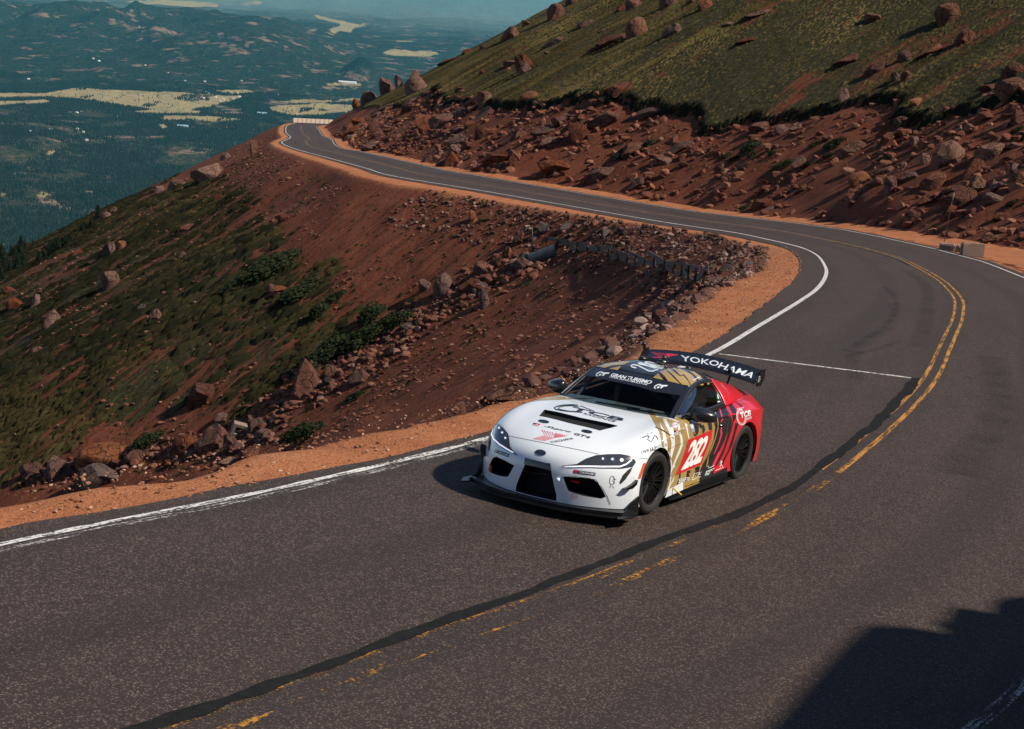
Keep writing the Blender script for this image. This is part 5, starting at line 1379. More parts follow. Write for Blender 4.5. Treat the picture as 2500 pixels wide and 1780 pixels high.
def hero(u0, v0, u1, v1, kind, col, label, tilt=0.0, depth=.8, sink=.18, near=None):
    """boulder standing on the ground where its foot is seen"""
    um = (u0 + u1) / 2; P = None
    for k in range(40):
        P, n = ground(um, v1 - (v1 - v0) * .10 + 2.5 * k)
        if P is not None and np.linalg.norm(P - CAM) < 560: break
    D = (P - CAM) @ FWD
    w = (u1 - u0) * D / FOCAL; h = (v1 - v0) * D / FOCAL
    ct, st_ = abs(math.cos(tilt)), abs(math.sin(tilt))
    # undo the bounding box of the leaning block
    if abs(ct * ct - st_ * st_) > .25:
        a = (w * ct - h * st_) / (ct * ct - st_ * st_); b = (h * ct - w * st_) / (ct * ct - st_ * st_)
        if a > .25 * w and b > .25 * h: w, h = a, b
    hz = h * 1.40
    Pc = P.copy(); off = depth * w * .35; Pc[:2] += FH * off * .4
    seed = len(ROCKS)
    return put_rock(Pc, n, (w * 1.04, max(w, h) * depth, hz), kind, col, VIEWYAW + random.uniform(-.3, .3), (random.uniform(-.15, .15), -tilt), sink + .18, label, None, 'boulder', variant=seed)
# ---- boulders one can tell apart in the photograph
HEROES = [
 (1335, 8, 1378, 48, 'round', 'r', 'dark red stacked boulder on the hill skyline near the top edge of the photo', 0),
 (1380, -8, 1410, 12, 'round', 'r', 'rounded boulder on the skyline, topmost one cut by the top edge', 0),
 (1215, 50, 1273, 100, 'block', 'r', 'big angular boulder on the hill skyline below the two topmost ones', .5),
 (1271, 47, 1296, 66, 'block', 'r', 'small block resting right of the big angular boulder on the skyline', .1),
 (1124, 110, 1160, 132, 'round', 'r', 'low boulder on the skyline between the big angular boulder and the long slab', .3),
 (1068, 121, 1124, 155, 'slab', 'r', 'long slab boulder leaning on the middle of the skyline', .45),
 (1169, 104, 1191, 120, 'round', 'r', 'small round boulder on the skyline just left of the big angular one', .2),
 (996, 150, 1024, 176, 'point', 'p', 'pointed boulder with a sunlit tip on the skyline above the road bend', 0),
 (962, 160, 983, 196, 'block', 'r', 'upright block standing on the skyline left of the pointed boulder', .15),
 (925, 176, 964, 222, 'slab', 'r', 'leaning slab on the skyline below the upright block', .7),
 (983, 175, 1046, 230, 'round', 'p', 'large rounded boulder at the edge of the grass below the pointed skyline boulder', .2),
 (880, 203, 921, 236, 'block', 'r', 'square boulder on the skyline above the far road bend', .1),
 (856, 226, 882, 256, 'round', 'r', 'lowest boulder on the hill skyline above the far road bend', .3),
 (1255, 130, 1301, 176, 'round', 'r', 'big round boulder alone on the grassy hill', 0),
 (1266, 150, 1298, 180, 'round', 'r', 'smaller round boulder leaning on the front of the big round one on the grass', 0),
 (1448, 47, 1536, 116, 'slab', 'r', 'long dark slab boulder on the grassy hill casting a wide shadow', .55),
 (1527, 41, 1583, 92, 'round', 'p', 'egg shaped boulder right behind the long dark slab on the grass', 0),
 (1611, 43, 1669, 90, 'block', 'p', 'cracked blocky boulder on the grass right of the egg shaped one', .4),
 (1320, 73, 1381, 114, 'slab', 'r', 'low dark red slab in the grass under the big angular skyline boulder', .45),
 (1404, 50, 1441, 68, 'block', 'r', 'flat pale topped rock in the grass left of the long dark slab', 0),
 (1523, -6, 1566, 24, 'block', 'r', 'boulder cut by the top edge above the egg shaped boulder', .1),
 (1609, -22, 1656, 20, 'round', 'r', 'dark round boulder cut by the top edge above the cracked boulder', 0),
 (1701, -6, 1742, 24, 'block', 'p', 'pale boulder cut by the top edge right of the dark round one', 0),
 (1815, 9, 1895, 36, 'slab', 'r', 'broad red slab lying in the upper meadow near the top edge', .25),
 (1751, 44, 1792, 66, 'slab', 'r', 'thin slanted red slab in the upper meadow', .35),
 (1794, 79, 1848, 105, 'slab', 'r', 'flat red slab sunk in the meadow left of the middle boulder', .3),
 (1092, 197, 1204, 272, 'point', 'r', 'large pointed slab boulder at the torn lower edge of the grass', .5),
 (1160, 215, 1206, 258, 'round', 'p', 'rounded boulder leaning on the right end of the large pointed slab', .2),
 (1266, 212, 1322, 244, 'round', 'p', 'pale smooth boulder on the grass edge above the rock band', .25),
 (1515, 222, 1637, 290, 'slab', 'r', 'very long smooth boulder lying across the grass edge', .42),
 (1016, 268, 1068, 326, 'slab', 'r', 'steep slab boulder standing in the cut bank below the grass', .75),
 (1379, 294, 1443, 345, 'block', 'r', 'squat block with a flat top in the cut bank above the road', .1),
 (1293, 301, 1357, 334, 'block', 'p', 'flat topped pale block in the cut bank', .05),
 (1312, 316, 1372, 356, 'slab', 'p', 'wide tilted slab just below the flat topped pale block', .4),
 (1241, 304, 1290, 338, 'block', 'r', 'orange block left of the flat topped pale block in the bank', .15),
 (1089, 322, 1137, 360, 'block', 'p', 'orange sunlit block low in the bank over the far road', .1),
 (1156, 300, 1197, 338, 'block', 'r', 'upright block in the middle of the rock band', .25),
 (1595, 366, 1652, 400, 'slab', 'p', 'sunlit flat slab jutting from the bank above the road', .25),
 (1238, 362, 1272, 408, 'block', 'r', 'dark upright rock at the foot of the bank beside the far road', .1),
 (1078, 368, 1122, 408, 'block', 'r', 'square rock at the foot of the bank near the far road', 0),
 (1615, 328, 1698, 374, 'point', 'r', 'low pyramid shaped slab in the bank left of the green bushes', .3),
 (2268, 328, 2362, 406, 'round', 'p', 'huge egg shaped boulder on the bank at the right, nearer the middle', .25),
 (2378, 332, 2460, 390, 'block', 'p', 'big smooth boulder right of the huge egg shaped one', .35),
 (2242, 370, 2274, 402, 'block', 'p', 'small block tucked against the left side of the huge egg shaped boulder', .1),
 (1928, 378, 1966, 418, 'block', 'p', 'pale cube shaped boulder among the green bushes on the bank', .05),
 (2430, 175, 2510, 238, 'block', 'p', 'large pale boulder on the grass edge at the right border', .3),
 (2441, 136, 2510, 188, 'round', 'r', 'dark rounded boulder behind the large pale one at the right border', .35),
 (2387, 202, 2434, 226, 'slab', 'r', 'flat red block left of the large pale boulder at the right border', .1),
 (2279, -8, 2352, 60, 'block', 'p', 'tall pale wedge shaped boulder at the top of the meadow', .35),
 (2331, 64, 2391, 105, 'round', 'r', 'dome shaped boulder in the upper right meadow', .1),
 (2236, 87, 2305, 136, 'slab', 'p', 'long slanted pale slab in the upper right meadow', .55),
 (2190, 120, 2228, 148, 'block', 'r', 'dark block at the lower left end of the long slanted pale slab', .1),
 (2033, 115, 2100, 158, 'slab', 'r', 'slanted boulder alone in the middle of the meadow', .45),
 (2173, 171, 2200, 200, 'round', 'r', 'left half of a twin boulder in the meadow', .1),
 (2198, 170, 2228, 198, 'round', 'p', 'right half of a twin boulder in the meadow', .1),
 (2042, 214, 2074, 246, 'block', 'p', 'small pointed boulder standing low in the meadow near its torn edge', 0),
 (1921, 294, 1958, 321, 'block', 'p', 'pale block under the torn grass edge above the bushes', .2),
 (1824, 292, 1884, 323, 'slab', 'r', 'broad rock just under the tongue of grass', .15),
 (2182, 277, 2236, 310, 'block', 'r', 'wide red block under the grass edge in the right bank', .15),
 (2462, 248, 2510, 304, 'round', 'r', 'dark red boulder at the right border below the grass edge', .2),
 (2154, 425, 2192, 476, 'block', 'r', 'upright squared rock standing in the right bank', .15),
 (2395, 460, 2464, 496, 'slab', 'p', 'flat pale slab low in the right bank above the culvert', .15),
 (462, 384, 548, 446, 'slab', 'p', 'big tan boulder, the largest on the left ridge', .35),
 (606, 338, 633, 382, 'block', 'p', 'upright pointed boulder on the left ridge near the road bend', .3),
 (539, 372, 562, 390, 'block', 'p', 'small square boulder just right of the big tan ridge boulder', 0),
 (404, 430, 456, 462, 'round', 'r', 'dark rounded boulder on the left ridge below the big tan one', .2),
 (373, 452, 401, 470, 'block', 'p', 'small orange rock on the left ridge under the dark rounded boulder', .1),
 (243, 513, 274, 537, 'round', 'p', 'orange rounded boulder beside the lone ridge fir', .15),
 (268, 504, 286, 523, 'block', 'p', 'small pale block on top right of the orange ridge boulder', 0),
 (243, 660, 292, 706, 'block', 'p', 'sunlit orange boulder standing alone on the left grassy slope', .1),
 (94, 752, 150, 806, 'point', 'p', 'orange pointed boulder low on the left slope near the border', .1),
 (242, 585, 286, 630, 'slab', 'g', 'grey flat faced boulder on the left slope below the ridge firs', .2),
 (282, 586, 308, 608, 'block', 'p', 'small pale rock leaning on the right side of the grey boulder', .1),
 (2, 696, 42, 722, 'round', 'r', 'brown boulder at the left border, upper one of the pair', .1),
 (12, 722, 58, 756, 'round', 'r', 'brown boulder at the left border, lower one of the pair', .1),
 (74, 718, 96, 750, 'point', 'p', 'small white topped rock right of the pair at the left border', 0),
 (428, 610, 458, 636, 'point', 'r', 'triangular rock with a pale top on the upper left slope', .2),
 (361, 750, 396, 784, 'block', 'p', 'orange pyramid rock in the middle of the left slope', .1),
 (333, 738, 357, 760, 'block', 'g', 'small greyish rock just left of the orange pyramid rock', .1),
 (70, 836, 114, 862, 'round', 'r', 'low knobbly red rock low on the left slope', .3),
 (173, 602, 213, 626, 'slab', 'r', 'tilted red slab on the left slope below the firs', .25),
 (433, 528, 488, 564, 'slab', 'r', 'flat red slab high on the left slope', .4),
 (180, 1026, 334, 1134, 'slab', 'p', 'largest pale topped boulder by the near shoulder at lower left', .42),
 (184, 1112, 292, 1194, 'point', 'g', 'dark pyramid shaped boulder touching the near shoulder', .15),
 (96, 1092, 184, 1170, 'round', 'r', 'brown rounded boulder left of the dark pyramid one', .3),
 (42, 1122, 108, 1170, 'block', 'r', 'wedge boulder at the left end of the shoulder boulder row', .25),
 (416, 1044, 490, 1106, 'block', 'r', 'weathered block left of the biggest flat red block by the shoulder', .3),
 (470, 1022, 566, 1110, 'block', 'r', 'biggest flat red block beside the concrete block near the shoulder', .2),
 (544, 1054, 582, 1108, 'block', 'r', 'narrow upright red rock under the concrete block', .1),
 (600, 1022, 646, 1058, 'round', 'r', 'rounded red rock right of the concrete block', .1),
 (616, 1036, 670, 1080, 'round', 'r', 'smooth red boulder below right of the concrete block', .3),
 (580, 1076, 652, 1118, 'slab', 'r', 'low red boulder at the shoulder edge under the concrete block', .25),
 (298, 1092, 358, 1130, 'round', 'r', 'red boulder right of the largest pale topped one', .15),
 (530, 1112, 594, 1136, 'slab', 'p', 'flat pale rock lying on the near dirt shoulder', .1),
 (702, 866, 786, 970, 'block', 'r', 'tall orange boulder, the tallest in the rock gully', .1),
 (748, 874, 788, 910, 'block', 'r', 'red block right of the tall orange boulder in the gully', .1),
 (784, 886, 828, 922, 'block', 'r', 'square red rock next in line up the gully', .1),
 (842, 890, 902, 944, 'block', 'r', 'wide reddish boulder in the gully below the dark shrubs', .2),
 (646, 686, 688, 730, 'round', 'r', 'dark boulder half hidden among the slope shrubs', .2),
 (450, 934, 530, 994, 'slab', 'r', 'long flat slab lying down the left slope near its foot', .6),
 (1054, 662, 1114, 724, 'round', 'p', 'large rounded boulder at the head of the gully', .1),
 (1019, 670, 1061, 708, 'slab', 'r', 'flat red rock against the left side of the large rounded gully boulder', .3),
 (1115, 676, 1182, 716, 'block', 'r', 'wide red block right of the large rounded gully boulder', .05),
 (1255, 622, 1302, 660, 'round', 'r', 'boulder lying against the mouth of the culvert pipe', .1),
 (1223, 598, 1249, 634, 'block', 'p', 'upright orange block left of the culvert pipe', .05),
 (1166, 698, 1196, 752, 'block', 'g', 'tall grey upright stone in the gully', .1),
 (1154, 626, 1220, 668, 'slab', 'r', 'low broad red rock above the gully head', .2),
 (1248, 556, 1278, 600, 'block', 'r', 'red block beside the thin marker post', .05),
 (1308, 530, 1350, 573, 'slab', 'g', 'dark grey boulder at the left end of the timber wall', .4),
 (1139, 508, 1167, 544, 'block', 'p', 'pale block on the embankment just below the far road', .2),
 (1168, 518, 1206, 541, 'block', 'p', 'whitish rock right of the pale block on the embankment', .1),
 (1176, 930, 1350, 990, 'slab', 'p', 'low smooth mound of rock on the shoulder right behind the car bonnet', .12),
 (1395, 896, 1424, 934, 'block', 'g', 'grey stone on the shoulder seen just left of the car roof', .2),
]
for h in HEROES: hero(*h[:6], label=h[6], tilt=h[7] if len(h) > 7 else 0)
# the stones carried by the dome shaped boulder and the berm behind the car
# ---- further boulders of each bank, alike among themselves
def scatter_rocks(n, zone, sizes, kinds, cols, label, group, minpx=0):
    """zone(rng) -> (s, t) candidates along the road"""
    made = 0; tries = 0
    while made < n and tries < n * 12:
        tries += 1
        s, t = zone(); q = road_pt(s, t)[0]; P, nn = drop(q[0], q[1])
        if P is None: continue
        px = to_pix(P)[0]
        if not (-30 < px[0] < 2530 and -30 < px[1] < 1600): continue
        a = sizes[0] * (sizes[1] / sizes[0]) ** (RNG.random() ** 1.7)
        sz = (a * RNG.uniform(1.0, 1.7), a * RNG.uniform(.7, 1.1), a * RNG.uniform(.5, .95))
        kd = kinds[int(RNG.integers(len(kinds)))]; cl = cols[int(RNG.integers(len(cols)))]
        lab = label.format({'r': 'reddish', 'p': 'pale', 'g': 'grey'}[cl], {'block': 'blocky', 'slab': 'flat', 'point': 'angular', 'round': 'rounded'}[kd])
        put_rock(P, nn, sz, kd, cl, VIEWYAW + RNG.normal(0, .5), (RNG.normal(0, .15), -abs(RNG.normal(.35, .2))), .34, lab, group, 'rock', name='rock')
        made += 1
f1 = lambda a, i: float(np.interp(a, RS, i))
def z_cut(s0, s1, k0=0.0, k1=1.0, p=1.0):
    def f():
        s = RNG.uniform(s0, s1); return s, W_LINE + f1(s, A_OUT) + f1(s, SH_OUT) + (f1(s, H_CUT) / .58) * (k0 + (k1 - k0) * RNG.random() ** p)
    return f
def z_in(s0, s1, d0, d1):
    def f():
        s = RNG.uniform(s0, s1); return s, -(f1(s, SH_IN) + RNG.uniform(d0, d1))
    return f
def z_up(s0, s1, d0, d1):
    def f():
        s = RNG.uniform(s0, s1); return s, W_LINE + f1(s, A_OUT) + f1(s, SH_OUT) + f1(s, H_CUT) / .58 + RNG.uniform(d0, d1)
    return f
ANG = ('block', 'block', 'slab', 'point')
scatter_rocks(66, z_cut(212, 430), (1.2, 3.4), ANG, 'rrrp', '{1} {0} rock packed in the steep bank above the far road', 'rocks of the far cut bank')
scatter_rocks(34, z_cut(165, 212), (.8, 1.9), ANG, 'rrrp', '{1} {0} rock scattered on the bare right bank above the road', 'rocks of the right bank')
scatter_rocks(26, z_up(190, 420, 1, 45), (.8, 2.2), ('slab', 'round', 'block'), 'rrp', '{1} {0} rock half sunk in the grass of the upper hill', 'rocks in the hill grass')
scatter_rocks(26, z_in(196, 215, .2, 3.4), (.45, 1.0), ANG, 'ggrp', '{1} {0} broken stone dumped above the timber wall under the road', 'broken stones above the timber wall')
scatter_rocks(16, z_in(118, 150, .1, 1.6), (.35, .7), ANG, 'ggr', '{1} {0} stone on the brink of the hairpin shoulder', 'stones along the hairpin brink')
scatter_rocks(22, z_in(226, 470, 3, 34), (.5, 1.3), ('block', 'slab', 'round'), 'rrp', 'small {1} {0} rock lying on the grassy left slope', 'rocks of the left slope')

# ---- uncountable small stones
def rubble(name, pts, sizes, cols, label, kinds=4, seed=5, sub=1):
    r = np.random.default_rng(seed); lib = []
    for k in range(kinds):
        bm = bmesh.new(); bmesh.ops.create_icosphere(bm, subdivisions=sub, radius=1); V = np.array([v.co[:] for v in bm.verts])
        for _ in range(5 if sub == 1 else 11):
            n = r.normal(size=3); n /= np.linalg.norm(n); h = r.uniform(.35, .8); d = V @ n; kk = d > h; V[kk] -= np.outer(d[kk] - h, n)
        F = np.array([[v.index for v in f.verts] for f in bm.faces]); bm.free(); lib.append((V / np.abs(V).max(0), F))
    VV, FF, TT = [], [], []; b = 0
    which = r.integers(kinds, size=len(pts))
    for k in range(kinds):
        P = pts[which == k]; S = sizes[which == k]; V, F = lib[k]
        if not len(P): continue
        n = len(P); a = r.uniform(0, 6.28, n); ca, sa = np.cos(a), np.sin(a)
        sc = S[:, None] * np.c_[r.uniform(.7, 1.3, n), r.uniform(.6, 1., n), r.uniform(.4, .8, n)] * .5
        W = V[None] * sc[:, None]
        X = W[..., 0] * ca[:, None] - W[..., 1] * sa[:, None]; Y = W[..., 0] * sa[:, None] + W[..., 1] * ca[:, None]
        W = np.stack([X, Y, W[..., 2]], -1) + P[:, None] + np.array([0, 0, 1]) * (sc[:, 2] * .35)[:, None, None]
        VV.append(W.reshape(-1, 3)); FF.append((F[None] + (np.arange(n) * len(V))[:, None, None] + b).reshape(-1, 3)); b += n * len(V)
        TT.append(np.repeat(r.random(n), len(V)))
    m = NM(name); tv = m.at('tint').outputs['Fac']
    m.color(m.mix(m.math('MULTIPLY', m.noise(m.pos(), 6, 4, .7), .5), m.ramp(tv, cols), (.10, .045, .032))); m.set(Roughness=.95); m.b.inputs['Specular IOR Level'].default_value = .15
    me = mesh_np(name, np.vstack(VV), np.vstack(FF), m.m); attr(me, 'tint', np.concatenate(TT))
    return prop(link(name, me), label, None, None, 'stuff')
def st_points(n, s0, s1, tfun, dens=None):
    s = RNG.uniform(s0, s1, n); t = tfun(s, RNG.random(n))
    p = road_pt(s, t); z = terrain_z(p[:, 0], p[:, 1])[0]; p[:, 2] = z
    if dens is not None:
        k = dens(p, s, t) > RNG.random(n); p = p[k]
    return p
F_ = lambda A, s: np.interp(s, RS, A)
cutp = lambda s, r: W_LINE + F_(A_OUT, s) + F_(SH_OUT, s) + r * F_(H_CUT, s) / .58 * 1.05
p1 = st_points(14000, 150, 430, cutp, lambda p, s, t: np.clip(.55 + 1.1 * fbm(p[:, 0] / 5, p[:, 1] / 5, 3, 7), 0, 1))
rubble('bank_stones', p1, .13 + 1.05 * RNG.random(len(p1)) ** 2.8, [(0., (0.084, 0.02873, 0.01623)), (.5, (0.1512, 0.05141, 0.02822)), (.85, (0.2184, 0.08694, 0.04939)), (1., (0.2856, 0.1436, 0.0882))], 'loose red stones covering the bank above the road', seed=1, sub=2, kinds=7)
p2 = st_points(5200, 110, 235, lambda s, r: -(F_(SH_IN, s) + r ** 1.4 * 5.0), lambda p, s, t: np.where(s < 150, .55, .8))
rubble('embankment_stones', p2, .08 + .5 * RNG.random(len(p2)) ** 2.6, [(0., (0.063, 0.02661, 0.01998)), (.5, (0.1134, 0.06061, 0.04684)), (.8, (0.1596, 0.0924, 0.07232)), (1., (0.336, 0.2292, 0.186))], 'loose grey and red stones below the hairpin shoulder', seed=2, sub=2, kinds=7)
def gully_pts(n):
    path = np.array([(1330, 640), (1240, 660), (1150, 705), (1060, 760), (980, 815), (900, 870), (820, 915), (740, 950), (660, 1030), (560, 1085), (450, 1100), (330, 1110), (180, 1150), (60, 1180)], float)
    out = []
    for _ in range(n):
        k = RNG.uniform(0, len(path) - 1.001); i = int(k); q = path[i] + (path[i + 1] - path[i]) * (k - i); w = np.interp(k, [0, 3, 7, 10, 13], [18, 40, 42, 40, 25])
        h, _n = ground(q[0] + RNG.normal(0, w * .7), q[1] + RNG.normal(0, w * .55))
        if h is not None and np.linalg.norm(h - CAM) < 300: out.append(h)
    return np.array(out)
gp_ = gully_pts(2000)
rubble('gully_stones', gp_, .12 + .85 * RNG.random(len(gp_)) ** 2.8, [(0., (.075, .027, .017)), (.4, (.135, .050, .030)), (.7, (.175, .075, .047)), (1., (.22, .125, .095))], 'stream of loose rocks down the gully', seed=3, sub=2, kinds=7)
k_ = 0
while k_ < 44:
    h_ = gully_pts(1)
    if not len(h_): continue
    P = h_[0]; a = RNG.uniform(.55, 1.2)
    kd = ANG[int(RNG.integers(4))]; cl = 'rrrrrg'[int(RNG.integers(6))]
    put_rock(P, None, (a * 1.2, a * .95, a * .75), kd, cl, RNG.uniform(0, 6), (RNG.normal(0, .2), RNG.normal(0, .25)), .34, '{} {} rock in the stream of rocks down the gully'.format({'block': 'blocky', 'slab': 'flat', 'point': 'angular'}[kd], {'r': 'reddish', 'g': 'grey'}[cl]), 'rocks of the gully', 'rock', name='rock'); k_ += 1
p3 = st_points(4200, 226, 480, lambda s, r: -(F_(SH_IN, s) + 1 + r * 45))
rubble('slope_stones', p3, .10 + .5 * RNG.random(len(p3)) ** 3.5, [(0., (0.1008, 0.0378, 0.02258)), (.6, (0.2016, 0.0756, 0.04234)), (1., (0.336, 0.1663, 0.1058))], 'small stones strewn over the left slope', seed=4)
p5 = st_points(26000, 118, 335, lambda s, r: -(F_(SH_IN, s) + .8 + r * 32), lambda p, s, t: np.clip(.4 + 1.4 * fbm(p[:, 0] / 6, p[:, 1] / 6, 3, 9), 0, 1))
rubble('scree', p5, .05 + .42 * RNG.random(len(p5)) ** 3.4, [(0., (0.1, 0.0342, 0.01932)), (.6, (0.17, 0.0648, 0.03696)), (1., (0.25, 0.126, 0.084))], 'fine scree lying on the bare red slope below the far road', seed=8)
p4 = st_points(7000, 84, 160, lambda s, r: -(F_(A_IN, s) - .05 + r * (F_(SH_IN, s) - F_(A_IN, s) + .45))); p4[:, 2] = road_pt(0, 0)[0, 2] * 0 + np.array([0.0] * len(p4))
I4, s4, t4 = nearest(p4[:, 0], p4[:, 1], 1); p4[:, 2] = np.interp(s4, RS, RL[:, 2]) - np.where(-t4 > np.interp(s4, RS, A_IN), .03, .0)
rubble('shoulder_gravel', p4, .012 + .055 * RNG.random(len(p4)) ** 3, [(0., (0.1848, 0.0756, 0.042)), (.5, (0.336, 0.1596, 0.0882)), (1., (0.5208, 0.3528, 0.252))], 'loose gravel on the near dirt shoulder', seed=6)

# ---- say which rock is which by the landmark boulder it lies nearest to
SHORT = {'large pointed slab boulder at the torn': 'large pointed slab boulder', 'huge egg shaped boulder on the bank': 'huge egg shaped boulder', 'big smooth boulder right of': 'big smooth boulder beside the egg shaped one', 'pale cube shaped': 'pale cube shaped boulder', 'very long smooth boulder': 'very long smooth boulder',
 'steep slab boulder': 'steep slab boulder in the bank', 'squat block with': 'squat flat block in the bank', 'orange sunlit block low': 'orange sunlit block by the far road', 'sunlit flat slab jutting': 'sunlit flat slab in the bank', 'low pyramid shaped slab': 'low pyramid shaped slab', 'big round boulder alone': 'big round boulder on the grass',
 'long dark slab boulder on the grassy': 'long dark slab on the grass', 'broad red slab lying': 'broad red slab in the meadow', 'slanted boulder alone in the middle': 'slanted boulder in the meadow', 'tall pale wedge': 'tall pale wedge boulder', 'large pale boulder on the grass edge': 'large pale boulder at the right border',
 'large rounded boulder at the head': 'large rounded gully boulder', 'tall grey upright stone': 'tall grey gully stone', 'tall orange boulder, the tallest': 'tall orange gully boulder', 'biggest flat red block': 'biggest flat red block by the shoulder', 'largest pale topped': 'largest boulder by the near shoulder',
 'dark grey boulder at the left end of the timber': 'dark grey boulder by the timber wall', 'pale block on the embankment': 'pale block on the embankment', 'sunlit orange boulder standing alone': 'sunlit orange boulder on the slope', 'orange pyramid rock in the middle': 'orange pyramid rock on the slope', 'big tan boulder, the largest': 'big tan ridge boulder',
 'grey stone on the shoulder seen': 'grey stone by the car roof', 'wide reddish boulder in the gully': 'wide reddish gully boulder', 'upright squared rock': 'upright squared rock in the right bank', 'flat pale slab low in the right': 'flat pale slab above the headwall'}
marks = []
for o in ROCKS:
    if o['category'] == 'boulder':
        for k, v in SHORT.items():
            if o['label'].startswith(k): marks.append((to_pix(np.array(o.location))[0][:2], v))
MP = np.array([m_[0] for m_ in marks]); buckets = {}
for o in ROCKS:
    if o['category'] != 'rock': continue
    p = to_pix(np.array(o.location))[0][:2]; d = np.hypot(*(MP - p).T); i = int(d.argmin()); v = p - MP[i]
    side = ('right of' if v[0] > 0 else 'left of') if abs(v[0]) > abs(v[1]) else ('below' if v[1] > 0 else 'above')
    w = o['label'].replace('small ', '').split(); buckets.setdefault((w[0], w[1], side, marks[i][1]), []).append((d[i], o))
for (kd, cl, side, mk), L_ in buckets.items():
    for q, (_, o) in enumerate(sorted(L_, key=lambda e: e[0])):
        o['label'] = ((ORD[q] + ' nearest ') if len(L_) > 1 and q else ('nearest ' if len(L_) > 1 else '')) + kd + ' ' + cl + ' rock ' + side + ' the ' + mk
# ================================================================ grass, shrubs and firs
def clumps(name, P, along, rx, ry, h, tint, cols, label, lean=.25):
    """low tents of foliage, drawn out along a ground direction"""
    n = len(P); K = 6; a = np.linspace(0, 2 * math.pi, K, endpoint=False)
    al = along / (np.linalg.norm(along, axis=1)[:, None] + 1e-9); ac = np.c_[-al[:, 1], al[:, 0], np.zeros(n)]
    V = np.zeros((n, K + 2, 3)); j = RNG.uniform(.65, 1.3, (n, K))
    for k in range(K):
        V[:, k] = P + al * (rx * math.cos(a[k]) * j[:, k])[:, None] + ac * (ry * math.sin(a[k]) * j[:, k])[:, None]; V[:, k, 2] -= .06
    V[:, K] = P + al * (rx * RNG.uniform(-.1, .55, n))[:, None]; V[:, K, 2] += h
    V[:, K + 1] = P - al * (rx * RNG.uniform(.1, .5, n))[:, None]; V[:, K + 1, 2] += h * RNG.uniform(.5, 1., n)
    F = [(0, 1, K), (1, 2, K), (2, K + 1, K), (2, 3, K + 1), (3, 4, K + 1), (4, K, K + 1), (4, 5, K), (5, 0, K)]
    FF = (np.array(F)[None] + (np.arange(n) * (K + 2))[:, None, None]).reshape(-1, 3)
    m = NM(name); tv = m.at('tint').outputs['Fac']
    c = m.ramp(tv, cols); c = m.mix(m.math('MULTIPLY', m.noise(m.pos(), 7, 4, .75), .7), c, tuple(x * .45 for x in cols[0][1]))
    m.color(c); m.set(Roughness=.95); m.b.inputs['Specular IOR Level'].default_value = .1
    m.bump(m.noise(m.pos(), 16, 4, .8), 1., .12)
    me = mesh_np(name, V.reshape(-1, 3), FF, m.m); attr(me, 'tint', np.repeat(tint, K + 2))
    return prop(link(name, me), label, None, None, 'stuff')
def falls(P):
    e = .7; zx = terrain_z(P[:, 0] + e, P[:, 1], False)[0]; zy = terrain_z(P[:, 0], P[:, 1] + e, False)[0]; z0 = terrain_z(P[:, 0], P[:, 1], False)[0]
    g = np.c_[(zx - z0) / e, (zy - z0) / e]; n = np.linalg.norm(g, axis=1)[:, None] + 1e-6
    d = -g / n; return np.c_[d, -np.clip(n, 0, .7)]
def visible(P, m=40):
    q = to_pix(P); return P[(q[:, 0] > -m) & (q[:, 0] < 2500 + m) & (q[:, 1] > -m - 40) & (q[:, 1] < 1800) & (q[:, 2] > 0)]
# tundra on the hill above the cut
GREENS = [(0., (0.0464, 0.03952, 0.014)), (.4, (0.109, 0.08632, 0.028)), (.75, (0.174, 0.131, 0.046)), (1., (0.2378, 0.1716, 0.07))]
s = RNG.uniform(165, 470, 190000); lc = F_(H_CUT, s) / .58
t = W_LINE + F_(A_OUT, s) + F_(SH_OUT, s) + lc * .97 + RNG.random(len(s)) ** 1.25 * 58
P = road_pt(s, t); z, s_, t_, din, d2, lcw = terrain_z(P[:, 0], P[:, 1]); P[:, 2] = z
dn = .72 + 1.3 * fbm(s_ / 6, d2 / 16, 3, 201)
P = P[(d2 > lcw + .12) & (dn > RNG.random(len(P)))]; P = visible(P)
al = falls(P); sz = RNG.uniform(.7, 1.4, len(P)); S2, D2_ = terrain_z(P[:, 0], P[:, 1])[1], terrain_z(P[:, 0], P[:, 1])[4]; big = .75 * fbm(S2 / 1.6, D2_ / 9, 3, 203) + .6 * fbm(P[:, 0] / 11, P[:, 1] / 11, 3, 204)
clumps('tundra_grass', P, al, .27 * sz, .12 * sz, RNG.uniform(.05, .13, len(P)) * sz, np.clip(.45 + 1.0 * big + RNG.normal(0, .09, len(P)), 0, 1), GREENS, 'short olive tundra grass on the hill above the cut bank')
# hanging sod along the torn edge
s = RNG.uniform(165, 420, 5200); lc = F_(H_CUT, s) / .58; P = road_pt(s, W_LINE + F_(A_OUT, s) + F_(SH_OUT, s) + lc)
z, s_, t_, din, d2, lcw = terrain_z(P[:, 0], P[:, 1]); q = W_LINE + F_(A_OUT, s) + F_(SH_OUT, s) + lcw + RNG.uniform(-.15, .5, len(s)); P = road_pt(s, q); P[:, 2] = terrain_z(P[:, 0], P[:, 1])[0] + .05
P = visible(P); clumps('sod_edge', P, falls(P), np.full(len(P), .42), np.full(len(P), .26), RNG.uniform(.12, .3, len(P)), RNG.random(len(P)) * .5, [(0., (.012, .012, .006)), (1., (.045, .040, .017))], 'dark overhanging sod along the torn lower edge of the grass')
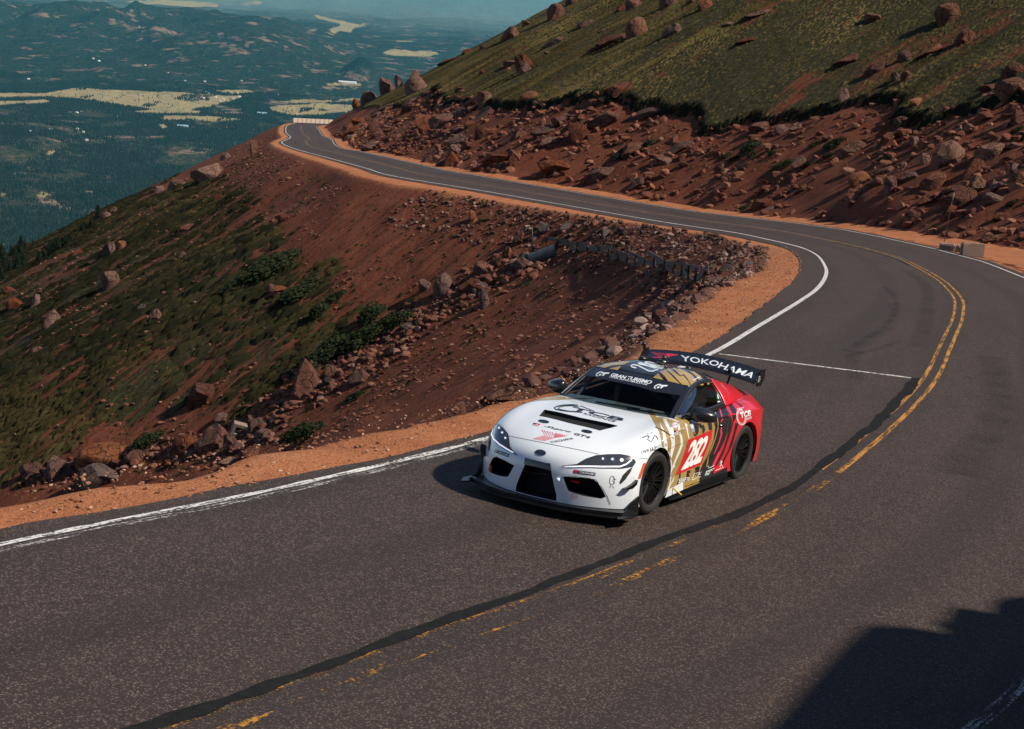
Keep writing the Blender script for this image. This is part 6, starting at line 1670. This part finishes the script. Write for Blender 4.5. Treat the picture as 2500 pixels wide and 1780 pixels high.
# streaky mats on the left slope
vgrid = veg_all.reshape(na, nb)
def veg_at(X, Y):
    a = (X - CAM[0]) * FH[0] + (Y - CAM[1]) * FH[1]; b = (X - CAM[0]) * RH[0] + (Y - CAM[1]) * RH[1]
    i = np.clip(np.searchsorted(GA, a) - 1, 0, na - 1); j = np.clip(np.searchsorted(GB, b) - 1, 0, nb - 1); return vgrid[i, j]
N0 = 150000
a = RNG.uniform(95, 560, N0); b = a * RNG.uniform(-.335, -.02, N0)
X = CAM[0] + a * FH[0] + b * RH[0]; Y = CAM[1] + a * FH[1] + b * RH[1]
z, s_, t_, din, d2, lcw = terrain_z(X, Y); P = np.c_[X, Y, z]; KEEP = (X, Y, z, s_, t_, din)
streak = fbm(s_ / 1.5, din / 8, 3, 301); vv_ = veg_at(X, Y)
k = (t_ < 0) & (din > 1.5) & (vv_ * 1.25 + 2.6 * streak > .80) & (vv_ > .06)
P = visible(P[k]); st_k = streak[k][:len(P)] if len(P) == k.sum() else None
if len(P) > 75000: P = P[RNG.permutation(len(P))[:75000]]
al = falls(P); D_k = np.linalg.norm(P - CAM, axis=1); big = fbm(P[:, 0] / 12, P[:, 1] / 12, 3, 303); sz = RNG.uniform(.7, 1.5, len(P))
MATS = [(0., (0.01391, 0.01373, 0.005376)), (.4, (0.03555, 0.03034, 0.01008)), (.75, (0.06569, 0.05201, 0.01747)), (1., (0.1082, 0.07802, 0.02957))]
clumps('slope_grass', P, al, .60 * sz, .22 * sz, RNG.uniform(.12, .34, len(P)) * sz, np.clip(.42 + .9 * big + RNG.normal(0, .15, len(P)), 0, 1), MATS, 'streaks of low grass and mat plants on the left slope')

# ---- shrubs one by one: dense little leaf faces over a few stems
def shrub_meshes(seed, n=1000):
    r = np.random.default_rng(seed)
    lobes = [(r.uniform(-.32, .32), r.uniform(-.32, .32), r.uniform(.25, .5), r.uniform(.28, .42)) for _ in range(6)]
    V, F = [], []
    for i in range(n):
        L = lobes[int(r.integers(6))]; d = r.normal(size=3); d /= np.linalg.norm(d); d[2] = abs(d[2]) * .9 - .15
        c = np.array(L[:3]) + d * L[3] * r.uniform(.60, 1.18); a = r.normal(size=3); a /= np.linalg.norm(a); b_ = np.cross(a, d); b_ /= np.linalg.norm(b_) + 1e-9
        s = r.uniform(.03, .07); k = len(V); V += [c - a * s, c + a * s, c + b_ * s * .9 + d * s * .6, c - b_ * s * .8 + d * s * .3]; F += [(k, k + 1, k + 2), (k, k + 3, k + 1)]
    return np.array(V), np.array(F)
m = NM('shrub_leaves'); m.color(m.ramp(m.noise(m.pos(), 3.5, 4, .7), [(.3, (0.0084, 0.01344, 0.00504)), (.55, (0.02352, 0.03192, 0.01008)), (.75, (0.0546, 0.05544, 0.01848))])); m.set(Roughness=.9); m.b.inputs['Specular IOR Level'].default_value = .15; M_SHRUB = m.m
M_STEM = plain('dry_stem', (.07, .045, .03), .9)
SHR = []
for k in range(4):
    V, F = shrub_meshes(40 + k); fo = mesh_np('foliage', V, F, M_SHRUB)
    bm = bmesh.new()
    for q in range(6): tube(bm, [(0, 0, -.1), (math.cos(q) * .12, math.sin(q) * .12, .2), (math.cos(q) * .3, math.sin(q) * .3, .45)], [.03, .022, .012], 5)
    me = bpy.data.meshes.new('stems'); bm.to_mesh(me); bm.free(); me.materials.append(M_STEM); SHR.append((fo, me))
def shrub(u0, v0, u1, v1, label, group=None):
    P = None
    for k in range(20):
        P, n = ground((u0 + u1) / 2, v1 - 2 + 2 * k)
        if P is not None and np.linalg.norm(P - CAM) < 500: break
    D = (P - CAM) @ FWD; w = (u1 - u0) * D / FOCAL; h = (v1 - v0) * D / FOCAL
    e = empty('shrub', P + np.array([0, 0, -.04])); fo, st_ = SHR[int(RNG.integers(4))]
    o = link('foliage', fo, e); link('stems', st_, e); fl = falls(P[None])[0]; e.scale = (w * 1.15, w * .72, h * .78); e.rotation_euler = Vector((fl[0], fl[1], fl[2] * .8)).to_track_quat('X', 'Z').to_euler(); prop(e, label, 'shrub', group)
SHRUBS = [(944, 736, 1006, 802, 'round dark shrub at the upper right end of the shrub patch'), (880, 712, 950, 790, 'dark shrub behind the round one at the head of the shrub patch'), (856, 770, 950, 838, 'broad dark shrub below the head of the shrub patch'),
 (780, 792, 868, 860, 'wide dark shrub in the middle of the shrub patch'), (742, 826, 846, 890, 'lowest dark shrub beside the gully rocks'), (806, 696, 850, 734, 'lone oval shrub on bare soil above the shrub patch'), (760, 716, 812, 776, 'yellow green shrub left of the shrub patch'),
 (690, 672, 786, 724, 'long low shrub on the left slope beside the bare soil'), (612, 612, 724, 664, 'low spreading shrub high on the left slope'), (540, 660, 640, 700, 'low spreading shrub in the middle of the left slope'), (333, 1040, 398, 1090, 'dark shrub right of the largest pale topped boulder'), (852, 944, 894, 976, 'small shrub in the gully below the wide boulder'),
 (700, 1010, 790, 1080, 'leaning green shrub at the near shoulder edge'), (596, 470, 624, 498, 'small dark shrub under the ridge boulders'), (554, 464, 586, 486, 'small shrub left of the one under the ridge boulders')]
for q in SHRUBS: shrub(*q)
BUSHES = [(1809, 332, 1860, 374), (1760, 366, 1786, 386), (1784, 374, 1806, 394), (1830, 360, 1852, 386), (1876, 358, 1898, 382), (1886, 390, 1916, 412), (1912, 378, 1940, 408), (1964, 378, 1992, 406), (2022, 322, 2068, 362), (2058, 340, 2086, 364), (1980, 338, 2010, 356), (2012, 366, 2040, 386), (2144, 368, 2180, 392), (1800, 394, 1828, 416), (1752, 424, 1774, 438), (2468, 300, 2500, 326), (2456, 480, 2490, 504), (1800, 498, 1832, 512), (1516, 346, 1546, 374), (1572, 334, 1600, 356), (1500, 364, 1530, 392)]
BUSH_LABELS = ['largest dark bush on the bank under the tongue of grass', 'bush at the left foot of the largest bank bush', 'round bush just below the largest bank bush', 'bush touching the lower right of the largest bank bush', 'bush right of the largest bank bush, on its own', 'low bush left of the pale cube shaped boulder', 'bush against the left face of the pale cube shaped boulder', 'bush against the right face of the pale cube shaped boulder', 'biggest bush above the pale cube shaped boulder', 'bush at the right foot of the bush above the cube boulder', 'small bush left of the bush above the cube boulder', 'small bush between the cube boulder and the bush above it', 'bush left of the small block by the huge egg shaped boulder', 'bush lower left of the low cube boulder bush', 'lowest bush on the bank, left of the cube boulder', 'bush at the right border below the torn grass edge', 'bush at the right border above the concrete headwall', 'tiny bush at the foot of the bank by the road', 'bush right of the sunlit flat slab in the bank', 'bush above the sunlit flat slab in the bank', 'bush in the bank left of the sunlit flat slab']
for q, lb in zip(BUSHES, BUSH_LABELS): shrub(*q, lb, 'bushes of the right bank')

# ---- firs on the left ridge
m = NM('fir_needles'); m.color(m.ramp(m.noise(m.pos(), 2.2, 3, .7), [(.3, (0.00504, 0.00924, 0.00504)), (.7, (0.0168, 0.0252, 0.01176))])); m.set(Roughness=.9); m.b.inputs['Specular IOR Level'].default_value = .1; M_FIR = m.m
M_BARK = plain('fir_bark', (.06, .042, .03), .95)
FIR = []
for k in range(4):
    r = np.random.default_rng(70 + k); V, F = [], []
    for lv in range(15):
        zz = .10 + .87 * lv / 15; R0 = .21 * (1 - zz) ** .8 + .012
        for q in range(16):
            a = r.uniform(0, 6.28); L = R0 * r.uniform(.6, 1.2); c, s_ = math.cos(a), math.sin(a); w = .040 + .04 * (1 - zz)
            i = len(V); V += [(0, 0, zz + .035), (c * L - s_ * w * .4, s_ * L + c * w * .4, zz - .045 * r.uniform(.5, 1.4)), (c * L + s_ * w * .4, s_ * L - c * w * .4, zz - .045 * r.uniform(.5, 1.4)), (c * L * .55 - s_ * w, s_ * L * .55 + c * w, zz - .01), (c * L * .55 + s_ * w, s_ * L * .55 - c * w, zz - .01)]
            F += [(i, i + 3, i + 4), (i + 3, i + 1, i + 2), (i + 3, i + 2, i + 4)]
    fo = mesh_np('crown', V, F, M_FIR)
    bm = bmesh.new(); tube(bm, [(0, 0, -.06), (0, 0, .4), (0, 0, .97)], [.022, .015, .003], 6); me = bpy.data.meshes.new('trunk'); bm.to_mesh(me); bm.free(); me.materials.append(M_BARK); FIR.append((fo, me))
def fir(u, vt, vb, label, group=None, wide=1.0):
    P = None
    for k in range(60):
        P, n = ground(u, vb + 2 * k)
        if P is not None and np.linalg.norm(P - CAM) < 700: break
    D = (P - CAM) @ FWD; h = (vb - vt) * D / FOCAL
    e = empty('fir_tree', P); fo, tr = FIR[int(RNG.integers(4))]; link('crown', fo, e); link('trunk', tr, e)
    e.scale = (h * wide * 1.7, h * wide * 1.7, h * 1.1); e.rotation_euler = (0, 0, RNG.uniform(0, 6)); prop(e, label, 'tree', group)
fir(239, 500, 538, 'lone slim fir beside the orange ridge boulder')
for u, vt, vb in [(206, 538, 562), (214, 543, 560), (222, 536, 558), (200, 545, 566)]: fir(u, vt, vb, ORD[sorted([206, 214, 222, 200]).index(u)] + ' low fir from the left in the small clump right of the longer row', 'firs of the small ridge clump', 1.3)
for u, vt, vb in [(136, 580, 612), (143, 575, 612), (150, 582, 606), (158, 574, 602), (166, 580, 600), (128, 590, 618), (120, 598, 622), (172, 572, 592)]: fir(u, vt, vb, ORD[sorted([136, 143, 150, 158, 166, 128, 120, 172]).index(u)] + ' dark fir from the left in the long row below the left ridge line', 'firs of the long ridge row', 1.15)
for u, vt, vb in [(96, 612, 640), (104, 606, 634), (110, 614, 632)]: fir(u, vt, vb, ORD[sorted([96, 104, 110]).index(u)] + ' dark fir from the left in the group between long row and border firs', 'firs of the middle ridge group', 1.2)
for u, vt, vb in [(50, 600, 652), (57, 618, 652), (43, 622, 660), (64, 625, 648), (33, 632, 664), (18, 628, 670), (11, 632, 674), (25, 636, 668), (4, 650, 684)]: fir(u, vt, vb, ORD[sorted([50, 57, 43, 64, 33, 18, 11, 25, 4]).index(u)] + ' tall dark fir from the left in the group at the left border', 'firs at the left border', 1.0)
for u, vt, vb in [(52, 576, 612), (45, 588, 616), (60, 586, 608), (4, 596, 640), (10, 604, 634), (28, 600, 626), (36, 598, 622), (80, 586, 602)]: fir(u, vt, vb, ORD[sorted([52, 45, 60, 4, 10, 28, 36, 80]).index(u)] + ' fir from the left behind the ridge line at the left border', 'firs behind the ridge line', 1.0)
# sparse dark tufts on the bare soil
p = st_points(5200, 195, 330, lambda s, r: -(F_(SH_IN, s) + 1.5 + r * 30)); p = visible(p); p = p[veg_at(p[:, 0], p[:, 1]) < .5]
r_ = RNG.uniform(.06, .26, len(p)) * (RNG.random(len(p)) ** .8 + .25)
clumps('soil_tufts', p, falls(p), r_ * 1.2, r_ * .9, r_ * .75, RNG.random(len(p)) * .5, [(0., (.018, .020, .008)), (.5, (.045, .045, .016)), (1., (.09, .08, .03))], 'sparse dark tufts growing on the bare slope')

# low dark shrub mats drawn out down the left slope
X, Y, z, s_, t_, din = KEEP; vv_ = veg_at(X, Y)
k = (t_ < 0) & (din > 3) & (din < 60) & (s_ > 205) & (vv_ > .12) & (vv_ + 2.2 * fbm(s_ / 4.5, din / 16, 3, 331) > .72)
P = visible(np.c_[X, Y, z][k]); P = P[RNG.permutation(len(P))[:2600]]; sz = RNG.uniform(.6, 1.5, len(P))
clumps('shrub_mats', P, falls(P), 1.05 * sz, .40 * sz, RNG.uniform(.22, .46, len(P)) * sz, RNG.random(len(P)) * .8, [(0., (.013, .014, .006)), (.5, (.030, .029, .011)), (1., (.060, .052, .020))], 'low dark shrub mats drawn out down the left slope')
# ================================================================ built things along the road
def col_mat(name, cols, sc=(1, 1, 1), rough=.9, k=3):
    m = NM(name); n = m.noise(m.scale(m.obj(), sc), k, 5, .65); m.color(m.ramp(n, [(.3, cols[0]), (.55, cols[1]), (.75, cols[2])])); m.set(Roughness=rough); m.bump(m.noise(m.scale(m.obj(), sc), k * 6, 4, .7), .5, .02); return m.m
M_WOOD = col_mat('weathered_timber', [(0.054, 0.04032, 0.03248), (0.108, 0.08192, 0.0667), (0.18, 0.1408, 0.116)], (.6, 9, 9))
M_RUST = col_mat('rusty_steel', [(.05, .018, .010), (.10, .036, .018), (.19, .075, .028)])
M_CONC = col_mat('concrete', [(0.174, 0.1247, 0.0957), (0.2146, 0.1566, 0.1218), (0.261, 0.1972, 0.1566)], k=2)
M_CONCP = col_mat('pale_concrete', [(.52, .40, .31), (.58, .46, .37), (.64, .52, .43)], k=1)
M_PIPE = col_mat('green_grey_pipe', [(.035, .045, .047), (.06, .074, .076), (.085, .10, .10)], rough=.6)
M_POST = plain('dark_post', (.03, .03, .033), .6); M_POLE = plain('grey_pole', (.09, .075, .07), .6)
def frame_dir(p, q):
    d = np.array(q) - np.array(p); L = np.linalg.norm(d); return d / L, L
# ---- timber retaining wall on steel posts under the hairpin shoulder
wall = empty('retaining_wall'); prop(wall, 'weathered plank retaining wall with rusty steel posts below the hairpin shoulder', 'retaining wall')
tops = [(1346, 578), (1378, 586), (1398, 589), (1420, 590), (1446, 594), (1478, 602), (1500, 612), (1524, 616), (1546, 620), (1566, 627), (1590, 630), (1614, 632), (1640, 640), (1666, 646), (1688, 652), (1706, 660), (1728, 674), (1746, 684)]
tw = []
for u, v in tops:
    p, n = ground(u, v + 14); tw.append(p)
tw = np.array(tw); 
for _ in range(2): tw[1:-1] = (tw[:-2] + 2 * tw[1:-1] + tw[2:]) / 4
wall.location = tw[len(tw) // 2]; bpy.context.view_layer.update(); w0 = np.array(wall.location)
me_post = None
for i, p in enumerate(tw):
    if i % 1 == 0 and i < len(tw) - 1:
        q = tw[i + 1]; d, Ln = frame_dir(p, q); yaw = math.atan2(d[1], d[0]); pitch = -math.asin(d[2])
        out = np.array([d[1], -d[0], 0]); 
        if out @ (CAM - p) < 0: out = -out
        for k in range(3):      # planks one above another
            if (i + k) % 2 or RNG.random() < .06: continue
            bm = bmesh.new(); box(bm, (0, 0, 0), (Ln * RNG.uniform(1.7, 2.05) if i < len(tw) - 2 else Ln, .07, .25), None, .012)
            for v in bm.verts: v.co += Vector((RNG.normal(0, .01), RNG.normal(0, .006), RNG.normal(0, .01)))
            o = mesh_bm('plank', bm, M_WOOD, False, wall); o.location = (q if i < len(tw) - 2 else (p + q) / 2) - w0 + np.array([0, 0, .10 + .27 * k - .26 + RNG.normal(0, .03)]) + out * RNG.uniform(.30, .36); o.rotation_euler = (RNG.normal(.03, .05), pitch + RNG.normal(0, .04), yaw)
    d, Ln = frame_dir(tw[max(i - 1, 0)], tw[min(i + 1, len(tw) - 1)]); out = np.array([d[1], -d[0], 0]); out = out if out @ (CAM - p) > 0 else -out
    if me_post is None:
        bm = bmesh.new(); box(bm, (0, 0, .15), (.02, .09, .72)); box(bm, (.035, 0, .15), (.06, .02, .72)); box(bm, (0, .045, .15), (.08, .012, .72)); o = mesh_bm('post', bm, M_RUST, False, wall); me_post = o.data
    else: o = link('post', me_post, wall)
    o.location = p - w0 + out * .46; o.rotation_euler = (RNG.normal(0, .09), RNG.normal(0, .09), math.atan2(d[1], d[0]))
# ---- culvert pipe and its marker post
P, n = ground(1300, 642); Q, _ = ground(1352, 622)
pd, PL = frame_dir(P, Q); pipe = empty('culvert_pipe', P); prop(pipe, 'green grey culvert pipe sticking out left of the timber wall', 'pipe')
bm = bmesh.new(); ax = [np.array([0, 0, .28]) + pd * t for t in np.linspace(-.2, PL + .3, 14)]; tube(bm, ax, [.50 + .014 * (i % 2) for i in range(14)], 20, False)
mesh_bm('barrel', bm, M_PIPE, True, pipe)
bm = bmesh.new(); c = ax[0]; tube(bm, [c, c - pd * .30, c - pd * .62], [.51, .60, .74], 20, False); bmesh.ops.solidify(bm, geom=bm.faces, thickness=.02); mesh_bm('flared_mouth', bm, M_PIPE, True, pipe)
P, n = ground(1302, 614); Dp = (P - CAM) @ FWD; h = (616 - 555) * Dp / FOCAL
pm = empty('marker_post', P); prop(pm, 'thin black marker post leaning beside the culvert pipe', 'post')
bm = bmesh.new(); tube(bm, [(0, 0, -.3), tuple(-RH * .12 * h) + (h,)], .045, 8); mesh_bm('shaft', bm, M_POST, True, pm)
# ---- headwall and snow pole at the right
P, n = ground(2300, 628)
I_, s_, t_ = nearest(P[:1], P[1:2], 1); sh = float(s_[0])
hw = empty('culvert_headwall'); prop(hw, 'concrete culvert headwall box beside the outer edge of the road', 'headwall')
def at_px(u, v, dz=0):
    p, n = ground(u, v); return p + np.array([0, 0, dz])
hw.location = at_px(2345, 628); bpy.context.view_layer.update(); b0 = np.array(hw.location)
def slab_px(name, u0, u1, v0, v1, turn, th):
    p = at_px((u0 + u1) / 2, v1); D = (p - CAM) @ FWD; L_ = (u1 - u0) * D / FOCAL; h_ = (v1 - v0) * D / FOCAL
    bm = bmesh.new(); box(bm, (0, 0, 0), (L_, th, h_ + .8), None, .05)
    for v in bm.verts: v.co += Vector((RNG.normal(0, .015), RNG.normal(0, .015), RNG.normal(0, .015)))
    o = mesh_bm(name, bm, M_CONC, False, hw); o.location = p - b0 + np.array([0, 0, (h_ - .8) / 2]) + np.r_[FH * th * .5, 0]; o.rotation_euler = (0, 0, VIEWYAW + turn)
slab_px('wing_wall', 2294, 2332, 596, 625, -.35, .5); slab_px('back_wall', 2344, 2402, 594, 627, .12, .3); slab_px('side_wall', 2330, 2350, 600, 620, 1.1, .25)
P = at_px(2305, 592); Dp = (P - CAM) @ FWD; h = (592 - 470) * Dp / FOCAL
sp = empty('snow_pole', P); prop(sp, 'tall thin grey snow pole standing behind the concrete headwall', 'pole')
bm = bmesh.new(); tube(bm, [(0, 0, -.3), tuple(RH * .035 * h) + (h * .72,), tuple(RH * .05 * h) + (h * .80,)], .022, 8); mesh_bm('shaft', bm, M_POLE, True, sp)
bm = bmesh.new(); tube(bm, [tuple(RH * .05 * h) + (h * .80,), tuple(RH * .07 * h) + (h,)], .026, 8); mesh_bm('reflective_tip', bm, plain('pole_tip', (.24, .19, .18), .5), True, sp)
# ---- concrete barrier at the far end of the road
A = CAM + pix_ray(716, 274) * 1; 
def far_pt(u, v, D):
    d = pix_ray(u, v); return CAM + d * (D / (d @ FWD))
q0 = far_pt(715, 298, 446); q1 = far_pt(812, 302, 452)
bar = empty('concrete_barrier', q0); prop(bar, 'pale concrete barrier blocks lined up across the far end of the road', 'barrier')
d, Ln = frame_dir(q0, q1); nseg = 9; mb = None
for k in range(nseg):
    p = q0 + d * Ln * (k + .5) / nseg
    if mb is None:
        bm = bmesh.new(); box(bm, (0, 0, .48), (Ln / nseg - .07, .42, 1.2), None, .05); o = mesh_bm('barrier_block', bm, M_CONCP, False, bar); mb = o.data
    else: o = link('barrier_block', mb, bar)
    o.location = p - q0; o.rotation_euler = (0, 0, math.atan2(d[1], d[0]) + RNG.normal(0, .015))
# ---- concrete block and stake at the near shoulder
P, n = ground(582, 1062); Dp = (P - CAM) @ FWD; a = 34 * Dp / FOCAL
cb = empty('concrete_block', P + np.array([0, 0, .42 * a])); prop(cb, 'hollow square concrete block tipped among the red rocks', 'concrete block')
bm = bmesh.new(); t_ = .22
for c, s in (((-.39, 0, 0), (t_, .5, 1)), ((.39, 0, 0), (t_, .5, 1)), ((0, 0, .39), (1 - 2 * t_, .5, t_)), ((0, 0, -.39), (1 - 2 * t_, .5, t_))): box(bm, c, s)
o = mesh_bm('shell', bm, M_CONC, False, cb); o.scale = (a, a, a); cb.rotation_euler = (.25, .3, VIEWYAW + .35)
sp_ = np.interp(99.2, RS, np.arange(len(RS)))
P = road_pt(98.3, -1.0)[0]; 
d = pix_ray(1130, 1004); 
best = min(np.arange(96, 101, .05), key=lambda s: np.hypot(*(to_pix(road_pt(s, -.98)[0])[0, :2] - [1131, 1006]))); P = road_pt(best, -.98)[0]
wsk = empty('wooden_stake', P); prop(wsk, 'short brown wooden stake at the shoulder edge left of the car', 'stake')
bm = bmesh.new(); box(bm, (0, 0, .02), (.07, .035, .24), None, .006); o = mesh_bm('shaft', bm, col_mat('stake_wood', [(.12, .06, .04), (.2, .10, .065), (.28, .15, .1)], (9, 9, 1)), False, wsk); o.rotation_euler = (.1, -.25, VIEWYAW)
# ---- houses in the valley
def house_mesh(wall_m, roof_m, w, dpt, h, rh):
    bm = bmesh.new(); box(bm, (0, 0, h / 2), (w, dpt, h)); me1 = bpy.data.meshes.new('wall'); bm.to_mesh(me1); bm.free(); me1.materials.append(wall_m)
    bm = bmesh.new(); y = dpt / 2 + .6; x = w / 2 + .6
    V = [bm.verts.new(p) for p in ((-x, -y, h - .2), (x, -y, h - .2), (x, y, h - .2), (-x, y, h - .2), (-x, 0, h + rh), (x, 0, h + rh))]
    for f in ((0, 1, 5, 4), (2, 3, 4, 5), (1, 2, 5), (3, 0, 4), (3, 2, 1, 0)): bm.faces.new([V[i] for i in f])
    me2 = bpy.data.meshes.new('roof'); bm.to_mesh(me2); bm.free(); me2.materials.append(roof_m); return me1, me2
WH = plain('house_white', (.75, .73, .70), .6); RW = plain('roof_pale', (.80, .79, .77), .5); RG = plain('roof_grey', (.30, .29, .30), .7); RB = plain('roof_blue', (.30, .50, .60), .5); RR = plain('roof_red', (.40, .16, .12), .7)
HM = [house_mesh(WH, RW, 16, 10, 5, 3.5), house_mesh(WH, RG, 14, 10, 4.5, 4), house_mesh(WH, RR, 13, 9, 4.5, 3.5), house_mesh(WH, RB, 60, 22, 8, 5), house_mesh(RW, RW, 130, 40, 14, 4)]
def house(u, v, k, label, group=None, yaw=None):
    P = val_hit(u, v); e = empty('house', P); me1, me2 = HM[k]; link('wall', me1, e); link('roof', me2, e); e.rotation_euler = (0, 0, VIEWYAW + (RNG.uniform(-.6, .6) if yaw is None else yaw)); prop(e, label, 'house' if k < 3 else 'building', group)
HL = sorted([(476, 242), (484, 245), (496, 240), (502, 226), (510, 229), (526, 238), (545, 244), (568, 240), (585, 237), (600, 236), (538, 247)])
for hi, (u, v) in enumerate(HL): house(u, v, int(RNG.integers(2)), ORD[hi] + ' white house from the left at the right end of the big meadow', 'houses of the big meadow')
HL = sorted([(200, 274), (188, 276), (204, 324), (212, 343), (124, 318), (290, 286), (170, 276), (74, 322), (190, 316)])
for hi, (u, v) in enumerate(HL): house(u, v, int(RNG.integers(2)), ORD[hi] + ' tiny white house from the left in the dark forest below the meadow', 'houses of the lower forest')
HL = sorted([(228, 144), (242, 150), (70, 194), (130, 204), (355, 160), (452, 198), (500, 200), (340, 65), (318, 32), (146, 216), (410, 178), (590, 198), (680, 232), (620, 237), (700, 262), (560, 162), (790, 132)])
for hi, (u, v) in enumerate(HL): house(u, v, int(RNG.integers(3)), ORD[hi] + ' tiny pale house from the left among the trees of the far ridge', 'houses of the forested ridge')
house(446, 310, 3, 'long blue roofed building in the forest under the meadow', yaw=.05); house(640, 279, 3, 'blue roofed building at the edge of the right hand meadow', yaw=.0)
house(848, 204, 4, 'very long white roofed building far off at the foot of the hill', yaw=.0)
# ---- blocks added out of frame at the right, shaped to shade the near road
def shade_block(x0, x1, y0, y1, top, seed, lab):
    bm = bmesh.new(); bmesh.ops.create_cube(bm, size=1); bmesh.ops.subdivide_edges(bm, edges=bm.edges[:], cuts=9, use_grid_fill=True)
    V = np.array([v.co[:] for v in bm.verts]); R_ = np.linalg.norm(V * 2, ord=14, axis=1); V = V / R_[:, None] * 1.0
    nz = fbm(V[:, 0] * 3 + seed, V[:, 1] * 3 + V[:, 2] * 4, 3, seed); V += V * (nz * .07)[:, None]
    z0 = -.6; V = V * [x1 - x0, y1 - y0, top - z0]
    for v, c in zip(bm.verts, V): v.co = c
    bmesh.ops.recalc_face_normals(bm, faces=bm.faces); o = mesh_bm('boulder', bm, RED, True, None, 25)  # added shade caster with a rock skin, not a boulder of the place
    zr = road_pt(RS[nearest(np.array([(x0 + x1) / 2]), np.array([0.]))[0][0]], 5)[0, 2]
    o.location = ((x0 + x1) / 2, (y0 + y1) / 2, zr + (top + z0) / 2); prop(o, lab, 'boulder')
shade_block(.55, 6.5, 7.3, 9.6, 3.55, 3, 'long added block, unseen beyond the right border, shaped to shade the near road')
shade_block(-.35, .80, 7.35, 9.4, 3.3, 5, 'square added shade block, unseen, left of the long one')
shade_block(-1.15, .0, 7.4, 9.4, 2.95, 7, 'narrow added shade block, unseen, between the square and the low one')
shade_block(-4.2, -.8, 7.45, 9.6, 2.65, 9, 'lowest added shade block, unseen, at the far end of the row')
